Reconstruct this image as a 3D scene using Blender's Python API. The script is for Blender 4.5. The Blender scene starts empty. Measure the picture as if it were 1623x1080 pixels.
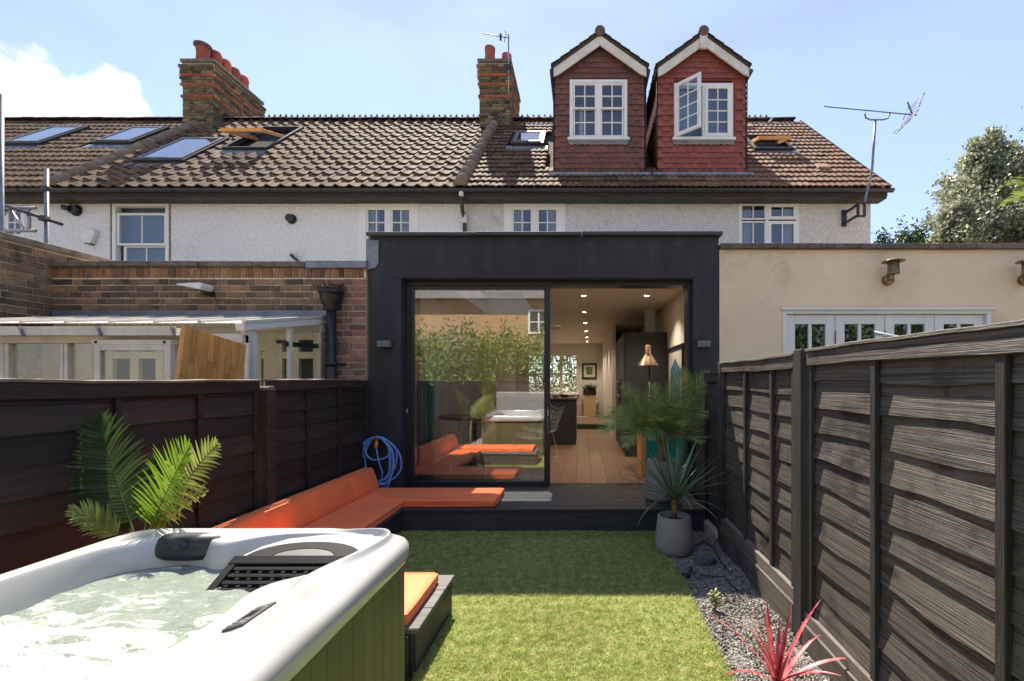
import bpy, bmesh, math, random
import numpy as np
from mathutils import Vector, Matrix, noise

R = math.radians
rnd = random.Random(11)
SC = bpy.context.scene
COL = SC.collection

# ---------------------------------------------------------------- camera, sky, sun, exposure
EYE = 1.48
cam_d = bpy.data.cameras.new('camera')
cam = bpy.data.objects.new('camera', cam_d)
COL.objects.link(cam)
cam.location = (0, 0, EYE)
cam.rotation_euler = (R(90), 0, 0)
cam_d.sensor_width = 36
cam_d.lens = 36 * 720 / 1623
cam_d.shift_x = -(925 - 811.5) / 1623
cam_d.shift_y = (605 - 540) / 1623
cam_d.clip_start = 0.02
cam_d.clip_end = 600
SC.camera = cam

SUN_TO = Vector((-0.33, 1.0, 1.52)).normalized()        # direction towards the sun
sun_d = bpy.data.lights.new('sun', 'SUN')
sun_d.energy = 2.8
sun_d.angle = R(0.5)
sun_d.color = (1.0, 0.91, 0.77)
sun = bpy.data.objects.new('sun', sun_d)
COL.objects.link(sun)
sun.rotation_euler = (-SUN_TO).to_track_quat('-Z', 'Y').to_euler()

world = bpy.data.worlds.new('World')
SC.world = world
world.use_nodes = True
wt = world.node_tree
wt.nodes.clear()
def wn(t, **k):
    n = wt.nodes.new(t)
    for a, b in k.items():
        setattr(n, a, b)
    return n
sky = wn('ShaderNodeTexSky', sky_type='NISHITA', sun_disc=False)
sky.sun_elevation = math.asin(SUN_TO.z)
sky.sun_rotation = math.atan2(SUN_TO.x, SUN_TO.y)
sky.altitude = 50
sky.air_density = 1.0
sky.dust_density = 0.25
sky.ozone_density = 1.6
tc = wn('ShaderNodeTexCoord')
# a big summer cloud low over the roofs on the left, thin veils elsewhere
cn = wn('ShaderNodeTexNoise'); cn.inputs['Scale'].default_value = 5.5; cn.inputs['Detail'].default_value = 9; cn.inputs['Roughness'].default_value = 0.55
wt.links.new(tc.outputs['Generated'], cn.inputs['Vector'])
cdir = Vector((-1.46, 1, 0.405)).normalized()
dot = wn('ShaderNodeVectorMath', operation='DOT_PRODUCT'); dot.inputs[1].default_value = cdir
wt.links.new(tc.outputs['Generated'], dot.inputs[0])
mr = wn('ShaderNodeMapRange'); mr.inputs[1].default_value = 0.958; mr.inputs[2].default_value = 0.992; mr.inputs[3].default_value = -0.20; mr.inputs[4].default_value = 0.24
wt.links.new(dot.outputs['Value'], mr.inputs[0])
ad = wn('ShaderNodeMath', operation='ADD')
wt.links.new(mr.outputs[0], ad.inputs[0]); wt.links.new(cn.outputs['Fac'], ad.inputs[1])
th = wn('ShaderNodeMapRange', interpolation_type='SMOOTHSTEP'); th.inputs[1].default_value = 0.50; th.inputs[2].default_value = 0.57
wt.links.new(ad.outputs[0], th.inputs[0])
# inner shading of the cloud
cn2 = wn('ShaderNodeTexNoise'); cn2.inputs['Scale'].default_value = 3.2; cn2.inputs['Detail'].default_value = 6
wt.links.new(tc.outputs['Generated'], cn2.inputs['Vector'])
cc = wn('ShaderNodeValToRGB')
cc.color_ramp.elements[0].position = 0.40; cc.color_ramp.elements[0].color = (2.1, 2.15, 2.25, 1)
cc.color_ramp.elements[1].position = 0.60; cc.color_ramp.elements[1].color = (3.4, 3.4, 3.4, 1)
wt.links.new(cn2.outputs['Fac'], cc.inputs['Fac'])
# thin veil
vn = wn('ShaderNodeTexNoise'); vn.inputs['Scale'].default_value = 2.2; vn.inputs['Detail'].default_value = 5
vm = wn('ShaderNodeMapping'); vm.inputs['Scale'].default_value = (1, 1, 3)
wt.links.new(tc.outputs['Generated'], vm.inputs['Vector']); wt.links.new(vm.outputs[0], vn.inputs['Vector'])
vr = wn('ShaderNodeMapRange', interpolation_type='SMOOTHSTEP'); vr.inputs[1].default_value = 0.42; vr.inputs[2].default_value = 0.85; vr.inputs[3].default_value = 0.72; vr.inputs[4].default_value = 0.90
wt.links.new(vn.outputs['Fac'], vr.inputs[0])
mx0 = wn('ShaderNodeMix', data_type='RGBA'); mx0.inputs[7].default_value = (1.04, 1.22, 1.80, 1)
wt.links.new(vr.outputs[0], mx0.inputs[0]); wt.links.new(sky.outputs[0], mx0.inputs[6])
mx = wn('ShaderNodeMix', data_type='RGBA')
wt.links.new(th.outputs[0], mx.inputs[0]); wt.links.new(mx0.outputs[2], mx.inputs[6]); wt.links.new(cc.outputs[0], mx.inputs[7])
bg = wn('ShaderNodeBackground'); bg.inputs['Strength'].default_value = 0.11
wo = wn('ShaderNodeOutputWorld')
wt.links.new(mx.outputs[2], bg.inputs['Color']); wt.links.new(bg.outputs[0], wo.inputs['Surface'])

vs = SC.view_settings
vs.view_transform = 'Standard'; vs.look = 'None'; vs.exposure = 2.08; vs.gamma = 1.0
vs.use_curve_mapping = False
SC.render.engine = 'CYCLES'
SC.cycles.max_bounces = 10
SC.cycles.transparent_max_bounces = 16
SC.cycles.caustics_reflective = False
SC.cycles.caustics_refractive = False
SC.cycles.use_denoising = True
SC.cycles.sample_clamp_indirect = 6

# ---------------------------------------------------------------- helpers
F, CX, CY = 720.0, 925.0, 605.0
def gx(px, Y): return (px - CX) / F * Y            # survey of the photograph: where a sight line meets a plane
def gz(py, Y): return EYE + (CY - py) / F * Y

def wm(o):
    b = o.matrix_basis.copy()
    return b if o.parent is None else wm(o.parent) @ o.matrix_parent_inverse @ b

def adopt(o, parent):
    if parent is not None:
        o.parent = parent
        o.matrix_parent_inverse = wm(parent).inverted()

def tag(o, label=None, cat=None, group=None, kind=None):
    if label: o['label'] = label
    if cat: o['category'] = cat
    if group: o['group'] = group
    if kind: o['kind'] = kind
    return o

def thing(name, label, cat, loc=(0, 0, 0), group=None):
    o = bpy.data.objects.new(name, None)
    COL.objects.link(o)
    o.location = loc
    o.empty_display_size = 0.1
    return tag(o, label, cat, group)

def part(name, parent=None):
    o = bpy.data.objects.new(name, None); COL.objects.link(o); adopt(o, parent); return o

def inst(name, mesh, parent, M):
    o = bpy.data.objects.new(name, mesh)
    COL.objects.link(o)
    adopt(o, parent)
    o.matrix_basis = M
    return o

class MB:
    def __init__(s):
        s.v = []; s.f = []; s.s = []
    def add(s, vs, fs, smooth=False):
        n = len(s.v)
        s.v.extend([tuple(v) for v in vs])
        s.f.extend([tuple(i + n for i in f) for f in fs])
        s.s.extend([smooth] * len(fs))
        return s
    def box(s, x0, x1, y0, y1, z0, z1):
        if x0 > x1: x0, x1 = x1, x0
        if y0 > y1: y0, y1 = y1, y0
        if z0 > z1: z0, z1 = z1, z0
        return s.add([(x0,y0,z0),(x1,y0,z0),(x1,y1,z0),(x0,y1,z0),(x0,y0,z1),(x1,y0,z1),(x1,y1,z1),(x0,y1,z1)],
                     [(3,2,1,0),(4,5,6,7),(0,1,5,4),(1,2,6,5),(2,3,7,6),(3,0,4,7)])
    def obox(s, M, sx, sy, sz):
        a, b, c = sx/2, sy/2, sz/2
        vs = [M @ Vector(p) for p in [(-a,-b,-c),(a,-b,-c),(a,b,-c),(-a,b,-c),(-a,-b,c),(a,-b,c),(a,b,c),(-a,b,c)]]
        return s.add(vs, [(3,2,1,0),(4,5,6,7),(0,1,5,4),(1,2,6,5),(2,3,7,6),(3,0,4,7)])
    def bar(s, a, b, w, h=None):
        a, b = Vector(a), Vector(b)
        d = b - a
        q = d.to_track_quat('Z', 'Y')
        return s.obox(Matrix.Translation((a + b) / 2) @ q.to_matrix().to_4x4(), w, h or w, d.length)
    def prism(s, poly, axis, a, b):
        n = len(poly)
        def P(p, t):
            return {'x': (t, p[0], p[1]), 'y': (p[0], t, p[1]), 'z': (p[0], p[1], t)}[axis]
        vs = [P(p, a) for p in poly] + [P(p, b) for p in poly]
        fs = [tuple(range(n - 1, -1, -1)), tuple(range(n, 2 * n))] + [(i, (i+1) % n, n + (i+1) % n, n + i) for i in range(n)]
        return s.add(vs, fs)
    def tube(s, pts, r, n=8, closed=False, cap=True):
        pts = [Vector(p) for p in pts]
        m = len(pts)
        rs = r if isinstance(r, (list, tuple)) else [r] * m
        vs = []; up = Vector((0.013, 0.02, 1)).normalized(); prev = None
        for i, p in enumerate(pts):
            if closed:
                t = pts[(i+1) % m] - pts[i-1]
            else:
                t = pts[min(i+1, m-1)] - pts[max(i-1, 0)]
            t = t.normalized() if t.length > 1e-9 else Vector((0, 0, 1))
            if prev is None:
                u = t.cross(up)
                if u.length < 0.05: u = t.cross(Vector((1, 0.1, 0)))
            else:
                u = prev - t * prev.dot(t)
            u.normalize(); w = t.cross(u); prev = u
            for k in range(n):
                a = 2 * math.pi * k / n
                vs.append(p + (u * math.cos(a) + w * math.sin(a)) * rs[i])
        fs = []
        for i in range(m if closed else m - 1):
            j = (i + 1) % m
            for k in range(n):
                fs.append((i*n+k, i*n+(k+1) % n, j*n+(k+1) % n, j*n+k))
        s.add(vs, fs, True)
        if cap and not closed:
            n0 = len(s.v) - len(vs)
            s.f.append(tuple(n0 + k for k in range(n))); s.s.append(False)
            s.f.append(tuple(n0 + (m-1)*n + k for k in range(n-1, -1, -1))); s.s.append(False)
        return s
    def lathe(s, prof, n=24, c=(0, 0, 0), smooth=True, M=None):
        vs = []
        for (r, z) in prof:
            for k in range(n):
                a = 2 * math.pi * k / n
                p = Vector((r * math.cos(a), r * math.sin(a), z))
                if M is not None: p = M @ p
                vs.append((p.x + c[0], p.y + c[1], p.z + c[2]))
        fs = []
        for i in range(len(prof) - 1):
            for k in range(n):
                fs.append((i*n+k, i*n+(k+1) % n, (i+1)*n+(k+1) % n, (i+1)*n+k))
        s.add(vs, fs, smooth)
        for i, fl in ((0, -1), (len(prof)-1, 1)):
            if prof[i][0] > 1e-5:
                n0 = len(s.v) - len(vs)
                s.f.append(tuple(n0 + i*n + k for k in range(n))[::-fl if fl == 1 else 1] if False else tuple(n0 + i*n + k for k in range(n)))
                s.s.append(False)
        return s
    def mesh(s, name, mat, recalc=True):
        me = bpy.data.meshes.new(name)
        me.from_pydata(s.v, [], s.f)
        me.polygons.foreach_set('use_smooth', s.s)
        if recalc:
            bm = bmesh.new(); bm.from_mesh(me)
            bmesh.ops.recalc_face_normals(bm, faces=bm.faces)
            bm.to_mesh(me); bm.free()
        if mat is not None: me.materials.append(mat)
        me.update()
        return me
    def build(s, name, mat, parent=None, bevel=0, seg=2, sub=0, recalc=True, M=None):
        me = s.mesh(name, mat, recalc)
        o = bpy.data.objects.new(name, me)
        COL.objects.link(o)
        adopt(o, parent)
        if M is not None: o.matrix_basis = M
        if bevel:
            md = o.modifiers.new('bevel', 'BEVEL'); md.width = bevel; md.segments = seg; md.limit_method = 'ANGLE'; md.angle_limit = R(40); md.harden_normals = False
        if sub:
            md = o.modifiers.new('sub', 'SUBSURF'); md.levels = sub; md.render_levels = sub
            me.polygons.foreach_set('use_smooth', [True] * len(me.polygons))
        return o

def box(name, mat, parent, x0, x1, y0, y1, z0, z1, bevel=0, seg=2):
    return MB().box(x0, x1, y0, y1, z0, z1).build(name, mat, parent, bevel, seg)

def npmesh(name, mat, V, Fc, parent=None, smooth=False):
    """V (n,3), Fc (m,k) arrays with one k: a mesh of loose little pieces"""
    me = bpy.data.meshes.new(name)
    k = Fc.shape[1]
    me.vertices.add(len(V)); me.vertices.foreach_set('co', V.astype(np.float32).ravel())
    me.loops.add(Fc.size); me.loops.foreach_set('vertex_index', Fc.astype(np.int32).ravel())
    me.polygons.add(len(Fc)); me.polygons.foreach_set('loop_start', np.arange(0, Fc.size, k, dtype=np.int32))
    me.polygons.foreach_set('use_smooth', np.full(len(Fc), smooth))
    me.update(calc_edges=True)
    me.materials.append(mat)
    o = bpy.data.objects.new(name, me); COL.objects.link(o); adopt(o, parent)
    return o

# ---------------------------------------------------------------- materials
def mat(name, col, rough=0.6, var=0.15, sc=6, bump=0.0, bsc=60, rand=0.0, metal=0, spec=0.5, col2=None, thr=(0.45, 0.65),
        stretch=(1, 1, 1), ramp=None, coat=0, trans=0, island=0, bdist=0.01, detail=6, sheen=0, col3=None, thr3=(0.55, 0.7), sc3=2.0, rvar=0.0, knots=None):
    m = bpy.data.materials.new(name); m.use_nodes = True
    nt = m.node_tree; nt.nodes.clear(); L = nt.links.new
    def N(t, **k):
        n = nt.nodes.new(t)
        for a, b in k.items(): setattr(n, a, b)
        return n
    out = N('ShaderNodeOutputMaterial'); p = N('ShaderNodeBsdfPrincipled')
    p.inputs['Roughness'].default_value = rough; p.inputs['Metallic'].default_value = metal
    p.inputs['Specular IOR Level'].default_value = spec; p.inputs['Coat Weight'].default_value = coat
    if sheen: p.inputs['Sheen Weight'].default_value = sheen
    ge = N('ShaderNodeNewGeometry'); mp = N('ShaderNodeMapping'); mp.inputs['Scale'].default_value = stretch
    L(ge.outputs['Position'], mp.inputs['Vector'])
    oi = N('ShaderNodeObjectInfo')
    if rand or ramp:                      # each piece cut from a different bit of the grain
        va = N('ShaderNodeVectorMath', operation='ADD'); vsn = N('ShaderNodeMath', operation='MULTIPLY'); vsn.inputs[1].default_value = 37.0
        L(oi.outputs['Random'], vsn.inputs[0]); L(mp.outputs[0], va.inputs[0]); L(vsn.outputs[0], va.inputs[1]); vec = va.outputs[0]
    else:
        vec = mp.outputs[0]
    c4 = lambda c: (c[0], c[1], c[2], 1)
    if ramp:
        r = N('ShaderNodeValToRGB'); r.color_ramp.interpolation = 'LINEAR'
        els = r.color_ramp.elements
        while len(els) < len(ramp): els.new(0.5)
        for i, c in enumerate(ramp):
            els[i].position = i / max(1, len(ramp) - 1); els[i].color = c4(c)
        L(oi.outputs['Random'], r.inputs['Fac']); base = r.outputs[0]
    else:
        rgb = N('ShaderNodeRGB'); rgb.outputs[0].default_value = c4(col); base = rgb.outputs[0]
    no = N('ShaderNodeTexNoise'); no.inputs['Scale'].default_value = sc; no.inputs['Detail'].default_value = detail; no.inputs['Roughness'].default_value = 0.62
    L(vec, no.inputs['Vector'])
    if col2:
        t = N('ShaderNodeMapRange', interpolation_type='SMOOTHSTEP'); t.inputs[1].default_value = thr[0]; t.inputs[2].default_value = thr[1]
        L(no.outputs['Fac'], t.inputs[0])
        x = N('ShaderNodeMix', data_type='RGBA'); x.inputs[7].default_value = c4(col2); L(t.outputs[0], x.inputs[0]); L(base, x.inputs[6]); base = x.outputs[2]
    if col3:
        n3 = N('ShaderNodeTexNoise'); n3.inputs['Scale'].default_value = sc3; n3.inputs['Detail'].default_value = 8; n3.inputs['Roughness'].default_value = 0.7
        L(ge.outputs['Position'], n3.inputs['Vector'])
        t = N('ShaderNodeMapRange', interpolation_type='SMOOTHSTEP'); t.inputs[1].default_value = thr3[0]; t.inputs[2].default_value = thr3[1]
        L(n3.outputs['Fac'], t.inputs[0])
        x = N('ShaderNodeMix', data_type='RGBA'); x.inputs[7].default_value = c4(col3); L(t.outputs[0], x.inputs[0]); L(base, x.inputs[6]); base = x.outputs[2]
    v = N('ShaderNodeMapRange'); v.inputs[1].default_value = 0.3; v.inputs[2].default_value = 0.7; v.inputs[3].default_value = 1 - var; v.inputs[4].default_value = 1 + var
    v.clamp = False
    L(no.outputs['Fac'], v.inputs[0])
    val = v.outputs[0]
    def mulrand(src, amt, val):
        a = N('ShaderNodeMapRange'); a.inputs[3].default_value = 1 - amt; a.inputs[4].default_value = 1 + amt; L(src, a.inputs[0])
        b = N('ShaderNodeMath', operation='MULTIPLY'); L(val, b.inputs[0]); L(a.outputs[0], b.inputs[1]); return b.outputs[0]
    if rand: val = mulrand(oi.outputs['Random'], rand, val)
    if island: val = mulrand(ge.outputs['Random Per Island'], island, val)
    vm_ = N('ShaderNodeVectorMath', operation='SCALE'); L(base, vm_.inputs[0]); L(val, vm_.inputs['Scale'])
    L(vm_.outputs[0], p.inputs['Base Color'])
    if knots:                             # dark knots with grain running round them
        km = N('ShaderNodeMapping'); km.inputs['Scale'].default_value = knots; L(ge.outputs['Position'], km.inputs['Vector'])
        vo = N('ShaderNodeTexVoronoi'); vo.inputs['Scale'].default_value = 1.0; L(km.outputs[0], vo.inputs['Vector'])
        kr = N('ShaderNodeMapRange', interpolation_type='SMOOTHSTEP'); kr.inputs[1].default_value = 0.05; kr.inputs[2].default_value = 0.20; kr.inputs[3].default_value = 0.35; kr.inputs[4].default_value = 1.0
        L(vo.outputs['Distance'], kr.inputs[0])
        km2 = N('ShaderNodeMath', operation='MULTIPLY'); L(val, km2.inputs[0]); L(kr.outputs[0], km2.inputs[1]); L(km2.outputs[0], vm_.inputs['Scale'])
    if rvar:
        rv = N('ShaderNodeMapRange'); rv.inputs[1].default_value = 0.3; rv.inputs[2].default_value = 0.7; rv.inputs[3].default_value = max(0.02, rough - rvar); rv.inputs[4].default_value = min(1, rough + rvar)
        L(no.outputs['Fac'], rv.inputs[0]); L(rv.outputs[0], p.inputs['Roughness'])
    if bump:
        nb = N('ShaderNodeTexNoise'); nb.inputs['Scale'].default_value = bsc; nb.inputs['Detail'].default_value = 5; L(vec, nb.inputs['Vector'])
        bu = N('ShaderNodeBump'); bu.inputs['Strength'].default_value = bump; bu.inputs['Distance'].default_value = bdist
        L(nb.outputs['Fac'], bu.inputs['Height']); L(bu.outputs[0], p.inputs['Normal'])
    if trans:
        tl = N('ShaderNodeBsdfTranslucent'); L(vm_.outputs[0], tl.inputs['Color'])
        ms = N('ShaderNodeMixShader'); ms.inputs[0].default_value = trans
        L(p.outputs[0], ms.inputs[1]); L(tl.outputs[0], ms.inputs[2]); L(ms.outputs[0], out.inputs['Surface'])
    else:
        L(p.outputs[0], out.inputs['Surface'])
    return m

def glass(name, refl=0.12, tint=(0.95, 0.97, 0.96), wav=0.0):
    m = bpy.data.materials.new(name); m.use_nodes = True
    nt = m.node_tree; nt.nodes.clear(); L = nt.links.new
    out = nt.nodes.new('ShaderNodeOutputMaterial')
    tr = nt.nodes.new('ShaderNodeBsdfTransparent'); tr.inputs[0].default_value = (*tint, 1)
    gl = nt.nodes.new('ShaderNodeBsdfGlossy'); gl.inputs['Roughness'].default_value = 0.0; gl.inputs['Color'].default_value = (0.95, 0.97, 1, 1)
    lw = nt.nodes.new('ShaderNodeLayerWeight'); lw.inputs[0].default_value = 0.5
    fr = nt.nodes.new('ShaderNodeMath'); fr.operation = 'POWER'; fr.inputs[1].default_value = 5.0; L(lw.outputs['Facing'], fr.inputs[0])
    ad = nt.nodes.new('ShaderNodeMath'); ad.operation = 'ADD'; ad.inputs[1].default_value = refl; ad.use_clamp = True
    L(fr.outputs[0], ad.inputs[0])
    if wav:
        ge = nt.nodes.new('ShaderNodeNewGeometry'); nb = nt.nodes.new('ShaderNodeTexNoise'); nb.inputs['Scale'].default_value = 1.3; nb.inputs['Detail'].default_value = 1
        L(ge.outputs['Position'], nb.inputs['Vector'])
        bu = nt.nodes.new('ShaderNodeBump'); bu.inputs['Strength'].default_value = wav; bu.inputs['Distance'].default_value = 0.02
        L(nb.outputs['Fac'], bu.inputs['Height']); L(bu.outputs[0], gl.inputs['Normal'])
    mx = nt.nodes.new('ShaderNodeMixShader')
    L(ad.outputs[0], mx.inputs[0]); L(tr.outputs[0], mx.inputs[1]); L(gl.outputs[0], mx.inputs[2]); L(mx.outputs[0], out.inputs['Surface'])
    return m

def emit(name, col, s):
    m = bpy.data.materials.new(name); m.use_nodes = True
    nt = m.node_tree; nt.nodes.clear()
    out = nt.nodes.new('ShaderNodeOutputMaterial'); e = nt.nodes.new('ShaderNodeEmission')
    e.inputs[0].default_value = (*col, 1); e.inputs[1].default_value = s
    nt.links.new(e.outputs[0], out.inputs['Surface'])
    return m

T = {}
T['ground'] = mat('ground', (0.24, 0.21, 0.16), 0.9, 0.3, 2, 0.3, 30)
T['lawn_base'] = mat('lawn_base', (0.20, 0.25, 0.065), 0.9, 0.3, 30)
T['grass'] = mat('grass', (0.365, 0.425, 0.112), 0.5, 0.20, 17, spec=0.35, trans=0.45, island=0.42, col2=(0.62, 0.565, 0.30), thr=(0.35, 0.80))
T['gravel'] = mat('gravel', (0.25, 0.228, 0.20), 0.85, 0.25, 40, island=0.5, bump=0.2, bsc=300)
T['gravel_base'] = mat('gravel_base', (0.16, 0.15, 0.135), 0.95, 0.4, 60, 0.5, 120)
T['rock'] = mat('rock', (0.11, 0.115, 0.12), 0.8, 0.4, 14, 0.6, 30)
T['deck'] = mat('deck', (0.040, 0.040, 0.046), 0.55, 0.3, 5, 0.35, 25, rand=0.2, stretch=(0.35, 6, 6), spec=0.4, rvar=0.1)
T['deck_end'] = mat('deck_end', (0.12, 0.115, 0.11), 0.75, 0.35, 5, 0.5, 25, rand=0.25, stretch=(0.5, 6, 6))
T['orange'] = mat('orange', (0.96, 0.20, 0.055), 0.62, 0.14, 3, 0.30, 11, spec=0.35, bdist=0.02, sheen=0.15)
T['fence_b'] = mat('fence_b', (0.027, 0.021, 0.019), 0.55, 0.4, 3, 0.45, 22, rand=0.35, stretch=(6, 0.5, 7), spec=0.35, col2=(0.034, 0.019, 0.014), thr=(0.5, 0.75))
T['fence_g'] = mat('fence_g', (0.125, 0.102, 0.083), 0.55, 0.45, 2.2, 0.8, 5, rand=0.25, stretch=(14, 0.55, 55), spec=0.5, bdist=0.006, col2=(0.022, 0.019, 0.018), thr=(0.44, 0.62), rvar=0.15, detail=9, col3=(0.028, 0.024, 0.022), thr3=(0.50, 0.66), sc3=3.0, knots=(0.5, 2.3, 5.5))
T['fence_post'] = mat('fence_post', (0.034, 0.030, 0.027), 0.65, 0.4, 5, 0.5, 22, rand=0.2, stretch=(8, 8, 0.6), col2=(0.035, 0.03, 0.028))
T['fence_cap'] = mat('fence_cap', (0.16, 0.135, 0.112), 0.7, 0.4, 5, 0.6, 22, stretch=(8, 0.6, 8), col2=(0.07, 0.06, 0.055))
T['black_render'] = mat('black_render', (0.036, 0.037, 0.042), 0.75, 0.30, 1.6, 0.35, 30, spec=0.35, bdist=0.004, stretch=(2.5, 2.5, 0.55), col3=(0.056, 0.055, 0.058), sc3=4.0)
T['coping'] = mat('coping', (0.055, 0.055, 0.058), 0.6, 0.3, 4, 0.2, 60)
T['alu'] = mat('alu', (0.022, 0.023, 0.026), 0.38, 0.08, 3)
T['lead'] = mat('lead', (0.20, 0.215, 0.24), 0.5, 0.3, 6, 0.4, 14, metal=0.3)
T['glass'] = glass('door_glass', 0.22, (0.94, 0.96, 0.95), wav=0.012)
T['pane'] = glass('pane_glass', 0.065, (0.84, 0.88, 0.90), wav=0.05)
T['pane_clear'] = glass('pane_clear', 0.045, (0.93, 0.94, 0.90), wav=0.05)
T['cream'] = mat('cream', (0.81, 0.625, 0.42), 0.85, 0.07, 1.2, 0.18, 45, bdist=0.006, col3=(0.58, 0.44, 0.29), thr3=(0.5, 0.8), sc3=1.4)
T['pebble'] = mat('pebble', (0.72, 0.71, 0.70), 0.9, 0.13, 26, 1.0, 22, bdist=0.03, col3=(0.60, 0.58, 0.55), sc3=1.5)
T['pebble2'] = mat('pebble2', (0.60, 0.565, 0.52), 0.92, 0.20, 26, 1.0, 26, bdist=0.035, col3=(0.42, 0.39, 0.34), sc3=2.5)
T['white'] = mat('white', (0.74, 0.72, 0.68), 0.5, 0.06, 3)
T['white_old'] = mat('white_old', (0.62, 0.57, 0.49), 0.6, 0.18, 5, 0.2, 40, col3=(0.40, 0.33, 0.25), thr3=(0.58, 0.8), sc3=6)
T['cream_joinery'] = mat('cream_joinery', (0.60, 0.52, 0.40), 0.6, 0.1, 4)
T['pane_backing'] = mat('pane_backing', (0.13, 0.19, 0.26), 0.8, 0.12, 2)  # blue of the tall sash window's blind, also used behind other panes
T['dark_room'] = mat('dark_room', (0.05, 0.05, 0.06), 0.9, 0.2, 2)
T['mauve'] = mat('mauve', (0.16, 0.135, 0.16), 0.9, 0.1, 2)
T['curtain'] = mat('curtain', (0.30, 0.28, 0.26), 0.9, 0.25, 6, stretch=(8, 1, 0.3))
T['tile'] = mat('tile', (0.135, 0.082, 0.050), 0.85, 0.38, 9, 0.5, 50, rand=0.32, spec=0.2, col3=(0.070, 0.050, 0.036), thr3=(0.48, 0.66), sc3=3.5)
T['tile_b'] = mat('tile_b', (0.135, 0.080, 0.050), 0.85, 0.28, 9, 0.5, 50, rand=0.32, spec=0.2, col3=(0.070, 0.048, 0.036), thr3=(0.48, 0.66), sc3=3.5)
T['tile_o'] = mat('tile_o', (0.175, 0.085, 0.043), 0.85, 0.3, 9, 0.5, 50, rand=0.25, col3=(0.17, 0.10, 0.07), thr3=(0.5, 0.72), sc3=2.5)
T['ridge'] = mat('ridge', (0.115, 0.075, 0.06), 0.85, 0.3, 9, 0.4, 50, rand=0.3)
T['verge'] = mat('verge', (0.20, 0.15, 0.11), 0.9, 0.3, 12, 0.5, 50, rand=0.12)
T['felt'] = mat('felt', (0.05, 0.035, 0.03), 0.95, 0.2, 9)
T['hung_brown'] = mat('hung_brown', None, 0.75, 0.2, 12, 0.3, 60, ramp=[(0.125, 0.056, 0.040), (0.18, 0.066, 0.045), (0.145, 0.054, 0.040), (0.095, 0.054, 0.044), (0.20, 0.080, 0.054)])
T['hung_red'] = mat('hung_red', None, 0.7, 0.12, 12, 0.2, 60, ramp=[(0.24, 0.060, 0.040), (0.285, 0.070, 0.045), (0.205, 0.052, 0.038), (0.26, 0.072, 0.048)])
T['gutter'] = mat('gutter', (0.022, 0.022, 0.024), 0.5, 0.3, 5)
T['timber_dark'] = mat('timber_dark', (0.045, 0.042, 0.042), 0.7, 0.4, 4, col3=(0.16, 0.14, 0.12), thr3=(0.62, 0.75), sc3=5)
BR = [(0.25, 0.135, 0.072), (0.075, 0.053, 0.038), (0.36, 0.19, 0.10), (0.12, 0.08, 0.05), (0.31, 0.185, 0.10), (0.062, 0.047, 0.036), (0.23, 0.13, 0.075)]
T['brick'] = mat('brick', None, 0.9, 0.32, 30, 0.5, 90, ramp=BR, col3=(0.05, 0.038, 0.028), thr3=(0.52, 0.72), sc3=2.2)
T['brick_o'] = mat('brick_o', None, 0.9, 0.28, 30, 0.5, 90, ramp=[(0.36, 0.16, 0.07), (0.20, 0.095, 0.05), (0.42, 0.20, 0.09), (0.10, 0.06, 0.04), (0.36, 0.18, 0.10), (0.15, 0.08, 0.05)], col3=(0.07, 0.05, 0.035), thr3=(0.52, 0.7), sc3=3.0)
T['brick_p'] = mat('brick_p', None, 0.9, 0.28, 30, 0.5, 90, ramp=[(0.33, 0.18, 0.125), (0.16, 0.085, 0.065), (0.38, 0.21, 0.15), (0.24, 0.12, 0.085), (0.36, 0.17, 0.12), (0.10, 0.06, 0.05)])
T['stock'] = mat('stock', None, 0.9, 0.35, 30, 0.4, 90, ramp=[(0.24, 0.16, 0.07), (0.035, 0.027, 0.022), (0.19, 0.12, 0.05), (0.05, 0.04, 0.03), (0.28, 0.19, 0.08), (0.03, 0.025, 0.02), (0.15, 0.10, 0.05)])
T['red_band'] = mat('red_band', None, 0.9, 0.3, 20, 0.3, 90, ramp=[(0.44, 0.10, 0.035), (0.36, 0.075, 0.03), (0.18, 0.06, 0.035), (0.48, 0.12, 0.045)])
T['mortar'] = mat('mortar', (0.74, 0.62, 0.44), 0.95, 0.25, 20, 0.4, 120, col3=(0.22, 0.17, 0.11), thr3=(0.55, 0.75), sc3=3)
T['mortar_d'] = mat('mortar_d', (0.50, 0.43, 0.31), 0.95, 0.3, 20, 0.4, 120)
T['stone_cap'] = mat('stone_cap', (0.15, 0.125, 0.10), 0.92, 0.4, 12, 0.6, 60, rand=0.2, col3=(0.06, 0.05, 0.045), sc3=6)
T['pot_clay'] = mat('pot_clay', (0.36, 0.085, 0.048), 0.8, 0.25, 8, 0.2, 50, rand=0.2, col3=(0.10, 0.04, 0.03), thr3=(0.58, 0.75), sc3=5)
T['steel'] = mat('steel', (0.33, 0.33, 0.34), 0.4, 0.2, 12, metal=0.8)
T['galv'] = mat('galv', (0.20, 0.205, 0.22), 0.5, 0.25, 12, metal=0.6)
T['black_plastic'] = mat('black_plastic', (0.016, 0.016, 0.018), 0.4, 0.15, 8)
T['white_plastic'] = mat('white_plastic', (0.68, 0.66, 0.62), 0.45, 0.08, 8)
T['brass'] = mat('brass', (0.30, 0.22, 0.11), 0.42, 0.3, 14, metal=0.75)
T['lamp_glass'] = mat('lamp_glass', (0.42, 0.34, 0.19), 0.25, 0.1, 10, trans=0.4)
T['hose'] = mat('hose', (0.14, 0.33, 0.78), 0.4, 0.06, 8)
T['hose_orange'] = mat('hose_orange', (0.75, 0.26, 0.02), 0.4, 0.05, 8)
T['planter'] = mat('planter', (0.30, 0.28, 0.255), 0.8, 0.12, 6, 0.25, 90, bdist=0.004)
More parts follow.
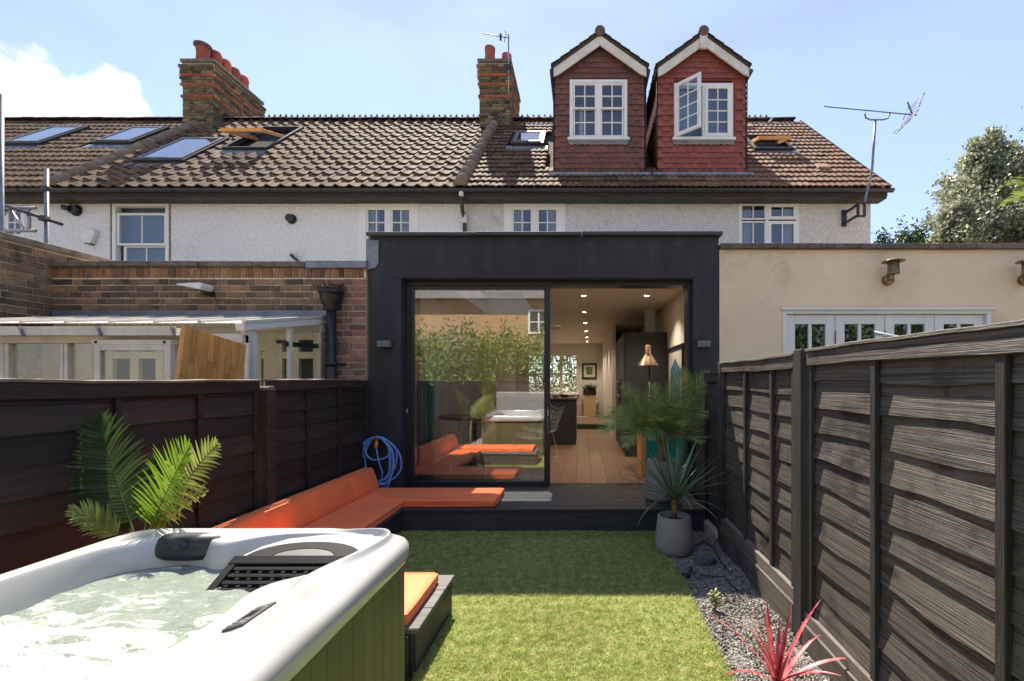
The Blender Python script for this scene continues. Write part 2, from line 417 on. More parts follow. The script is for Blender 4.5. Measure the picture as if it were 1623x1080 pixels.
T['soil'] = mat('soil', (0.045, 0.032, 0.024), 0.95, 0.4, 40, 0.6, 80)
T['bark'] = mat('bark', (0.22, 0.15, 0.075), 0.85, 0.4, 20, 0.6, 60)
T['trunk'] = mat('trunk', (0.075, 0.058, 0.045), 0.9, 0.3, 12, 0.6, 40)
T['frond_d'] = mat('frond_d', (0.045, 0.078, 0.026), 0.32, 0.25, 7, spec=0.6, trans=0.30, island=0.3)
T['frond_l'] = mat('frond_l', (0.17, 0.31, 0.03), 0.35, 0.15, 7, spec=0.5, trans=0.45, island=0.18)
T['frond_m'] = mat('frond_m', (0.30, 0.37, 0.095), 0.4, 0.3, 7, spec=0.5, trans=0.35, island=0.35)
T['frond_dry'] = mat('frond_dry', (0.50, 0.36, 0.20), 0.7, 0.25, 9, trans=0.3, island=0.3)
T['rachis'] = mat('rachis', (0.20, 0.26, 0.06), 0.5, 0.15, 7)
T['yucca'] = mat('yucca', (0.14, 0.20, 0.115), 0.42, 0.22, 8, spec=0.5, rand=0.25, trans=0.2)
T['cordy'] = mat('cordy', (0.74, 0.19, 0.23), 0.38, 0.25, 9, spec=0.5, rand=0.3, trans=0.3, col2=(0.30, 0.035, 0.05), thr=(0.45, 0.6), stretch=(3, 3, 1))
T['succ'] = mat('succ', (0.34, 0.36, 0.16), 0.45, 0.2, 20, rand=0.3, trans=0.15)
T['leaf_olive'] = mat('leaf_olive', (0.33, 0.345, 0.225), 0.33, 0.25, 1.2, spec=0.7, trans=0.42, island=0.5)
T['leaf_dark'] = mat('leaf_dark', (0.045, 0.072, 0.026), 0.5, 0.3, 1.5, trans=0.3, island=0.4)
T['leaf_bamboo'] = mat('leaf_bamboo', (0.17, 0.235, 0.045), 0.5, 0.3, 0.9, spec=0.3, trans=0.3, island=0.45)
T['leaf_hedge'] = mat('leaf_hedge', (0.13, 0.18, 0.04), 0.55, 0.35, 1.1, trans=0.4, island=0.5)
T['acrylic'] = mat('acrylic', (0.475, 0.465, 0.44), 0.16, 0.015, 3, spec=0.5, coat=0.25)
T['cabinet_olive'] = mat('cabinet_olive', (0.115, 0.112, 0.052), 0.5, 0.12, 3, 0.15, 40, rand=0.08, stretch=(6, 6, 0.6), bdist=0.004)
T['cabinet_trim'] = mat('cabinet_trim', (0.075, 0.078, 0.028), 0.5, 0.12, 3)
T['pillow'] = mat('pillow', (0.022, 0.025, 0.028), 0.42, 0.12, 20, 0.3, 350, bdist=0.003)
T['grille'] = mat('grille', (0.012, 0.012, 0.013), 0.6, 0.15, 20, spec=0.12)
T['panel_grey'] = mat('panel_grey', (0.06, 0.058, 0.056), 0.45, 0.15, 20)
T['lid'] = mat('lid', (0.24, 0.235, 0.23), 0.6, 0.08, 4, 0.15, 60)
T['oak'] = mat('oak', (0.70, 0.32, 0.085), 0.5, 0.3, 6, 0.1, 40, rand=0.22, stretch=(7, 7, 0.7))
T['floor_oak'] = mat('floor_oak', (0.20, 0.125, 0.078), 0.4, 0.25, 4, 0.1, 30, rand=0.16, stretch=(8, 0.7, 1), coat=0.1)
T['wall_in'] = mat('wall_in', (0.74, 0.70, 0.63), 0.9, 0.04, 1)
T['ceil_in'] = mat('ceil_in', (0.76, 0.70, 0.62), 0.55, 0.04, 1)
T['cab_black'] = mat('cab_black', (0.028, 0.030, 0.032), 0.5, 0.1, 2)
T['worktop'] = mat('worktop', (0.10, 0.085, 0.07), 0.3, 0.2, 8)
T['copper'] = mat('copper', (0.50, 0.36, 0.27), 0.36, 0.1, 6, metal=0.85)
T['teal'] = mat('teal', (0.010, 0.26, 0.20), 0.35, 0.08, 3, coat=0.2)
T['wire'] = mat('wire', (0.62, 0.60, 0.57), 0.35, 0.05, 6)
T['paper'] = mat('paper', (0.58, 0.54, 0.47), 0.8, 0.05, 4)
T['art_green'] = mat('art_green', (0.10, 0.15, 0.035), 0.8, 0.5, 14)
T['art_blue'] = mat('art_blue', (0.05, 0.20, 0.32), 0.8, 0.4, 10, col2=(0.03, 0.07, 0.06))
T['poly'] = mat('poly', (0.80, 0.76, 0.68), 0.4, 0.05, 2, trans=0.45)
T['render_far'] = mat('render_far', (0.40, 0.25, 0.14), 0.9, 0.2, 3)
T['slate'] = mat('slate', (0.14, 0.125, 0.12), 0.7, 0.3, 3)
T['lamp_on'] = emit('lamp_on', (1.0, 0.80, 0.55), 30)

# ---------------------------------------------------------------- ground
def sheet(name, m, poly, z, kind='structure'):
    o = MB().add([(x, y, z) for x, y in poly], [tuple(range(len(poly)))]).build(name, m, recalc=False)
    o['kind'] = kind
    return o
gr = sheet('ground', T['ground'], [(-150, -150), (150, -150), (150, 250), (-150, 250)], -0.05)
LX1 = 0.735
LAWN = [(-1.80, 2.95), (-0.85, 2.95), (-0.85, -2.4), (LX1, -2.4), (LX1, 4.5), (-1.80, 4.5)]
sheet('lawn', T['lawn_base'], LAWN, 0.0)
sheet('gravel_bed', T['gravel_base'], [(LX1, -2.4), (1.30, -2.4), (1.30, 5.32), (LX1, 5.32)], -0.012)

rs = np.random.RandomState(5)
def grass():
    A = [(-1.80, LX1, 2.95, 4.48, 130000), (-0.85, LX1, 1.2, 2.95, 125000)]
    Vs = []; n0 = 0; Fs = []
    for x0, x1, y0, y1, n in A:
        x = rs.uniform(x0, x1 + 0.012, n); y = rs.uniform(y0, y1, n)
        # a few footfalls and worn strips
        h = rs.uniform(0.010, 0.025, n) * (0.85 + 0.25 * np.sin(x * 5 + np.sin(y * 4)) * np.cos(y * 3.3))
        a = rs.uniform(0, 2 * np.pi, n); w = rs.uniform(0.0012, 0.0026, n)
        lean = rs.uniform(0.3, 1.9, n) * h; la = rs.uniform(0, 2 * np.pi, n) 
        b0 = np.stack([x - np.cos(a) * w, y - np.sin(a) * w, np.zeros(n)], 1)
        b1 = np.stack([x + np.cos(a) * w, y + np.sin(a) * w, np.zeros(n)], 1)
        t = np.stack([x + np.cos(la) * lean, y + np.sin(la) * lean, h], 1)
        Vs.append(np.stack([b0, b1, t], 1).reshape(-1, 3))
        Fs.append(np.arange(3 * n).reshape(-1, 3) + n0); n0 += 3 * n
    o = npmesh('artificial_grass', T['grass'], np.concatenate(Vs), np.concatenate(Fs))
    tag(o, 'short green artificial grass of the sunken lawn', 'grass', kind='stuff')
grass()

def pebbles():
    # icosahedron pebbles
    t = (1 + 5 ** 0.5) / 2
    iv = np.array([(-1,t,0),(1,t,0),(-1,-t,0),(1,-t,0),(0,-1,t),(0,1,t),(0,-1,-t),(0,1,-t),(t,0,-1),(t,0,1),(-t,0,-1),(-t,0,1)]) / 1.9
    fi = np.array([(0,11,5),(0,5,1),(0,1,7),(0,7,10),(0,10,11),(1,5,9),(5,11,4),(11,10,2),(10,7,6),(7,1,8),(3,9,4),(3,4,2),(3,2,6),(3,6,8),(3,8,9),(4,9,5),(2,4,11),(6,2,10),(8,6,7),(9,8,1)])
    n = 23000
    y = 1.6 + 3.6 * rs.uniform(0, 1, n) ** 0.9
    x = rs.uniform(LX1 + 0.004, 1.28, n)
    s = rs.uniform(0.0035, 0.0085, n) * np.where(rs.uniform(0, 1, n) > 0.95, 1.7, 1.0)
    z = -0.012 + rs.uniform(0, 0.014, n) + 0.012 * (np.sin(x * 17) * np.cos(y * 9))
    V = iv[None] * s[:, None, None] * rs.uniform(0.65, 1.3, (n, 12, 1)) * rs.uniform(0.6, 1.3, (n, 1, 3))
    V = V + np.stack([x, y, z], 1)[:, None]
    Fc = (fi[None] + (np.arange(n) * 12)[:, None, None]).reshape(-1, 3)
    o = npmesh('gravel', T['gravel'], V.reshape(-1, 3), Fc)
    tag(o, 'grey slate gravel filling the bed beside the right fence', 'gravel', kind='stuff')
pebbles()
# ---------------------------------------------------------------- the terrace behind: walls, roofs, windows
WY = 8.80                         # rear wall of the terrace
EY, EZ = 8.50, 5.12               # eaves
SL = 0.918                        # roof slope
RY = 12.0; RZ = EZ + SL * (RY - EY)
TH = math.atan(SL)
SV = Vector((0, math.cos(TH), math.sin(TH))); NV = Vector((0, -math.sin(TH), math.cos(TH)))
def roof_hit(px, py):
    Y = (EYE - EZ + SL * EY) / (SL - (CY - py) / F)
    return Vector((gx(px, Y), Y, EZ + SL * (Y - EY)))
def on_roof(x, u, w=0.0):           # x along the eaves, u metres up the slope, w off it
    p = Vector((x, EY, EZ)) + SV * u + NV * w
    return p
ROT = Matrix(((1, 0, 0), (0, SV.y, NV.y), (0, SV.z, NV.z))).to_4x4()      # local x, up-slope, normal
SLEN = (RY - EY) / math.cos(TH)

def tile_mesh(kind):
    b = MB()
    if kind == 'pantile':           # one S-shaped roll
        w, l, th = 0.262, 0.40, 0.022
        xs = [i / 10 for i in range(11)]
        prof = lambda t: 0.040 * (math.exp(-((t - 0.26) / 0.155) ** 2) - 0.22 * math.exp(-((t - 0.78) / 0.2) ** 2))
    elif kind == 'roman':           # two low rolls
        w, l, th = 0.245, 0.32, 0.02
        xs = [i / 10 for i in range(11)]
        prof = lambda t: 0.019 * abs(math.sin(t * 2 * math.pi)) ** 0.8
    else:                           # flat interlocking with a small rib
        w, l, th = 0.30, 0.36, 0.026
        xs = [0, 0.06, 0.12, 0.2, 0.5, 0.56, 0.62, 0.7, 1.0]
        prof = lambda t: 0.017 if (0.05 < t < 0.15 or 0.55 < t < 0.63) else 0.0
    n = len(xs)
    up = 0.038
    vs = []
    for y, dz in ((0, up), (l, 0.002)):
        for t in xs: vs.append(((t - 0.5) * w, y, prof(t) + dz))
    for t in xs: vs.append(((t - 0.5) * w, 0.0, prof(t) + up - th))
    for t in xs: vs.append(((t - 0.5) * w, 0.10, prof(t) + up - th - 0.008))
    fs = []
    for i in range(n - 1):
        fs += [(i, i+1, n+i+1, n+i)]
    b.add(vs[:2*n], fs, kind != 'flat')
    fs = []
    for i in range(n - 1): fs += [(n+i, n+i+1, i+1, i), (2*n+i, 2*n+i+1, n+i+1, n+i)]
    b.add(vs[:n] + vs[2*n:], fs, False)          # the lip has its own edge, so the light breaks there
    b.f += [(0, n, 4*n, 3*n), (n-1, 2*n-1, 5*n-1, 4*n-1)]; b.s += [False, False]
    return b

GAUGE = {'pantile': (0.256, 0.335), 'roman': (0.24, 0.262), 'flat': (0.295, 0.305)}
def lay_tiles(roof, x0, x1, kind, m, skip=None, umax=None, seed=1):
    b = tile_mesh(kind); me = b.mesh('roof_tile', m)
    cw, g = GAUGE[kind]
    nc = int(round((x1 - x0) / cw)); cw2 = (x1 - x0) / nc
    nr = int(SLEN / g) + 1
    r = random.Random(seed)
    spots = []
    for j in range(nr):
        for i in range(nc):
            x = x0 + (i + 0.5) * cw2; u = -0.07 + j * g
            if u > SLEN - 0.12: continue
            if skip and skip(x, u): continue
            spots.append((x, u))
    def M(x, u):
        p = on_roof(x + r.uniform(-0.004, 0.004), u + r.uniform(-0.006, 0.006), 0.012 + r.uniform(-0.003, 0.004))
        return Matrix.Translation(p) @ ROT @ Matrix.Rotation(r.uniform(-0.012, 0.012), 4, 'Z') @ Matrix.Rotation(r.uniform(-0.012, 0.012), 4, 'X') @ Matrix.Scale(cw2 / cw, 4, (1, 0, 0))
    for x, u in spots[:300]:
        inst('roof_tile', me, roof, M(x, u))
    if len(spots) > 300:
        V = np.array(b.v); Vs = []; Fs = []
        rest = MB()
        for x, u in spots[300:]:
            MM = M(x, u); k0 = len(rest.v); rest.add([MM @ Vector(v) for v in b.v], b.f, True); rest.s[-len(b.s):] = b.s
        o = rest.build('upper_roof_tiles', m, roof, recalc=False); o['kind'] = 'stuff'

def ridge_tiles(roof, x0, x1, crest=True, step=0.30):
    b = MB()
    n = 9
    for k in range(2):
        pass
    L = step - 0.006
    vs = []; fs = []
    for x in (-L/2, L/2):
        for i in range(n):
            a = math.pi * (0.08 + 0.84 * i / (n - 1))
            vs.append((x, -0.135 * math.cos(a), 0.10 * math.sin(a) - 0.02))
    for i in range(n - 1): fs.append((i, i+1, n+i+1, n+i))
    b.add(vs, fs, True)
    b.f += [tuple(range(n)), tuple(range(n, 2*n))]; b.s += [False, False]
    if crest:
        for c in (-L/4, L/4):
            b.prism([(c-0.068, 0.06), (c+0.068, 0.06), (c+0.052, 0.10), (c+0.018, 0.125), (c+0.012, 0.165), (c-0.012, 0.165), (c-0.018, 0.125), (c-0.052, 0.10)], 'y', -0.014, 0.014)
    me = b.mesh('ridge_tile', T['ridge'])
    k = int((x1 - x0) / step)
    for i in range(k):
        inst('ridge_tile', me, roof, Matrix.Translation((x0 + (i + 0.5) * step, RY, RZ + 0.035 + rnd.uniform(-0.006, 0.006))) @ Matrix.Rotation(rnd.uniform(-0.015, 0.015), 4, 'Y'))

def verge_rolls(roof, x, u0, u1):
    b = MB(); n = 10; L = 0.42; vs = []; fs = []
    for y, r in ((0, 0.135), (L, 0.118)):
        for i in range(n):
            a = math.pi * i / (n - 1)
            vs.append((-r * math.cos(a), y, r * 0.92 * math.sin(a) + 0.03))
    for i in range(n - 1): fs.append((i, i+1, n+i+1, n+i))
    b.add(vs, fs, True)
    b.f += [tuple(range(n))]; b.s += [False]
    me = b.mesh('verge_tile', T['verge'])
    u = u0
    while u < u1:
        inst('verge_tile', me, roof, Matrix.Translation(on_roof(x + rnd.uniform(-0.01, 0.01), u, 0.02)) @ ROT @ Matrix.Rotation(rnd.uniform(-0.02, 0.02), 4, 'Z'))
        u += 0.39

def ring(b, x0, x1, z0, z1, w, y0, y1, wb=None):
    wb = wb or w
    b.box(x0, x0 + w, y0, y1, z0, z1); b.box(x1 - w, x1, y0, y1, z0, z1)
    b.box(x0 + w, x1 - w, y0 + 0.001, y1 - 0.001, z1 - w, z1); b.box(x0 + w, x1 - w, y0 + 0.001, y1 - 0.001, z0, z0 + wb)

def window(parent, x0, x1, z0, z1, y, sashes, back='pane_backing', fw=0.06, m='white', name='window', sill=True, deep=0.10, room=0.10, curtain=False):
    """outer frame is the part; sashes, panes and sill hang from it"""
    b = MB(); ring(b, x0, x1, z0, z1, fw, y - 0.03, y + 0.08)
    w = b.build(name, T[m], parent, 0.006)
    for (sx0, sx1, sz0, sz1, nx, nz, sw, oy) in sashes:
        b = MB(); ring(b, sx0, sx1, sz0, sz1, sw, y - 0.012 + oy, y + 0.03 + oy)
        ix0, ix1, iz0, iz1 = sx0 + sw, sx1 - sw, sz0 + sw, sz1 - sw
        bw = 0.022
        for i in range(1, nx):
            c = ix0 + (ix1 - ix0) * i / nx; b.box(c - bw/2, c + bw/2, y - 0.006 + oy, y + 0.024 + oy, iz0, iz1)
        for j in range(1, nz):
            c = iz0 + (iz1 - iz0) * j / nz; b.box(ix0, ix1, y - 0.004 + oy, y + 0.022 + oy, c - bw/2, c + bw/2)
        b.build('sash', T[m], w, 0.004)
        for i in range(nx):
            for j in range(nz):
                px0 = ix0 + (ix1 - ix0) * i / nx; px1 = ix0 + (ix1 - ix0) * (i + 1) / nx
                pz0 = iz0 + (iz1 - iz0) * j / nz; pz1 = iz0 + (iz1 - iz0) * (j + 1) / nz
                q = MB().box(px0 + bw/2, px1 - bw/2, y + 0.008 + oy, y + 0.012 + oy, pz0 + bw/2, pz1 - bw/2)
                q.build('pane', T['pane'], w)
    if back:
        b = MB(); b.box(x0 + 0.01, x1 - 0.01, y + room, y + room + 0.02, z0 + 0.01, z1 - 0.01)
        b.build('pane_backing', T[back], w)  # sheet behind the panes; its dark tones paint the unlit room
    if curtain:
        for s in (0, 1):
            cx0 = x0 + fw if s == 0 else x1 - fw - 0.22
            b = MB(); n = 14; vs = []; fs = []
            for i in range(n + 1):
                xx = cx0 + 0.22 * i / n
                for z in (z0 + 0.02, z1 - 0.02): vs.append((xx, y + 0.095 - room * 0 + 0.018 * math.sin(i * 1.7) - 0.03, z))
            for i in range(n): fs.append((2*i, 2*i+2, 2*i+3, 2*i+1))
            b.add(vs, fs, True).build('curtain', T['curtain'], w, recalc=False)
    if sill:
        box('sill', T[m], w, x0 - 0.04, x1 + 0.04, y - 0.09, y - 0.032, z0 - 0.04, z0 + 0.01, 0.006)
    return w

XB = [-15.6, -9.88, -6.18, -2.30, 1.60, 5.56]       # party lines
house_label = [
    'white rendered terraced house behind scaffolding at far left with two closed skylights',
    'white rendered terraced house with tall sash window and alarm box',
    'white rendered terraced house right above the brick extension with open brown skylight',
    'terraced house with brown tile-hung dormer behind the black extension',
    'end terraced house with bright red tile-hung dormer and open casement',
]
houses = []
for i in range(5):
    x0, x1 = XB[i], XB[i + 1]
    h = thing('terraced_house', house_label[i], 'house', ((x0 + x1) / 2, WY, 0), 'terraced houses in the row')
    houses.append(h)
    wmat = T['pebble'] if i < 3 else T['pebble2']
    # openings are cut by building the wall in pieces round the window
    wins = {0: (gx(-22, WY), gx(40, WY), gz(379, WY), gz(326, WY)),
            1: (gx(178, WY), gx(268, WY), 3.45, gz(322, WY)),
            2: (gx(568, WY), gx(663, WY), 3.45, gz(318, WY)),
            3: (gx(799, WY), gx(896, WY), 3.45, gz(318, WY)),
            4: (gx(1171, WY), gx(1266, WY), 3.60, gz(319, WY))}
    wx0, wx1, wz0, wz1 = wins[i]
    b = MB()
    low = 0.0 if i != 3 else 2.93
    yb = WY + 0.24
    b.box(x0, wx0, WY, yb, low, EZ - 0.05); b.box(wx1, x1, WY, yb, low, EZ - 0.05)
    b.box(wx0, wx1, WY + 0.001, yb, low, wz0); b.box(wx0, wx1, WY + 0.001, yb, wz1, EZ - 0.05)
    w = b.build('wall', wmat, h)
    if i in (0, 4):
        b = MB()
        xg = x0 if i == 0 else x1
        s = 1 if i == 0 else -1
        b.prism([(WY + 0.24, 0), (15.4, 0), (15.4, EZ - 0.05), (12, RZ - 0.12), (WY + 0.24, EZ + 0.1)], 'x', xg, xg + s * 0.24)
        b.build('gable_wall', wmat, h)
    b = MB(); b.box(x0, x1, 15.4, 15.64, 0 if i != 3 else 2.7, EZ)
    b.build('front_wall', wmat, h)
    # roof deck under the tiles
    b = MB()
    k = 0.14 if i == 4 else 0
    b.prism([(EY + 0.02, EZ - 0.06), (RY, RZ - 0.07), (15.9, EZ - 0.1), (15.9, EZ - 0.2), (RY, RZ - 0.22), (EY + 0.02, EZ - 0.17)], 'x', x0 - (0.2 if i == 0 else 0), x1 + k)
    roof = b.build('roof', T['felt'], h)
    h['roof'] = roof.name
    # fascia, soffit and gutter
    b = MB(); b.box(x0, x1 + k, EY + 0.04, EY + 0.07, EZ - 0.20, EZ - 0.05); b.box(x0, x1 + k, EY + 0.07, WY, EZ - 0.20, EZ - 0.175)
    b.build('fascia', T['timber_dark'], h)
    b = MB(); n = 9; vs = []; fs = []
    for x in (x0, x1 + k + (0.07 if i == 4 else 0)):
        for q in range(n):
            a = math.pi * q / (n - 1)
            vs.append((x, EY - 0.03 - 0.058 * math.cos(a), EZ - 0.055 - 0.06 * math.sin(a)))
        for q in range(n):
            a = math.pi * q / (n - 1)
            vs.append((x, EY - 0.03 - 0.052 * math.cos(a), EZ - 0.055 - 0.053 * math.sin(a)))
    for q in range(n - 1):
        fs += [(q, q+1, 2*n+q+1, 2*n+q), (n+q, n+q+1, 3*n+q+1, 3*n+q)]
    b.add(vs, fs, True)
    g = b.build('gutter', T['gutter'], h)
    x = x0 + 0.35
    while x < x1:
        MB().tube([(x, EY - 0.03 - 0.062 * math.cos(math.pi * q / 8), EZ - 0.055 - 0.064 * math.sin(math.pi * q / 8)) for q in range(9)], 0.009, 5).build('bracket', T['gutter'], g)
        x += 0.95

# first-floor windows
def win_pair(i, tops=True):
    wx0, wx1, wz0, wz1 = {2: (gx(568, WY), gx(663, WY), 3.45, gz(318, WY)), 3: (gx(799, WY), gx(896, WY), 3.45, gz(318, WY))}[i]
    s = 0.155
    c = (wx0 + wx1) / 2
    window(houses[i], wx0, wx1, wz0, wz1, WY + 0.02, [(wx0 + 0.15, c - 0.045, wz0 + 0.1, wz1 - 0.14, 2, 5, 0.035, 0), (c + 0.045, wx1 - 0.15, wz0 + 0.1, wz1 - 0.14, 2, 5, 0.035, 0)], fw=0.15, back='dark_room', room=0.4, curtain=True)
    box('mullion', T['white'], houses[i], c - 0.045, c + 0.045, WY, WY + 0.09, wz0 + 0.15, wz1 - 0.15)
win_pair(2); win_pair(3)
x0, x1, z1 = gx(178, WY), gx(268, WY), gz(322, WY)
zm = gz(389, WY)
window(houses[1], x0, x1, 3.45, z1, WY + 0.02, [(x0 + 0.08, x1 - 0.06, zm, z1 - 0.19, 2, 1, 0.045, 0.0), (x0 + 0.16, x1 - 0.06, 3.5, zm + 0.02, 2, 1, 0.05, 0.05)], fw=0.07, room=0.16)
b = MB()
for s in (x0 - 0.035, x1 + 0.002):
    for k in range(60):
        zz = 3.45 + k * 0.026
        b.box(s + rnd.uniform(0, 0.012), s + 0.03 + rnd.uniform(-0.01, 0.006), WY - 0.012, WY + 0.01, zz, zz + 0.024)
b.build('old_render_edge', mat('raw_edge', (0.24, 0.17, 0.09), 0.95, 0.4, 40, 0.6, 60), houses[1])
x0, x1, z0, z1 = gx(-22, WY), gx(40, WY), gz(379, WY), gz(326, WY)
window(houses[0], x0, x1, z0, z1, WY + 0.02, [(x0 + 0.06, (x0 + x1) / 2, z0 + 0.06, z1 - 0.06, 2, 2, 0.04, 0), ((x0 + x1) / 2, x1 - 0.06, z0 + 0.06, z1 - 0.06, 2, 2, 0.04, 0)], fw=0.07)
x0, x1, z0, z1 = gx(1171, WY), gx(1266, WY), 3.60, gz(319, WY)
xm = gx(1216, WY); zt = gz(348, WY)
window(houses[4], x0, x1, z0, z1, WY + 0.02, [(x0 + 0.04, xm - 0.02, zt, z1 - 0.05, 2, 1, 0.03, 0), (xm + 0.02, x1 - 0.04, zt, z1 - 0.05, 2, 1, 0.06, -0.015),
       (x0 + 0.04, xm - 0.02, z0 + 0.05, zt - 0.03, 2, 2, 0.03, 0), (xm + 0.02, x1 - 0.04, z0 + 0.05, zt - 0.03, 2, 2, 0.06, -0.015)], fw=0.045, back='dark_room', room=0.4, curtain=True)
box('mullion', T['white'], houses[4], xm - 0.025, xm + 0.025, WY, WY + 0.07, z0 + 0.05, z1 - 0.05)

# dormers: (house, x0, x1, material)
DY = 9.02
def roof_z(Y): return EZ + SL * (Y - EY)
DZB = roof_z(DY) + 0.02
dorm = [(3, gx(880, DY), gx(1021, DY), 'hung_brown', gx(903, DY), gx(994, DY)), (4, gx(1043, DY), gx(1181, DY), 'hung_red', gx(1068, DY), gx(1161, DY))]
DZE = gz(112, DY); DZA = gz(62, DY)
WZ0, WZ1 = gz(222, DY), gz(128, DY)
def in_dorm(x, u):
    p = on_roof(x, u)
    return any(a - 0.12 < x < b + 0.12 and p.y > DY + 0.12 for _, a, b, _, _, _ in dorm)
lb = MB()
# hung tile: slightly cambered clay tile, 4 quads
b = MB()
tw, tl = 0.158, 0.155
b.add([(-tw/2, -0.022, 0), (0, -0.027, 0), (tw/2, -0.022, 0), (-tw/2, 0, tl), (0, -0.004, tl), (tw/2, 0, tl), (-tw/2, -0.010, 0), (tw/2, -0.010, 0), (0, -0.014, 0)],
      [(0, 1, 4, 3), (1, 2, 5, 4), (6, 8, 1, 0), (8, 7, 2, 1), (0, 3, 6), (2, 7, 5)])
for hi, dx0, dx1, hm, wx0, wx1 in dorm:
    h = houses[hi]; c = (dx0 + dx1) / 2
    hw = (dx1 - dx0) / 2
    hz = lambda x: DZE + (DZA - DZE) * (1 - abs(x - c) / hw) - 0.05
    # body of the dormer, open for the window
    m = MB()
    yb = DY + 0.10
    m.prism([(dx0, DZB - 0.1), (wx0, DZB - 0.1), (wx0, hz(wx0)), (dx0, DZE)], 'y', DY, yb)
    m.prism([(wx1, DZB - 0.1), (dx1, DZB - 0.1), (dx1, DZE), (wx1, hz(wx1))], 'y', DY, yb)
    m.box(wx0, wx1, DY + 0.001, yb, DZB - 0.1, WZ0)
    m.prism([(wx0, WZ1), (wx1, WZ1), (wx1, hz(wx1)), (c, DZA - 0.05), (wx0, hz(wx0))], 'y', DY + 0.001, yb)
    ycut = EY + (DZE - EZ) / SL
    for xx, s in ((dx0, 1), (dx1, -1)):
        m.prism([(yb, DZB - 0.1), (yb, DZE), (ycut, DZE), (yb + 0.05, DZB - 0.12)], 'x', xx, xx + s * 0.08)
    d = m.build('dormer', T[hm], h)
    me = b.mesh('hung_tile', T[hm])
    g = 0.105; row = 0; z = DZB - 0.02
    cnt = 0
    while z < DZA:
        off = 0 if row % 2 == 0 else tw / 2
        x = dx0 - 0.01 + off
        while x < dx1 + 0.02:
            if abs(x - c) < hw - tw * 0.36 and z + 0.08 < hz(x) + 0.06 and not (wx0 - 0.05 < x < wx1 + 0.05 and WZ0 - 0.16 < z < WZ1 + 0.005):
                inst('hung_tile', me, d, Matrix.Translation((x, DY - rnd.uniform(0.004, 0.010), z + rnd.uniform(-0.003, 0.003))) @ Matrix.Rotation(rnd.uniform(-0.012, 0.012), 4, 'Y'))
                cnt += 1
            x += tw + 0.004
        if row % 2:              # half tiles close the staggered courses at the corners
            for x in (dx0 + tw * 0.22, dx1 - tw * 0.22):
                if z + 0.08 < hz(x) + 0.06:
                    inst('hung_tile', me, d, Matrix.Translation((x, DY - rnd.uniform(0.003, 0.006), z)) @ Matrix.Diagonal((0.45, 1, 1, 1)))
        z += g; row += 1
    # tile-hung cheeks, too small to pick apart
    ck = MB()
    for xx, s in ((dx0, -1), (dx1, 1)):
        z = DZB
        while z < DZE - 0.03:
            y0 = DY
            y1 = EY + (z - EZ) / SL + 0.12
            y = y0 + 0.08
            while y < y1:
                ck.add([(xx + s * 0.03, y - 0.08, z), (xx + s * 0.03, y + 0.075, z), (xx + s * 0.008, y + 0.075, z + 0.14), (xx + s * 0.008, y - 0.08, z + 0.14), (xx + s * 0.012, y - 0.08, z), (xx + s * 0.012, y + 0.075, z)],
                       [(0, 1, 2, 3), (0, 1, 5, 4)])
                y += 0.16
            z += g
    o = ck.build('cheek_tiles', T[hm], d, recalc=False); o['kind'] = 'stuff'
    # gabled roof of the dormer
    sl2 = (DZA - DZE) / hw
    ov = 0.045
    rf = MB()
    for s in (-1, 1):
        rf.prism([(c, DZA + 0.03), (c + s * (hw + ov), DZA + 0.03 - sl2 * (hw + ov)), (c + s * (hw + ov), DZA - 0.04 - sl2 * (hw + ov)), (c, DZA - 0.04)], 'y', DY - 0.16, 12.0)
    dr = rf.build('dormer_roof', T['felt'], h)
    dtm = MB()
    tv = MB(); tv.add([(-0.12, 0, 0.03), (0.12, 0, 0.03), (0.12, 0.33, 0.004), (-0.12, 0.33, 0.004), (-0.12, 0, 0.008), (0.12, 0, 0.008), (-0.04, 0, 0.045), (0.02, 0, 0.03), (0.02, 0.33, 0.004), (-0.04, 0.33, 0.018)],
                      [(0, 6, 9, 3), (6, 7, 8, 9), (7, 1, 2, 8), (0, 4, 5, 1), (0, 3, 4), (1, 5, 2)])
    tme = tv.mesh('dormer_roof_tile', T['tile_b'])
    ang = math.atan(sl2)
    for s in (-1, 1):
        Ms = Matrix(((0, -s * math.cos(ang), s * math.sin(ang)), (s * 1.0, 0, 0), (0, math.sin(ang), math.cos(ang)))).to_4x4()
        ln = (hw + ov) / math.cos(ang)
        nrow = 5
        for j in range(nrow):
            u = ln - 0.03 + 0.05 - (j) * ln / nrow
            y = DY - 0.06
            while y < 11.6:
                xx = c + s * (u * math.cos(ang)); zz = DZA + 0.035 - u * math.sin(ang)
                if zz + 0.2 > roof_z(y) - 0.2:
                    inst('dormer_roof_tile', tme, dr, Matrix.Translation((xx, y, zz)) @ Ms)
                y += 0.235
    rt = MB(); rt.tube([(c, DY - 0.19, DZA + 0.03), (c, 12.0, DZA + 0.03)], 0.10, 12)
    rt.build('ridge_roll', T['ridge'], dr)
    # white barge boards
    bb = MB()
    for s in (-1, 1):
        e = hw + ov - 0.02
        bb.prism([(c, DZA - 0.02), (c + s * e, DZA - 0.02 - sl2 * e), (c + s * e, DZA - 0.20 - sl2 * e), (c + s * (e - 0.10), DZA - 0.20 - sl2 * (e - 0.10) - 0.03), (c, DZA - 0.23)], 'y', DY - 0.15 - 0.002 * (s + 1), DY - 0.115)
    bb.build('barge_board', T['white_old'], h, 0.006)
    if hi == 4:
        box('finial_block', T['white_old'], h, c - 0.075, c + 0.075, DY - 0.175, DY - 0.11, DZA - 0.30, DZA - 0.0, 0.01)
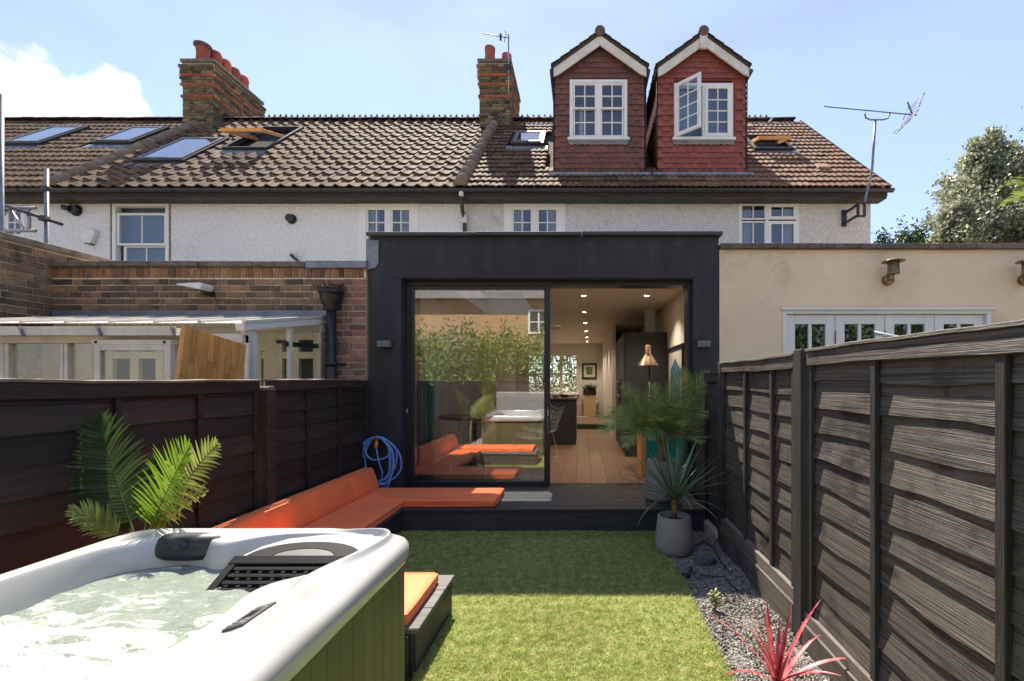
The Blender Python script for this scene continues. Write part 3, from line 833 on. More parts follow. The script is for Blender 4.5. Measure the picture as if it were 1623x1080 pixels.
    # side gutters
    for s in (-1, 1):
        gg = MB()
        e = hw + ov + 0.02
        gg.tube([(c + s * e, DY - 0.17, DZA - 0.07 - sl2 * e), (c + s * e, 11.0, DZA - 0.07 - sl2 * e)], 0.036, 10)
        gg.tube([(c + s * (hw + 0.03), DY - 0.03, DZE - 0.1), (c + s * (hw + 0.03), DY - 0.0, DZB + 0.05)], 0.012, 6)
        gg.build('dormer_gutter', T['gutter'], h)
    # lead apron with scalloped foot, and flashing at the base
    ap = MB()
    n = 40; vs = []; fs = []
    for i in range(n + 1):
        x = wx0 - 0.02 + (wx1 - wx0 + 0.04) * i / n
        vs += [(x, DY - 0.05, WZ0 + 0.0), (x, DY - 0.045, WZ0 - 0.095 - 0.026 * abs(math.sin(i * math.pi * 9 / n)))]
    for i in range(n): fs.append((2*i, 2*i+2, 2*i+3, 2*i+1))
    ap.add(vs, fs).build('lead_apron', T['lead'], h, recalc=False)
    box('lead_flashing', T['lead'], h, dx0 - 0.12, dx1 + 0.12, DY - 0.16, DY + 0.02, DZB - 0.13, DZB - 0.045, 0.01)

# dormer windows
h = houses[3]; x0, x1 = dorm[0][4], dorm[0][5]; xm = (x0 + x1) / 2; zm = (WZ0 + WZ1) / 2 + 0.03
window(h, x0, x1, WZ0, WZ1, DY - 0.01, [(x0 + 0.07, xm - 0.04, zm - 0.02, WZ1 - 0.07, 2, 2, 0.035, -0.01), (xm + 0.04, x1 - 0.07, zm - 0.02, WZ1 - 0.07, 2, 2, 0.035, -0.01),
       (x0 + 0.07, xm - 0.04, WZ0 + 0.06, zm + 0.02, 2, 2, 0.035, 0.02), (xm + 0.04, x1 - 0.07, WZ0 + 0.06, zm + 0.02, 2, 2, 0.035, 0.02)], fw=0.065, back='mauve', name='dormer_window', room=1.1)
box('mullion', T['white'], h, xm - 0.04, xm + 0.04, DY - 0.03, DY + 0.06, WZ0 + 0.06, WZ1 - 0.06)
h = houses[4]; x0, x1 = dorm[1][4], dorm[1][5]; xm = (x0 + x1) / 2; wt1 = WZ1 - 0.07
w = window(h, x0, x1, WZ0, wt1, DY - 0.01, [(xm + 0.02, x1 - 0.04, WZ0 + 0.05, wt1 - 0.04, 2, 4, 0.07, -0.02)], fw=0.05, back='pane_backing', name='dormer_window', room=0.22)
box('mullion', T['white'], w, xm - 0.02, xm + 0.02, DY - 0.03, DY + 0.06, WZ0 + 0.05, wt1 - 0.05)
# the opened left casement swings out towards the garden, hinged at its left jamb
lw, lh = (xm - x0) - 0.04, wt1 - WZ0 - 0.06
b = MB(); ring(b, 0, lw, 0, lh, 0.07, -0.02, 0.02)
for i in (1,): b.box(lw/2 - 0.011, lw/2 + 0.011, -0.012, 0.012, 0.07, lh - 0.07)
for j in (1, 2, 3): b.box(0.07, lw - 0.07, -0.010, 0.010, 0.07 + (lh - 0.14) * j / 4 - 0.011, 0.07 + (lh - 0.14) * j / 4 + 0.011)
Mc = Matrix.Translation((x0 + 0.03, DY - 0.04, WZ0 + 0.03)) @ Matrix.Rotation(R(-42), 4, 'Z')
b.build('open_casement', T['white'], w, 0.004, M=Mc)
for i in range(2):
    for j in range(4):
        MB().box(0.07 + (lw - 0.14) * i / 2 + 0.011, 0.07 + (lw - 0.14) * (i + 1) / 2 - 0.011, -0.003, 0.001, 0.07 + (lh - 0.14) * j / 4 + 0.011, 0.07 + (lh - 0.14) * (j + 1) / 4 - 0.011).build('pane', T['pane'], w, M=Mc)
# toy rocket and pendant seen inside the left dormer
tr = thing('toy_rocket', 'white toy rocket standing inside the brown dormer window', 'toy', (gx(921, DY + 0.25), DY + 0.28, WZ0 + 0.08))
rx, ry, rz = tr.location
b = MB(); b.lathe([(0.0, 0.82), (0.012, 0.76), (0.03, 0.66), (0.045, 0.55), (0.05, 0.40), (0.06, 0.36), (0.06, 0.08), (0.05, 0.05), (0.05, 0.0)], 14, (rx, ry, rz)).build('body', T['white'], tr)
b = MB()
for k in range(4):
    a = k * math.pi / 2 + 0.5
    b.bar((rx + 0.05 * math.cos(a), ry + 0.05 * math.sin(a), rz + 0.12), (rx + 0.10 * math.cos(a), ry + 0.10 * math.sin(a), rz - 0.02), 0.014)
b.build('fin', T['white'], tr)

# skylights
sk_spec = []
def skylight(i, px0, px1, py0, py1, label, open_=0, brown=False, tinted='pane', w=None):
    a = roof_hit((px0 + px1) / 2, (py0 + py1) / 2)
    lo = roof_hit((px0 + px1) / 2, py1); hi = roof_hit((px0 + px1) / 2, py0)
    hgt = (hi - lo).length
    w = w or 0.78
    x = a.x
    base = Vector((x, lo.y, lo.z)) + NV * 0.05
    M = Matrix.Translation(base) @ ROT
    s = part('skylight', houses[i]); s.name = 'skylight'
    b = MB()
    fr = 0.065
    b.box(-w/2 - fr, -w/2, -fr, hgt + fr, -0.05, 0.055); b.box(w/2, w/2 + fr, -fr, hgt + fr, -0.05, 0.055)
    b.box(-w/2, w/2, -fr, 0, -0.049, 0.054); b.box(-w/2, w/2, hgt, hgt + fr, -0.049, 0.062)
    b.build('skylight_frame', T['gutter'], s, 0.006, M=M)
    MB().box(-w/2 - fr - 0.1, w/2 + fr + 0.1, -fr - 0.22, -fr + 0.01, -0.035, -0.012).build('lead_skirt', T['lead'], s, M=M)
    Mo = M
    if open_:
        Mo = M @ Matrix.Translation((0, hgt / 2, 0.03)) @ Matrix.Rotation(R(-open_), 4, 'X') @ Matrix.Translation((0, -hgt / 2, -0.03))
    b = MB()
    b.box(-w/2 + 0.004, -w/2 + 0.05, 0.004, hgt - 0.004, 0.0, 0.075); b.box(w/2 - 0.05, w/2 - 0.004, 0.004, hgt - 0.004, 0.0, 0.075)
    b.box(-w/2 + 0.05, w/2 - 0.05, 0.004, 0.06, 0.001, 0.074); b.box(-w/2 + 0.05, w/2 - 0.05, hgt - 0.06, hgt - 0.004, 0.001, 0.074)
    b.build('skylight_sash', T['oak'] if brown else T['galv'], s, 0.005, M=Mo)
    MB().box(-w/2 + 0.05, w/2 - 0.05, 0.06, hgt - 0.06, 0.055, 0.062).build('pane', T['pane'], s, M=Mo)
    MB().box(-w/2, w/2, 0, hgt, -0.16, -0.14).build('pane_backing', T['white'] if not brown else T['dark_room'], s, M=M)  # white puts the bright sky's reflection into the colour; dark under open sashes
    sk_spec.append((x - w/2 - 0.16, x + w/2 + 0.16, lo, hgt))
    return s
skylight(0, 35, 100, 214, 233, '')
skylight(0, 178, 236, 213, 231, '')
skylight(1, 245, 330, 232, 260, '', w=0.95)
skylight(2, 385, 452, 212, 240, '', open_=24, brown=True, w=0.9)
skylight(3, 815, 862, 217, 233, '', w=0.62)
skylight(4, 1190, 1240, 223, 241, '', open_=24, brown=True, w=0.72)
def in_sky(x, u):
    p = on_roof(x, u + 0.12)
    for a, b_, lo, hgt in sk_spec:
        if a < x < b_ and lo.y - 0.12 < p.y < lo.y + hgt * math.cos(TH) + 0.08: return True
    return False
RF = [bpy.data.objects[h['roof']] for h in houses]
for h in houses: del h['roof']
lay_tiles(RF[0], XB[0], XB[1] - 0.06, 'flat', T['tile'], in_sky, seed=1)
lay_tiles(RF[1], XB[1] + 0.06, XB[2], 'pantile', T['tile'], in_sky, seed=2)
lay_tiles(RF[2], XB[2], XB[3] - 0.08, 'pantile', T['tile'], in_sky, seed=3)
lay_tiles(RF[3], XB[3] + 0.08, XB[4], 'roman', T['tile_b'], lambda x, u: in_sky(x, u) or in_dorm(x, u), seed=4)
lay_tiles(RF[4], XB[4], XB[5] + 0.14, 'roman', T['tile_o'], lambda x, u: in_sky(x, u) or in_dorm(x, u), seed=5)
ridge_tiles(RF[0], XB[0], XB[1], False)
ridge_tiles(RF[1], XB[1], XB[1] + 12.01 * 0.30); ridge_tiles(RF[2], XB[1] + 12 * 0.30, XB[3] + 0.2); ridge_tiles(RF[3], XB[3], XB[4])
ridge_tiles(RF[4], XB[4], XB[5] - 0.6); ridge_tiles(RF[4], XB[5] - 0.6, XB[5] + 0.14, False)
verge_rolls(RF[1], XB[1], -0.05, SLEN - 0.55)
verge_rolls(RF[3], XB[3], -0.05, SLEN - 0.55)
b = MB(); p0, p1 = on_roof(XB[5] + 0.15, -0.05, 0.0), on_roof(XB[5] + 0.15, SLEN, 0.0)
b.bar(p0, p1, 0.03, 0.10); b.build('verge_board', T['timber_dark'], houses[4])
# roof vents on the end house
for px, py in ((1305, 272), (1186, 206)):
    p = roof_hit(px, py)
    MB().prism([(-0.14, 0.0), (0.14, 0.0), (0.12, 0.09), (-0.12, 0.09)], 'y', 0, 0.22).build('roof_vent', mat('vent_clay', (0.42, 0.22, 0.15), 0.8, 0.2, 10), houses[4], 0.015, M=Matrix.Translation(p) @ ROT)

# ---------------------------------------------------------------- bricks
def brick_mesh(m):
    b = MB()      # unit brick with a chamfered face, looks towards -y
    e = 0.03
    b.add([(-0.5, 0.5, -0.5), (0.5, 0.5, -0.5), (0.5, 0.5, 0.5), (-0.5, 0.5, 0.5), (-0.5, -0.3, -0.5), (0.5, -0.3, -0.5), (0.5, -0.3, 0.5), (-0.5, -0.3, 0.5),
           (-0.5 + e, -0.5, -0.42), (0.5 - e, -0.5, -0.42), (0.5 - e, -0.5, 0.42), (-0.5 + e, -0.5, 0.42)],
          [(8, 9, 10, 11), (4, 5, 9, 8), (5, 6, 10, 9), (6, 7, 11, 10), (7, 4, 8, 11), (0, 1, 5, 4), (1, 2, 6, 5), (2, 3, 7, 6), (3, 0, 4, 7)])
    return b.mesh('brick', m)
BM = {k: brick_mesh(T[k]) for k in ('brick', 'brick_o', 'brick_p', 'stock', 'red_band')}
def lay_bricks(parent, org, ang, width, z0, rows, pick, skip=None, out=None, seed=0, bl=0.213, bh=0.063, j=0.012):
    """org: corner of the face, ang: heading of the course about z (0 = facing the garden); pick(row) gives the mesh"""
    r = random.Random(seed)
    c, s = math.cos(ang), math.sin(ang)
    Rz = Matrix.Rotation(ang, 4, 'Z')
    for k in range(rows):
        z = z0 + k * (bh + j) + bh / 2
        u = -(0.0 if k % 2 == 0 else (bl * 0.75 + j / 2)) ; i = 0
        o = out(k) if out else 0.0
        while u < width:
            L = bl if (i + k) % 2 == 0 else bl / 2 - j / 2
            a, b_ = max(u, -o if o else 0), min(u + L, width + (o if o else 0))
            if b_ - a > 0.03 and not (skip and skip((a + b_) / 2, z)):
                cu = (a + b_) / 2
                d = -o - 0.004 - r.uniform(0, 0.005)
                p = Vector((org[0] + c * cu - s * d, org[1] + s * cu + c * d, z + r.uniform(-0.002, 0.002)))
                me = pick(k, r)
                inst('brick', me, parent, Matrix.Translation(p) @ Rz @ Matrix.Rotation(r.uniform(-0.008, 0.008), 4, 'Y') @ Matrix.Diagonal((b_ - a, 0.011, bh, 1)))
            u += L + j; i += 1

def chimney(label, xl, xr, y0, y1, zb, zt, npots, seed):
    t = thing('chimney_stack', label, 'chimney', ((xl + xr) / 2, (y0 + y1) / 2, zb), 'brick chimney stacks on the ridge')
    rows = int((zt - zb) / 0.075)
    def out(k):
        q = rows - k           # courses from the top
        return {1: 0.075, 2: 0.06, 3: 0.045, 4: 0.06, 5: 0.045, 6: 0.03, 7: 0.04, 11: 0.03}.get(q, 0.0)
    band = lambda k: (rows - k) in (4, 7, 11)
    pick = lambda k, r: BM['red_band'] if band(k) else BM['stock']
    b = MB(); b.box(xl + 0.004, xr - 0.004, y0 + 0.004, y1, zb - 0.5, zt)
    for k in range(rows):
        o = out(k)
        if o: b.box(xl - o + 0.006, xr + o - 0.006, y0 - o + 0.006, y1 + o, zb + k * 0.075 + 0.004, zb + k * 0.075 + 0.071)
    b.build('core', T['mortar_d'], t)
    lay_bricks(t, (xl, y0), 0, xr - xl, zb, rows, pick, out=out, seed=seed)
    lay_bricks(t, (xr, y0), math.pi / 2, y1 - y0, zb, rows, pick, out=out, seed=seed + 1)
    MB().box(xl - 0.05, xr + 0.05, y0 - 0.05, y1 + 0.05, zt, zt + 0.09).build('flaunching', T['stone_cap'], t, 0.02)
    MB().box(xl - 0.03, xr + 0.05, y0 - 0.05, y0 + 0.2, zb - 0.12, zb + 0.03).build('lead_flashing', T['lead'], t, 0.01)
    return t
zt1 = gz(100, 11.6)
c1 = chimney('large yellow and dark brick chimney with five clay pots at left', gx(290, 11.6), gx(338, 11.6), 11.6, 13.35, gz(207, 11.6), zt1, 5, 21)
c2 = chimney('narrow brick chimney with clay pots and aerial beside the brown dormer', gx(760, 11.6), gx(808, 11.6), 11.6, 12.95, gz(207, 11.6), gz(100, 11.6), 3, 31)
def pot(t, x, y, z, r, h, kind=0):
    b = MB()
    pr = [(r * 1.04, 0), (r * 0.98, h * 0.3), (r * 0.94, h * 0.72), (r * 1.0, h * 0.8), (r * 1.03, h), (r * 0.86, h), (r * 0.8, h * 0.5)]
    b.lathe(pr, 20, (x, y, z)); o = b.build('chimney_pot', T['pot_clay'], t)
    if kind: MB().lathe([(r * 1.0, 0), (r * 1.35, 0.02), (r * 1.3, 0.07), (r * 0.7, 0.13), (0.0, 0.15)], 20, (x, y, z + h)).build('cowl', T['ridge'], t)
xc = (gx(290, 11.6) + gx(338, 11.6)) / 2
for k in range(5):
    pot(c1, xc + (0.0 if k else -0.06), 11.82 + k * 0.325, zt1 + 0.08, 0.15, 0.56 if k else 0.46, 1 if k == 0 else 0)
x2 = (gx(760, 11.6) + gx(808, 11.6)) / 2
z2 = gz(100, 11.6) + 0.08
pot(c2, x2 - 0.16, 11.80, z2, 0.135, 0.44); pot(c2, x2 + 0.04, 12.45, z2, 0.11, 0.50, 0); pot(c2, x2 + 0.24, 12.0, z2, 0.13, 0.40)

# lead soaker teeth at the foot of the left chimney
b = MB(); xr = gx(338, 11.6) + 0.015
for k in range(9):
    y = 11.6 + k * 0.13
    if roof_z(y) < RZ + 0.1:
        zb = min(roof_z(y), RZ) 
        b.add([(xr, y, zb), (xr, y + 0.14, zb + 0.1), (xr, y + 0.09, zb + 0.24), (xr, y, zb + 0.12)], [(0, 1, 2, 3)])
b.build('stepped_flashing', T['lead'], c1, recalc=False)

# ---------------------------------------------------------------- aerials
def yagi(t, tip, tail, n, el, m=T['steel'], r=0.008):
    tip, tail = Vector(tip), Vector(tail)
    MB().tube([tip, tail], r * 1.3, 6).build('boom', m, t)
    for k in range(n):
        p = tip.lerp(tail, (k + 0.3) / (n + 0.6))
        MB().tube([p + Vector((-0.01, -el * 0.75, -el * 0.35)), p + Vector((0.01, el * 0.75, el * 0.35))], r * 0.45, 5).build('element', m, t)
px = gx(806, 11.55); Y = 11.55
a = thing('tv_aerial', 'small aerial on a thin mast strapped to the narrow chimney', 'aerial', (px, Y, gz(160, Y)), 'roof aerials')
MB().tube([(px, Y, gz(160, Y)), (px, Y, gz(55, Y))], 0.018, 8).build('mast', T['steel'], a)
yagi(a, (gx(765, Y), Y, gz(53, Y)), (px + 0.03, Y, gz(61, Y)), 5, 0.10, T['gutter'])
box('reflector', T['gutter'], a, gx(792, Y), gx(795, Y), Y - 0.02, Y + 0.02, gz(64, Y), gz(54, Y))
MB().bar((gx(799, Y), Y, gz(67, Y)), (gx(802, Y), Y - 0.06, gz(60, Y)), 0.012).bar((gx(801, Y), Y, gz(49, Y)), (gx(803, Y), Y - 0.06, gz(60, Y)), 0.012).build('director', T['gutter'], a)
Y = 8.34
a = thing('tv_aerial', 'long aerial on a tall bent pole bracketed to the end house', 'aerial', (gx(1368, Y), Y, gz(345, Y)), 'roof aerials')
pl = [(gx(1370, Y), Y, gz(342, Y)), (gx(1371, Y), Y, gz(315, Y)), (gx(1377, Y), Y - 0.05, gz(285, Y)), (gx(1379, Y), Y - 0.06, gz(270, Y)), (gx(1381, Y), Y - 0.06, gz(240, Y)), (gx(1384, Y), Y - 0.06, gz(193, Y))]
MB().tube(pl, 0.022, 8).build('mast', T['galv'], a)
b = MB(); xb = gx(1360, Y)
ring(b, gx(1359, Y), gx(1371, Y), gz(344, Y), gz(321, Y), 0.022, Y - 0.03, Y + 0.03); b.box(gx(1358, Y), gx(1362, Y), Y + 0.03, WY + 0.005, gz(326, Y), gz(323, Y)); b.box(gx(1358, Y), gx(1362, Y), Y + 0.03, WY + 0.005, gz(343, Y), gz(340, Y)); b.box(gx(1358, Y) - 0.02, gx(1362, Y) + 0.02, WY - 0.03, WY + 0.005, gz(346, Y), gz(319, Y))
b.build('bracket', T['gutter'], a)
MB().tube([(gx(1367, Y), Y - 0.06, gz(181, Y)), (gx(1369, Y), Y - 0.06, gz(190, Y)), (gx(1376, Y), Y - 0.06, gz(193, Y)), (gx(1396, Y), Y - 0.06, gz(193, Y)), (gx(1404, Y), Y - 0.06, gz(191, Y)), (gx(1407, Y), Y - 0.06, gz(183, Y))], 0.014, 6).build('cradle', T['galv'], a)
yagi(a, (gx(1303, Y), Y - 0.06, gz(172, Y)), (gx(1450, Y), Y - 0.06, gz(186, Y)), 15, 0.055, T['galv'])
b = MB()
for s in (1, -1):
    base = Vector((gx(1440, Y), Y - 0.06, gz(185, Y)))
    d = Vector((0.10 if s > 0 else -0.18, 0, 0.27 if s > 0 else -0.24))
    for yy in (-0.20, 0.20): b.tube([base + Vector((0, yy, 0.02 * s)), base + d + Vector((0, yy, 0))], 0.007, 5)
    for q in (0.15, 0.45, 0.75, 1.0): b.tube([base + d * q + Vector((0, -0.20, 0)), base + d * q + Vector((0.05, 0.20, 0))], 0.006, 5)
b.bar((gx(1435, Y), Y - 0.06, gz(165, Y)), (gx(1443, Y), Y - 0.06, gz(187, Y)), 0.02)
b.build('reflector', T['galv'], a)
# ---------------------------------------------------------------- our black extension
XF = 5.30                                   # garden face of the extensions
XL, XR = -2.49, 1.575
ZT = 3.17
FL = 0.225                                  # indoor floor and deck level
DX0, DX1, DZ1 = gx(641, XF + 0.1), gx(1096, XF + 0.1), 2.68
ext = thing('black_extension', 'single-storey black rendered extension with wide sliding glass doors', 'extension', ((XL + XR) / 2, XF, 0))
b = MB()
b.box(XL, DX0, XF, XF + 0.32, 0, DZ1); b.box(DX1, XR, XF, XF + 0.32, 0, DZ1)
b.box(XL, XR, XF, XF + 0.32, DZ1, ZT)
b.build('front_wall', T['black_render'], ext)
b = MB(); b.box(XL, XL + 0.19, XF + 0.32, WY, 0, ZT - 0.002); b.build('side_wall', T['black_render'], ext)
b = MB(); b.box(XR - 0.17, XR, XF + 0.32, WY, 0, ZT - 0.002); b.build('side_wall', T['black_render'], ext)
# slim render bead round the opening
b = MB(); b.box(DX0 - 0.10, DX1 + 0.07, XF - 0.012, XF + 0.001, DZ1 + 0.02, DZ1 + 0.035); b.build('drip_bead', T['alu'], ext)
# coping in lengths
cx = [XL - 0.03, -1.25, -0.02, XR + 0.04]
cc = part('coping', ext)
for i in range(3):
    MB().box(cx[i] + 0.002, cx[i+1] - 0.002, XF - 0.06, XF + 0.36, ZT + 0.001, ZT + 0.045).build('coping_slab', T['coping'], cc, 0.012, M=Matrix.Translation((0, 0, 0.004 * (i - 1))))
# flat roof with the roof light left open
SK = (-1.82, -0.90, 6.44, 8.60)
b = MB()
zr0, zr1 = 2.76, 3.06
b.box(XL + 0.19, SK[0], XF + 0.32, WY + 0.24, zr0, zr1); b.box(SK[1], XR - 0.17, XF + 0.32, WY + 0.24, zr0, zr1)
b.box(SK[0], SK[1], XF + 0.32, SK[2], zr0 + 0.001, zr1); b.box(SK[0], SK[1], SK[3], WY + 0.24, zr0 + 0.001, zr1)
b.build('flat_roof', T['ceil_in'], ext)
b = MB(); ring_y = lambda: None
b.box(SK[0] - 0.06, SK[0], SK[2] - 0.06, SK[3] + 0.06, zr1, zr1 + 0.12); b.box(SK[1], SK[1] + 0.06, SK[2] - 0.06, SK[3] + 0.06, zr1, zr1 + 0.12)
b.box(SK[0], SK[1], SK[2] - 0.06, SK[2], zr1, zr1 + 0.12); b.box(SK[0], SK[1], SK[3], SK[3] + 0.06, zr1, zr1 + 0.12)
rl = b.build('roof_light', T['alu'], ext)
box('pane', glass('roof_glass', 0.05, (0.93, 0.95, 0.95)), rl, SK[0] - 0.03, SK[1] + 0.03, SK[2] - 0.03, SK[3] + 0.03, zr1 + 0.121, zr1 + 0.14)
# sliding door: frame, two sliding leaves (right-hand one parked behind the left), threshold
DY0 = XF + 0.14
fr = part('sliding_door', ext)
b = MB()
b.box(DX0, DX0 + 0.055, DY0 - 0.02, DY0 + 0.16, FL, DZ1); b.box(DX1 - 0.045, DX1, DY0 - 0.02, DY0 + 0.16, FL, DZ1)
b.box(DX0 + 0.055, DX1 - 0.045, DY0 - 0.02, DY0 + 0.16, DZ1 - 0.055, DZ1); b.box(DX0 + 0.055, DX1 - 0.045, DY0 - 0.03, DY0 + 0.16, FL - 0.03, FL + 0.006)
b.build('door_frame', T['alu'], fr, 0.004)
XM = gx(867, DY0)
for k, (x0, x1, y) in enumerate(((DX0 + 0.055, XM + 0.035, DY0 + 0.0), (DX0 + 0.10, XM + 0.03, DY0 + 0.075))):
    b = MB(); ring(b, x0, x1, FL + 0.008, DZ1 - 0.056, 0.04 if k == 0 else 0.032, y, y + 0.055, 0.05)
    b.box(x1 - 0.07, x1 - 0.04, y + 0.001, y + 0.054, FL + 0.06, DZ1 - 0.1)
    b.build('leaf_frame', T['alu'], fr, 0.003)
    if k == 0:
        box('pane', T['glass'], fr, x0 + 0.04, x1 - 0.07, y + 0.02, y + 0.04, FL + 0.058, DZ1 - 0.096)
    else:
        box('pane', glass('inner_glass', 0.02, (0.96, 0.97, 0.96)), fr, x0 + 0.032, x1 - 0.07, y + 0.02, y + 0.04, FL + 0.058, DZ1 - 0.088)
b = MB(); b.box(XM + 0.005, XM + 0.02, DY0 - 0.028, DY0 - 0.001, gz(690, DY0), gz(645, DY0)); b.build('handle', T['galv'], fr, 0.004)
b = MB(); b.box(XM + 0.008, XM + 0.018, DY0 - 0.034, DY0 - 0.029, gz(659, DY0), gz(650, DY0)); b.build('lock', T['white_plastic'], fr)
b = MB(); b.box(DX0 + 0.02, DX0 + 0.03, DY0 - 0.026, DY0 - 0.018, gz(654, DY0), gz(648, DY0)); b.build('keeper', T['white_plastic'], fr)
# up-and-down wall lights
for px, lab in ((607, 'left'), (1116, 'right')):
    y = XF - 0.08
    x0 = gx(px - 10, y); x1 = gx(px + 11, y)
    t = thing('wall_light', 'small grey box wall light on the black pier at the %s' % lab, 'wall light', ((x0 + x1) / 2, y, gz(545, y)), 'box wall lights')
    box('housing', mat('wl', (0.16, 0.16, 0.165), 0.45, 0.1, 8, metal=0.4), t, x0, x1, y, XF - 0.012, gz(550, y), gz(540, y), 0.003)
    box('back_plate', T['alu'], t, x0 + 0.02, x1 + 0.02, XF - 0.0125, XF - 0.001, gz(550, y), gz(541, y))
# lead wrap at the left end of the parapet
b = MB()
b.prism([(-2.53, 3.13), (-2.38, 3.13), (-2.385, 2.86), (-2.42, 2.80), (-2.53, 2.78)], 'y', XF - 0.022, XF - 0.003)
b.box(XL - 0.042, XL - 0.004, XF - 0.02, XF + 0.32, 2.79, 3.14)
b.build('lead_wrap', T['lead'], ext, 0.008)

# ---------------------------------------------------------------- brick extension of the left neighbour
BX0, BX1 = XB[2], XL - 0.05
ZB = gz(424, XF)
be = thing('brick_extension', 'neighbour extension of brown mottled brick with soldier course and stone coping', 'extension', ((BX0 + BX1) / 2, XF, 0))
w = MB().box(BX0 - 0.05, BX1, XF, WY, 0, ZB).build('wall', T['mortar'], be)
zc = gz(431, XF)
top_sol = ZB - 0.0
sol_h = 0.118
def bpick(k, r):
    return BM['brick']
nrows = 23
zrow0 = top_sol - sol_h - 0.012 - nrows * 0.075
def bskip(u, z):
    x = BX0 + u
    if z < 1.40: return True
    return x < -3.10 and z < 2.20
def pick2(k, r): return BM['brick']
# right-hand strip is paler brick
split = 3.02
lay_bricks(w, (BX0, XF), 0, (-3.02 - BX0) - 0.006, zrow0, nrows, pick2, skip=bskip, seed=3)
lay_bricks(w, (-3.02, XF), 0, BX1 + 3.02, zrow0, nrows, lambda k, r: BM['brick_p'], skip=lambda u, z: z < 1.40 or (0.40 < u < 0.545 and abs(z - gz(553, XF)) < 0.06 and False), seed=4)
# soldier course
r = random.Random(9); x = BX0
while x < BX1 - 0.05:
    d = 0.004 + r.uniform(0, 0.006)
    inst('brick', BM['brick_o'], w, Matrix.Translation((x + 0.0325, XF - d + 0.01, top_sol - sol_h / 2 - 0.004)) @ Matrix.Rotation(r.uniform(-0.02, 0.02), 4, 'Y') @ Matrix.Diagonal((0.064, 0.03, sol_h, 1)))
    x += 0.0755
cp = part('coping', be)
x = BX0 - 0.02
while x < BX1 - 0.8:
    L = 0.60 + r.uniform(-0.02, 0.03)
    MB().box(x, x + L - 0.008, XF - 0.055, XF + 0.3, ZB, ZB + 0.062).build('coping_stone', T['stone_cap'], cp, 0.010, M=Matrix.Translation((0, 0, r.uniform(-0.004, 0.004))))
    x += L
MB().box(x, BX1 + 0.03, XF - 0.06, XF + 0.3, ZB - 0.02, ZB + 0.07).build('lead_cap', T['lead'], cp, 0.012)
# air brick
x0, x1 = gx(531, XF), gx(557, XF)
b = MB(); z0, z1 = gz(558, XF), gz(543, XF)
b.box(x0, x1, XF - 0.028, XF - 0.004, z0, z1); ab = b.build('air_brick', T['brick_p'], be)
b = MB()
for i in range(6):
    for j in range(4):
        b.box(x0 + 0.015 + i * 0.028, x0 + 0.033 + i * 0.028, XF - 0.0295, XF - 0.0275, z0 + 0.012 + j * 0.025, z0 + 0.028 + j * 0.025)
b.build('vent_hole', T['black_plastic'], ab)
# boundary wall running towards the garden at the far left
bw = thing('boundary_wall', 'weathered brick boundary wall with sloping coping at far left', 'wall', (BX0, 5.0, 0))
XW = BX0 - 0.02
ZW = 3.00
w2 = MB().box(XW - 0.25, XW, 3.2, 7.2, 0, ZW).build('wall', T['mortar_d'], bw)
lay_bricks(w2, (XW, 4.55), math.pi / 2, 1.6, ZW - 0.014 - 13 * 0.075, 13, lambda k, r: BM['brick'], seed=8)
MB().box(XW - 0.30, XW + 0.045, 3.2, 7.2, ZW, ZW + 0.07).build('coping', T['stone_cap'], bw, 0.01)

# rainwater hopper and downpipe
px = 525; Y = XF - 0.10; x = gx(px, Y)
t = thing('rainwater_downpipe', 'black cast hopper and downpipe choked with leaves on the brick wall', 'downpipe', (x, Y, 0.2))
b = MB(); b.tube([(x, Y, 0.3), (x, Y, gz(492, Y))], 0.052, 16); b.build('pipe', T['black_plastic'], t)
b = MB(); b.lathe([(0.055, 0), (0.058, 0.02), (0.10, 0.10), (0.118, 0.17), (0.12, 0.20), (0.135, 0.205), (0.135, 0.235), (0.118, 0.235), (0.09, 0.1)], 20, (x, Y, gz(494, Y))); b.build('hopper', T['black_plastic'], t)
b = MB(); b.tube([(x, Y, gz(573, Y)), (x, Y, gz(581, Y))], 0.062, 16); b.tube([(x, Y, gz(577, Y)), (x + 0.12, Y + 0.09, gz(577, Y))], 0.015, 6); b.build('bracket', T['black_plastic'], t)
r = random.Random(4); b = MB()
zt = gz(462, Y)
for k in range(60):
    p = Vector((x + r.uniform(-0.11, 0.11), Y + r.uniform(-0.09, 0.09), zt + r.uniform(-0.02, 0.07)))
    q = p + Vector((r.uniform(-0.07, 0.07), r.uniform(-0.05, 0.05), r.uniform(-0.02, 0.05)))
    b.bar(p, q, 0.008, 0.02)
b.build('leaf_litter', mat('litter', (0.11, 0.055, 0.03), 0.9, 0.4, 30), t)
b = MB(); b.tube([(x - 0.0, Y + 0.02, gz(470, Y)), (x + 0.02, XF + 0.02, gz(455, Y))], 0.03, 10); b.build('outlet', T['black_plastic'], t)

# flood light with its cable
Y = XF - 0.16
t = thing('flood_light', 'tilted white flood light on the brown brick wall above the lean-to', 'lamp', (gx(320, XF), XF, gz(455, XF)))
b = MB(); b.prism([(gx(289, Y), gz(452, Y)), (gx(326, Y), gz(450, Y)), (gx(329, Y), gz(454, Y)), (gx(325, Y), gz(461, Y)), (gx(305, Y), gz(456, Y)), (gx(290, Y), gz(454.5, Y))], 'y', Y - 0.08, Y + 0.09)
b.build('head', T['white_plastic'], t, 0.006)
MB().box(gx(317, Y), gx(324, Y), Y + 0.0, XF - 0.002, gz(467, Y), gz(459, Y)).build('mount', T['black_plastic'], t, 0.005)
MB().tube([(gx(321, Y), XF - 0.03, gz(464, Y)), (gx(325, Y), XF - 0.02, gz(475, Y)), (gx(331, Y), XF - 0.015, gz(488, Y)), (gx(331, Y), XF - 0.015, gz(503, Y))], 0.008, 6).build('cable', mat('cable_tan', (0.25, 0.17, 0.09), 0.7), t)

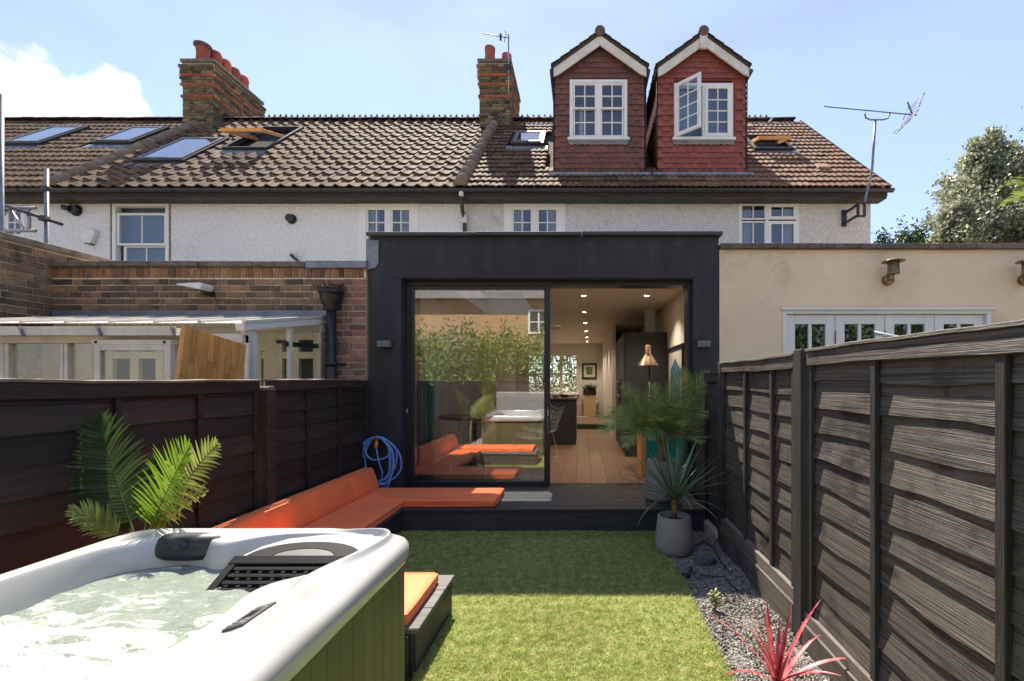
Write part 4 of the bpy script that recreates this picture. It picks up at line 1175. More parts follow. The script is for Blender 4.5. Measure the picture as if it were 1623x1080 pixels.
# ---------------------------------------------------------------- lean-to conservatory
LY = 4.06; LXR = -3.02
lt = thing('lean_to', 'old white lean-to conservatory with translucent roof behind the dark fence', 'conservatory', (-4.6, 4.6, 0))
ZW0, ZW1 = gz(504, XF), gz(521, LY) + 0.05
xs = np.linspace(-6.15, LXR + 0.02, 9)
slope = (ZW0 - ZW1) / (XF - LY)
for i in range(8):                                  # roof sheets
    b = MB()
    xa, xb = xs[i] + 0.006, xs[i + 1] - 0.006
    n = 12; vs = []; fs = []
    for k in range(n + 1):
        xx = xa + (xb - xa) * k / n; dz = 0.006 * (k % 2)
        for y in (LY - 0.06, XF - 0.01): vs.append((xx, y, ZW1 + (y - LY) * slope + dz))
    for k in range(n): fs.append((2*k, 2*k+2, 2*k+3, 2*k+1))
    b.add(vs, fs).build('roof_sheet', T['poly'], lt, recalc=False)
for i in range(1, 9):
    MB().bar((xs[i], LY - 0.05, ZW1 - 0.05 * slope + 0.012), (xs[i], XF - 0.02, ZW0 + 0.012), 0.035, 0.03).build('glazing_bar', T['white_old'], lt)
MB().box(-6.15, LXR + 0.10, XF - 0.05, XF - 0.006, ZW0 + 0.005, ZW0 + 0.082).build('lead_flashing', T['lead'], lt, 0.012)
# square white gutter
zg = gz(533, LY - 0.1)
b = MB(); b.prism([(LY - 0.16, zg), (LY - 0.05, zg), (LY - 0.05, zg + 0.075), (LY - 0.058, zg + 0.075), (LY - 0.058, zg + 0.008), (LY - 0.152, zg + 0.008), (LY - 0.152, zg + 0.075), (LY - 0.165, zg + 0.075)], 'x', -6.15, -3.50)
g = b.build('gutter', T['white_old'], lt, 0.004)
for px in (35, 158, 275):
    x = gx(px, LY - 0.17)
    MB().bar((x - 0.02, LY - 0.172, zg + 0.078), (x + 0.012, LY - 0.172, zg - 0.004), 0.022, 0.012).build('gutter_clip', T['galv'], g)
# front frame
zh1 = zg - 0.005
b = MB(); b.box(-6.15, LXR, LY - 0.04, LY + 0.04, zh1 - 0.05, zh1 + 0.03); b.build('head_rail', T['white_old'], lt, 0.006)
for pa, pb in ((5, 12), (13, 20), (100, 106), (107, 113), (268, 276), (277, 284), (386, 390), (391, 398)):
    MB().box(gx(pa, LY), gx(pb, LY), LY - 0.03, LY + 0.03, 0.2, zh1 - 0.051).build('post', T['white_old'], lt, 0.005)
for pa, pb in ((20, 100), (113, 150), (284, 386)):
    box('pane', T['pane_clear'], lt, gx(pa, LY), gx(pb, LY), LY, LY + 0.006, 0.3, zh1 - 0.052)
# top-hung vent in front
Y = LY - 0.10
b = MB(); ring(b, gx(152, Y), gx(273, Y), 0.9, gz(546, Y), 0.055, Y - 0.02, Y + 0.03)
b.box(gx(150, Y), gx(275, Y), Y - 0.025, Y + 0.05, gz(547.5, Y) + 0.002, gz(539, Y))
v = b.build('opening_vent', T['white_old'], lt, 0.004)
box('pane', T['pane_clear'], v, gx(152, Y) + 0.055, gx(273, Y) - 0.055, Y, Y + 0.006, 0.95, gz(546, Y) - 0.055)
b = MB()
for px in (157, 265): b.lathe([(0.0, 0.0), (0.012, 0.0), (0.012, 0.006), (0.0, 0.007)], 8, M=Matrix.Translation((gx(px, Y), Y - 0.026, gz(543, Y))) @ Matrix.Rotation(R(90), 4, 'X'))
b.build('screw', T['gutter'], v)
# glazed end
for Y, w_ in ((LY + 0.02, 0.05), (gx(402, 1) and 4.18, 0.05), (LXR * F / (462 - CX), 0.04), (XF - 0.03, 0.05)):
    zt = ZW1 + (Y - LY) * slope - 0.03
    MB().box(LXR - 0.04, LXR, Y - w_ / 2, Y + w_ / 2, 0.2, zt).build('end_post', T['white'], lt, 0.004)
b = MB(); b.bar((LXR - 0.01, LY - 0.06, ZW1 - 0.045), (LXR - 0.01, XF - 0.01, ZW0 - 0.04), 0.08, 0.07); b.build('end_rafter', T['white'], lt, 0.008)
MB().prism([(LY + 0.05, 0.3), (XF - 0.05, 0.3), (XF - 0.05, ZW0 - 0.08), (LY + 0.05, ZW1 - 0.08)], 'x', LXR - 0.022, LXR - 0.018).build('end_pane', T['pane_clear'], lt)
MB().bar((LXR - 0.03, 4.62, gz(545, 4.6)), (LXR - 0.03, 5.22, gz(549, 5.22)), 0.03, 0.05).build('stay_rail', T['gutter'], lt)
# cream inner wall and french doors, against the brick wall
box('inner_wall', T['cream_joinery'], lt, -6.1, LXR - 0.06, XF - 0.034, XF - 0.012, 0.1, 2.10)
for pa, pb in ((404, 450), (427, 511), (62, 96), (112, 150), (170, 262)):
    Y = XF - 0.07
    x0, x1 = gx(pa, Y), gx(pb, Y)
    b = MB(); zt = gz(527 if pa == 427 else 545, Y)
    ring(b, x0, x1, 0.3, zt, 0.09, Y - 0.03, Y + 0.03)
    nx = 2
    xm_ = (x0 + x1) / 2
    b.box(xm_ - 0.05, xm_ + 0.05, Y - 0.028, Y + 0.028, 0.35, zt - 0.09)
    for zz in (1.25, 1.78): b.box(x0 + 0.09, x1 - 0.09, Y - 0.025, Y + 0.025, zz - 0.04, zz + 0.04)
    d = b.build('inner_door', T['cream_joinery'], lt, 0.006)
    for a_, c_ in ((x0 + 0.09, xm_ - 0.05), (xm_ + 0.05, x1 - 0.09)):
        for e_, f_ in ((0.4, 1.21), (1.29, 1.74), (1.82, zt - 0.09)): box('pane', T['dark_room'], d, a_, c_, Y + 0.022, Y + 0.026, e_, f_)
# sheet of butcher-block worktop leaning behind the fence
Y = 3.62
bd = thing('worktop_board', 'orange-brown block wood board leaning in front of the lean-to', 'board', (gx(335, Y), Y, 0.9))
quad = [(gx(290, Y), gz(517, Y)), (gx(388, Y), gz(547, Y))]
YL, YR = 3.20, 3.86                 # it stands nearly along the fence, its far end farther off
x0, z0 = gx(290, YL), gz(517, YL); x1, z1 = gx(388, YR), gz(547, YR)
ux = Vector((x1 - x0, YR - YL, z1 - z0)); wd = ux.length; ux.normalize()
dn = Vector((-0.02, 0.0, -1)).normalized(); dn = (dn - ux * dn.dot(ux)).normalized()
nrm = ux.cross(dn)
Mb = Matrix((ux, -dn, -nrm)).transposed().to_4x4(); Mb.translation = Vector((x0, YL, z0))
r = random.Random(2)
nst = 11; sw = wd / nst
for i in range(nst):
    v = 0.0; 
    ly = -r.uniform(0.05, 0.35); a0 = 0.0
    while a0 > -0.86:
        a1 = max(-0.86, a0 + ly if a0 == 0 else a0 - r.uniform(0.25, 0.45))
        MB().box(i * sw + 0.0006, (i + 1) * sw - 0.0006, a1 + 0.0006, a0 - 0.0006, -0.014, 0.014 + r.uniform(0, 0.0006)).build('stave', T['oak'], bd, M=Mb)
        a0 = a1

# ---------------------------------------------------------------- cream extension of the right neighbour
CX0, CX1 = XR + 0.01, 8.6
ZC = gz(396, XF)
ce = thing('cream_extension', 'cream rendered flat extension with white folding doors on the right', 'extension', (3.4, XF, 0))
fx0, fx1, fz1 = gx(1240, XF), gx(1570, XF), gz(491, XF)
b = MB(); b.box(CX0, fx0, XF, XF + 0.3, 0, ZC); b.box(fx1, CX1, XF, XF + 0.3, 0, ZC); b.box(fx0, fx1, XF + 0.001, XF + 0.3, fz1, ZC)
b.box(CX0, CX1, XF + 0.301, WY - 0.01, ZC - 0.3, ZC - 0.05)
b.build('wall', T['cream'], ce)
box('side_wall', T['cream'], ce, CX1 - 0.3, CX1 - 0.002, XF + 0.302, WY - 0.01, 0, ZC - 0.302)
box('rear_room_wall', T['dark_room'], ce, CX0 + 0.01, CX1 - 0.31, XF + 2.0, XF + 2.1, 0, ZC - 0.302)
cp = part('coping', ce)
x = CX0
r = random.Random(6)
while x < CX1:
    MB().box(x, min(x + 0.592, CX1), XF - 0.05, XF + 0.33, ZC + 0.001, ZC + 0.062).build('coping_brick', T['stone_cap'], cp, 0.008, M=Matrix.Translation((0, 0, r.uniform(-0.003, 0.003))))
    x += 0.60
# flaking bits of paint
b = MB(); r = random.Random(12)
for k in range(70):
    px, py = r.uniform(1160, 1600), r.uniform(405, 480)
    if 1390 < px < 1440 and py < 460: continue
    p = Vector((gx(px, XF), XF - 0.003, gz(py, XF))); L = r.uniform(0.012, 0.06); a = r.uniform(-0.6, 1.4)
    q = p + Vector((L * math.cos(a), r.uniform(-0.016, 0), L * math.sin(a)))
    b.add([p, q, q + Vector((0.006, -0.004, 0.012))], [(0, 1, 2)])
b.build('paint_flake', T['cream'], ce, recalc=False)
# folding doors
Y = XF + 0.05
fd = part('folding_door', ce)
b = MB(); ring(b, fx0, fx1, 0.2, fz1, 0.05, XF - 0.012, XF + 0.12); b.box(fx0 - 0.02, fx1 + 0.03, XF - 0.04, XF - 0.0125, fz1 - 0.008, fz1 + 0.025)
b.build('door_frame', T['white'], fd, 0.006)
nl = 4; lw = (fx1 - fx0 - 0.1) / nl
for i in range(nl):
    x0 = fx0 + 0.05 + i * lw + 0.003; x1 = x0 + lw - 0.006
    b = MB(); ring(b, x0, x1, 0.22, fz1 - 0.055, 0.11, Y - 0.02, Y + 0.025, 0.2)
    xm_ = (x0 + x1) / 2; b.box(xm_ - 0.02, xm_ + 0.02, Y - 0.016, Y + 0.02, 0.42, fz1 - 0.165)
    for zz in (gz(586, Y) , gz(586, Y) - 0.47, gz(586, Y) - 0.94): b.box(x0 + 0.11, x1 - 0.11, Y - 0.014, Y + 0.018, zz - 0.03, zz + 0.0)
    b.build('door_leaf', T['white'], fd, 0.005)
    for q, (a, c) in enumerate(((x0 + 0.11, xm_ - 0.02), (xm_ + 0.02, x1 - 0.11))):
        box('pane', T['pane'], fd, a, c, Y, Y + 0.006, 0.42, fz1 - 0.165)
    if i: MB().tube([(x0 - 0.003, Y - 0.028, gz(545, Y)), (x0 - 0.003, Y - 0.028, gz(525, Y))], 0.007, 8).build('hinge', T['galv'], fd)
box('pane_backing', mat('olive_backing', (0.085, 0.085, 0.055), 0.9, 0.3, 3), fd, fx0 + 0.1, fx1 - 0.1, Y + 0.5, Y + 0.52, 0.3, fz1)  # olive sheet behind the panes; the hedge's reflection is put into its colour
# brass lantern lights
def lantern(px, lab):
    Y = XF - 0.16
    x = gx(px, Y)
    t = thing('wall_lantern', lab, 'wall light', (x, XF, gz(447, XF)), 'brass wall lanterns')
    z0 = gz(433, Y)
    MB().lathe([(0.0, 0.0), (0.062, 0.0), (0.062, 0.012), (0.056, 0.014), (0.056, 0.125), (0.0, 0.126)], 20, (x, Y, z0)).build('glass_cylinder', T['lamp_glass'], t)
    MB().lathe([(0.02, 0.026), (0.07, 0.018), (0.115, 0.0), (0.117, -0.008), (0.06, 0.0), (0.0, 0.0)], 24, (x, Y, z0 + 0.135)).build('cap', T['brass'], t)
    b = MB()
    for k in range(4):
        a = k * math.pi / 2 + 0.4
        b.tube([(x + 0.064 * math.cos(a), Y + 0.064 * math.sin(a), z0 - 0.01), (x + 0.064 * math.cos(a), Y + 0.064 * math.sin(a), z0 + 0.14)], 0.005, 6)
    b.tube([(x, Y, z0 - 0.005), (x, Y, z0 - 0.10)], 0.010, 8); b.lathe([(0.0, -0.012), (0.066, -0.008), (0.066, 0.004), (0.0, 0.004)], 20, (x, Y, z0 - 0.002))
    b.build('cage', T['brass'], t)
    b = MB(); Mx = Matrix.Translation((gx(px - 10, XF), XF - 0.03, gz(445, XF))) @ Matrix.Rotation(R(90), 4, 'X')
    b.lathe([(0.0, 0.03), (0.05, 0.028), (0.06, 0.01), (0.062, -0.03), (0.0, -0.03)], 20, M=Mx); b.tube([(gx(px - 10, XF), XF - 0.05, gz(445, XF)), (x, Y, z0 - 0.095)], 0.012, 8)
    b.build('wall_plate', T['brass'], t)
lantern(1416, 'brass wall lantern with round cap above the white folding doors')
lantern(1631, 'brass wall lantern at the right edge of the cream wall')
# rotary airer arm poking up over the fence
t = thing('clothes_airer', 'white metal airer arm with black tip poking above the right fence', 'airer', (gx(1430, 3.6), 3.6, 1.2))
MB().tube([(gx(1382, 3.6), 3.6, gz(527, 3.6)), (gx(1475, 3.5), 3.5, gz(546, 3.5))], 0.016, 8).build('arm', T['wire'], t)
MB().tube([(gx(1374, 3.6), 3.6, gz(525, 3.6)), (gx(1383, 3.6), 3.6, gz(527.2, 3.6))], 0.02, 8).build('tip', T['black_plastic'], t)
MB().tube([(gx(1475, 3.5), 3.5, gz(546, 3.5)), (gx(1475, 3.5), 3.5, -0.04)], 0.02, 8).build('pole', T['wire'], t)

# ---------------------------------------------------------------- fixtures on the terrace wall
Y = WY
def vent(px, py, lab, r=0.06, elbow=False):
    x, z = gx(px, Y), gz(py, Y)
    t = thing('flue_vent', lab, 'vent', (x, Y, z), 'flue vents on the white wall')
    MB().tube([(x, Y + 0.02, z), (x, Y - 0.10, z)], r, 16).build('pipe', T['black_plastic'], t)
    MB().tube([(x, Y - 0.005, z), (x, Y - 0.02, z)], r * 1.25, 16).build('flange', T['gutter'], t)
    if elbow: MB().tube([(x - 0.02, Y - 0.10, z), (x - 0.14, Y - 0.12, z + 0.02)], r * 0.55, 12).build('elbow', T['black_plastic'], t)
vent(122, 334, 'black flue with side elbow left of the tall sash window', 0.09, True)
vent(463, 348, 'round black flue in the middle of the white wall', 0.075)
x, z = gx(463, Y), gz(405, Y)
t = thing('waste_pipe', 'short black waste pipe sloping out of the white wall', 'pipe', (x, Y, z))
MB().tube([(x, Y + 0.02, z), (x, Y - 0.04, z), (x + 0.07, Y - 0.07, z - 0.06), (x + 0.17, Y - 0.07, z - 0.14)], 0.024, 8).build('pipe', T['black_plastic'], t)
x, z = gx(146, Y), gz(377, Y)
t = thing('alarm_box', 'white angular alarm box on the wall near the boundary wall', 'alarm box', (x, Y, z))
b = MB(); b.prism([(x - 0.13, z + 0.14), (x + 0.13, z + 0.14), (x + 0.14, z + 0.06), (x + 0.05, z - 0.14), (x - 0.06, z - 0.12), (x - 0.14, z + 0.06)], 'y', Y - 0.09, Y - 0.001)
b.build('case', T['white_plastic'], t, 0.015)
b = MB(); b.prism([(x + 0.045, z - 0.10), (x + 0.06, z - 0.155), (x - 0.07, z - 0.135), (x - 0.06, z - 0.09)], 'y', Y - 0.085, Y - 0.002); b.build('strobe', T['black_plastic'], t, 0.01)
x = gx(738, Y)
t = thing('rear_downpipe', 'black downpipe with pale joint between two terraced houses', 'downpipe', (x, Y, 3.2))
MB().tube([(gx(731, 8.45), 8.47, EZ - 0.10), (gx(731, 8.5), 8.5, EZ - 0.2), (x - 0.03, WY - 0.10, EZ - 0.40), (x, WY - 0.07, EZ - 0.52), (x, WY - 0.07, 3.0)], 0.036, 10).build('pipe', T['black_plastic'], t)
MB().tube([(gx(731, 8.45), 8.47, EZ - 0.09), (gx(731, 8.5), 8.5, EZ - 0.17)], 0.045, 10).tube([(x, WY - 0.07, EZ - 0.44), (x, WY - 0.07, EZ - 0.60)], 0.043, 10).tube([(x, WY - 0.07, EZ - 0.54), (x - 0.10, WY - 0.06, EZ - 0.54)], 0.03, 8).build('joint', T['white_plastic'], t)

# scaffolding at the far left
Y = 7.0
t = thing('scaffolding', 'bare steel scaffold poles and ladder beam at the far left', 'scaffolding', (gx(40, Y), Y, 2.0))
xp = gx(74, Y)
MB().tube([(xp, Y, 0), (xp, Y, gz(268, Y))], 0.028, 10).build('upright', T['galv'], t)
MB().tube([(gx(-40, Y), Y - 0.06, gz(310, Y)), (gx(105, Y), Y - 0.06, gz(358, Y))], 0.024, 10).build('brace', T['gutter'], t)
xq = gx(2, Y - 0.8)
MB().tube([(xq, Y - 0.8, 0), (xq, Y - 0.8, gz(150, Y - 0.8))], 0.028, 10).build('upright', T['galv'], t)
for py in (330, 366): MB().tube([(gx(-60, Y), Y, gz(py, Y)), (gx(57, Y), Y, gz(py, Y))], 0.024, 10).build('beam_chord', T['steel'], t)
b = MB()
b.tube([(gx(46, Y), Y, gz(330, Y)), (gx(46, Y), Y, gz(366, Y))], 0.024, 8); b.tube([(gx(15, Y), Y, gz(330, Y)), (gx(40, Y), Y, gz(366, Y))], 0.014, 8); b.tube([(gx(15, Y), Y, gz(330, Y)), (gx(-12, Y), Y, gz(366, Y))], 0.014, 8)
b.build('beam_lacing', T['steel'], t)
for px, py, dy in ((74, 348, -0.03), (4, 330, 0), (4, 366, 0), (74, 300, 0)):
    MB().box(gx(px, Y) - 0.045, gx(px, Y) + 0.045, Y - 0.05 + dy, Y + 0.05 + dy, gz(py, Y) - 0.04, gz(py, Y) + 0.04).build('clamp', T['timber_dark'], t, 0.01)
# ---------------------------------------------------------------- deck, built-in bench
dk = thing('raised_deck', 'black timber deck and low bench platform wrapping the sunken lawn', 'deck', (-0.6, 4.9, 0))
DF = 4.49
BXI = -1.80                     # lawn side of the left bench
r = random.Random(3)
def board(x0, x1, y0, y1, zt=FL, m='deck', th=0.026):
    MB().box(x0, x1, y0, y1, zt - th, zt + r.uniform(-0.0012, 0.0012)).build('deck_board', T[m], dk, 0.003, 1)
y = DF - 0.02; bw_ = 0.140
while y < XF + 0.10:
    y1 = min(y + bw_, XF + 0.105)
    if y1 > XF: y1 = XF - 0.002
    if y1 - y > 0.02: board(-2.47, 1.20, y, y1 - 0.006)
    y += bw_
box('threshold_board', T['deck'], dk, DX0, DX1, XF - 0.001, DY0 - 0.031, FL - 0.03, FL - 0.002)
x = BXI + 0.02
while x > -2.44:                # left bench: boards run along the fence
    MB().box(x - bw_ + 0.006, x, 2.96, DF - 0.026, FL - 0.026, FL + r.uniform(-0.001, 0.001)).build('deck_board', T['deck'], dk, 0.003, 1)
    x -= bw_
RB0, RB1, RBX = 2.30, 2.95, -0.85
y = RB1 + 0.0
while y > RB0:
    board(-2.47, RBX + 0.012, max(y - 0.215 + 0.005, RB0), y, m='deck_end'); y -= 0.215
b = MB(); b.box(-2.47, 1.19, DF, DF + 0.03, 0.0, FL - 0.027); b.build('fascia', T['deck'], dk)
b = MB(); b.box(BXI - 0.03, BXI, RB1 - 0.02, DF - 0.001, 0.0, FL - 0.027); b.build('fascia', T['deck'], dk)
b = MB(); b.box(RBX - 0.03, RBX, RB0 + 0.001, RB1 - 0.021, 0.0, FL - 0.027); b.box(BXI + 0.001, RBX - 0.031, RB1 - 0.05, RB1 - 0.021, 0, FL - 0.027)
b.build('fascia', T['deck'], dk)
b = MB(); b.box(-2.4, RBX - 0.031, RB0 + 0.002, RB0 + 0.03, 0, FL - 0.028); b.build('fascia', T['deck'], dk)
b = MB(); b.box(1.16, 1.19, DF + 0.031, XF - 0.003, 0, FL - 0.028); b.build('fascia', T['deck'], dk)
b = MB(); b.box(RBX - 0.10, RBX - 0.031, RB0 - 0.022, RB0 + 0.0015, 0.0, FL - 0.027); b.build('end_post', T['deck'], dk, 0.003)

# ---------------------------------------------------------------- orange cushions
def cushion(name, label, poly, z0, z1, grid=0.05, seed=0):
    """pillowy pad with a plan outline (quad): top swells a little, seams at the edge"""
    (ax, ay), (bx, by), (cx_, cy), (dx, dy) = poly
    nu = max(4, int(math.hypot(bx - ax, by - ay) / grid)); nv = max(4, int(math.hypot(dx - ax, dy - ay) / grid))
    b = MB(); vs = []; fs = []
    def P(u, v): return (ax * (1-u) * (1-v) + bx * u * (1-v) + cx_ * u * v + dx * (1-u) * v, ay * (1-u) * (1-v) + by * u * (1-v) + cy * u * v + dy * (1-u) * v)
    for top in (1, 0):
        for j in range(nv + 1):
            for i in range(nu + 1):
                u, v = i / nu, j / nv
                x, y = P(u, v)
                e = min(u, 1-u) * nu * grid, min(v, 1-v) * nv * grid
                ed = min(e)
                sw = min(1, ed / 0.06)
                nz = noise.noise(Vector((x * 6 + seed, y * 6, seed))) * 0.004 + noise.noise(Vector((x * 16 + y * 5, y * 7 + seed, seed))) * 0.0035
                z = (z1 - 0.012 + 0.012 * math.sqrt(sw) + nz * sw) if top else z0
                vs.append((x, y, z))
    n = (nu + 1) * (nv + 1)
    for j in range(nv):
        for i in range(nu):
            a = j * (nu + 1) + i
            fs.append((a, a + 1, a + nu + 2, a + nu + 1)); fs.append((n + a + nu + 1, n + a + nu + 2, n + a + 1, n + a))
    edge = [i for i in range(nu + 1)] + [j * (nu + 1) + nu for j in range(1, nv + 1)] + [nv * (nu + 1) + i for i in range(nu - 1, -1, -1)] + [j * (nu + 1) for j in range(nv - 1, 0, -1)]
    for q in range(len(edge)):
        a, c = edge[q], edge[(q + 1) % len(edge)]
        fs.append((a, c, c + n, a + n))
    b.add(vs, fs, True)
    o = b.build(name, T['orange'], None, 0.010, 3)
    for zz in (z1 - 0.014, z0 + 0.006):
        pp = MB(); c4 = []
        for (p0, p1) in ((poly[0], poly[1]), (poly[1], poly[2]), (poly[2], poly[3]), (poly[3], poly[0])):
            for q in range(8): c4.append((p0[0] + (p1[0] - p0[0]) * (q + 0.15) / 8.3, p0[1] + (p1[1] - p0[1]) * (q + 0.15) / 8.3, zz + 0.001 * math.sin(q * 2.1)))
        pp.tube(c4, 0.0042, 6, closed=True).build('piping', T['orange'], o)
    return tag(o, label, 'cushion', 'orange outdoor cushions')
CT = FL + 0.072
SX = -2.28
cushion('seat_cushion', 'orange seat cushion on the deck in front of the sliding glass', [(-2.46, 4.53), (-0.888, 4.53), (-0.888, 5.10), (-2.46, 5.10)], FL + 0.003, CT, seed=1)
cushion('seat_cushion', 'long orange seat cushion running along the left fence', [(-2.46, 2.98), (BXI + 0.0, 2.98), (BXI + 0.0, 4.522), (-2.46, 4.522)], FL + 0.003, CT, seed=2)
cushion('seat_cushion', 'orange seat cushion on the low bench behind the hot tub', [(-2.46, 2.32), (-0.905, 2.32), (-0.905, 2.84), (-2.46, 2.84)], FL + 0.003, CT, seed=3)
def wedge(label, y0, y1, seed):
    b = MB(); n = max(6, int((y1 - y0) / 0.06)); zt = 0.52
    prof = [(SX, CT + 0.004), (SX - 0.008, CT + 0.04), (SX - 0.04, CT + 0.14), (SX - 0.072, zt - 0.008), (SX - 0.085, zt), (SX - 0.165, zt + 0.004), (SX - 0.175, zt - 0.01), (SX - 0.175, CT + 0.004)]
    k = len(prof); vs = []; fs = []
    for i in range(n + 1):
        y = y0 + (y1 - y0) * i / n
        e = min(i, n - i) / n * (y1 - y0); sw = min(1, e / 0.05)
        for q, (x, z) in enumerate(prof):
            g = noise.noise(Vector((y * 5 + seed, q * 0.7, seed))) * 0.005 * sw
            vs.append((x + g + (0.010 * sw - 0.010 if q in (1, 2, 3) else 0), y, z + (0.006 * sw - 0.006 if q in (4, 5) else 0)))
    for i in range(n):
        for q in range(k): fs.append((i*k+q, i*k+(q+1) % k, (i+1)*k+(q+1) % k, (i+1)*k+q))
    fs += [tuple(range(k)), tuple(n*k + q for q in range(k))]
    b.add(vs, fs, True)
    o = b.build('back_cushion', T['orange'], None, 0.008, 3)
    tag(o, label, 'cushion', 'orange outdoor cushions')
wedge('short orange back cushion in the corner by the blue hose', 4.565, 5.09, 4)
wedge('long orange back cushion leaning on the left fence', 2.60, 4.555, 5)

# ---------------------------------------------------------------- fences
def fence_panel(label, xs, side, y0, y1, zt, zb, battens, seed, m, mp, mc, wav=0.006, bulge=None, group=None, capm=None, gauge=0.142, prot=0.0205):
    t = thing('lap_fence', label, 'fence panel', (xs, (y0 + y1) / 2, 0), group)
    r = random.Random(seed)
    zc = zt - 0.085
    n = int(math.ceil((zc - zb) / gauge)); nseg = max(10, int((y1 - y0) / 0.055))
    for k in range(n):
        z0 = zb + k * gauge; z1 = min(z0 + gauge + 0.028, zc + 0.03)
        ph = [r.uniform(0, 6.28) for _ in range(4)]; am = r.uniform(0.4, 1.3)
        vs = []; fs = []
        for i in range(nseg + 1):
            y = y0 + (y1 - y0) * i / nseg
            wv = wav * am * (math.sin(y * 3.1 + ph[0]) + 0.7 * math.sin(y * 7.3 + ph[1]) + 0.25 * math.sin(y * 19 + ph[2]))
            bo = 0.0
            if bulge: 
                bv = bulge(y, z0); wv += bv[0]; bo = bv[1]
            bo += 0.0025 * math.sin(y * 5 + ph[3])
            o0 = prot + bo
            for d, z in ((o0, z0 + wv), (o0 - 0.010, z0 + wv - 0.001), (0.0, z1), (0.007, z1)):
                vs.append((xs + side * d, y, z))
        for i in range(nseg):
            for q in range(4): fs.append((i*4+q, i*4+(q+1) % 4, i*4+4+(q+1) % 4, i*4+4+q))
        fs += [(0, 1, 2, 3), tuple(nseg*4 + q for q in range(4))]
        MB().add(vs, fs).build('slat', m, t)
    for yb in battens:
        MB().box(xs + side * 0.016, xs + side * 0.040, yb - 0.018, yb + 0.018, zb - 0.02, zc + 0.002).build('batten', mp, t, 0.003, 1)
    for yb in (y0 + 0.02, y1 - 0.02):
        MB().box(xs + side * 0.014, xs + side * 0.039, yb - 0.02, yb + 0.02, zb - 0.02, zc).build('edge_batten', mp, t, 0.003, 1)
    # top rail slightly uneven, with a thin capping
    vs = []; fs = []; k4 = 4; ns = 12
    for i in range(ns + 1):
        y = y0 + (y1 - y0) * i / ns; dz = 0.004 * math.sin(y * 4 + seed) + 0.002 * math.sin(y * 13)
        for d, z in ((0.046, zc - 0.004), (0.046, zt - 0.012), (-0.01, zt - 0.012), (-0.01, zc)): vs.append((xs + side * d, y, z + dz))
    for i in range(ns):
        for q in range(4): fs.append((i*4+q, i*4+(q+1) % 4, i*4+4+(q+1) % 4, i*4+4+q))
    fs += [(0, 1, 2, 3), tuple(ns*4 + q for q in range(4))]
    MB().add(vs, fs).build('top_rail', mc, t, 0.004, 1)
    vs = []
    for i in range(ns + 1):
        y = y0 + (y1 - y0) * i / ns; dz = 0.004 * math.sin(y * 4 + seed) + 0.002 * math.sin(y * 13)
        for d, z in ((0.054, zt - 0.0115), (0.054, zt + 0.004), (-0.03, zt + 0.006), (-0.03, zt - 0.0115)): vs.append((xs + side * d, y, z + dz))
    MB().add(vs, fs).build('capping', capm or mc, t, 0.002, 1)
    return t
LXF = -2.53
g1 = 'dark brown lap panels of the left fence'
lapB, pB = T['fence_b'], T['fence_b']
capL = mat('cap_left', (0.16, 0.12, 0.09), 0.7, 0.4, 6, 0.4, 22, stretch=(8, 0.6, 8))
fence_panel('dark brown lap fence panel behind the leafy palm', LXF, 1, 1.70, 3.49, gz(603.5, 2.9), 0.10, [2.44, 2.96], 1, lapB, pB, pB, 0.004, group=g1, capm=capL, prot=0.027)
fence_panel('dark brown lap fence panel between the round-topped post and the black extension', LXF, 1, 3.62, 5.26, gz(602, 4.4), 0.10, [4.12, 4.66], 2, lapB, pB, pB, 0.004, group=g1, capm=capL, prot=0.027)
fence_panel('dark brown lap fence panel beside the hot tub, left of the frame', LXF, 1, -0.2, 1.58, 1.49, 0.10, [0.4, 1.0], 3, lapB, pB, pB, 0.004, group=g1, capm=capL, prot=0.027)
def post(name, label, x, y, zt, m, w=0.09, dome=False, group=None):
    t = thing(name, label, 'fence post', (x, y, 0), group)
    MB().box(x - w/2, x + w/2, y - w/2, y + w/2, -0.05, zt).build('shaft', m, t, 0.006)
    if dome:
        MB().prism([(y - w/2, zt), (y + w/2, zt), (y + w/2 * 0.86, zt + 0.022), (y + w * 0.25, zt + 0.034), (y - w * 0.25, zt + 0.034), (y - w/2 * 0.86, zt + 0.022)], 'x', x - w/2 + 0.001, x + w/2 - 0.001).build('rounded_top', capL, t, 0.004)
post('fence_post', 'round-topped dark post in the middle of the left fence', LXF + 0.05, 3.555, gz(619, 3.55), pB, 0.085, True, 'left fence posts')
post('fence_post', 'dark post of the left fence against the black extension', LXF + 0.04, 5.277, 1.40, pB, 0.03, False, 'left fence posts')
post('fence_post', 'dark post of the left fence beside the hot tub', LXF + 0.05, 1.64, gz(619, 3.55), pB, 0.085, True, 'left fence posts')
RXF = 1.285
def bulge2(y, z):
    # the lower laps of the near panel have warped and sag
    f = max(0, (0.75 - z) / 0.75)
    return (-0.055 * f * math.sin((y - 1.35) / 0.62 * math.pi) ** 2 * (1 if y < 2.0 else 0.45), 0.010 * f * (0.5 + 0.5 * math.sin(y * 6 + z * 9)))
g2 = 'weathered charcoal lap panels of the right fence'
capR = T['fence_cap']
fence_panel('weathered charcoal lap fence panel behind the potted yucca', RXF, -1, 2.69, 4.10, 1.645, 0.27, [3.53, 3.03], 11, T['fence_g'], T['fence_post'], T['fence_g'], 0.004, group=g2, capm=capR)
fence_panel('large weathered charcoal lap fence panel nearest on the right, lower laps sagging', RXF, -1, 0.84, 2.53, 1.655, 0.20, [1.96, 1.36], 12, T['fence_g'], T['fence_post'], T['fence_g'], 0.009, bulge2, group=g2, capm=capR)
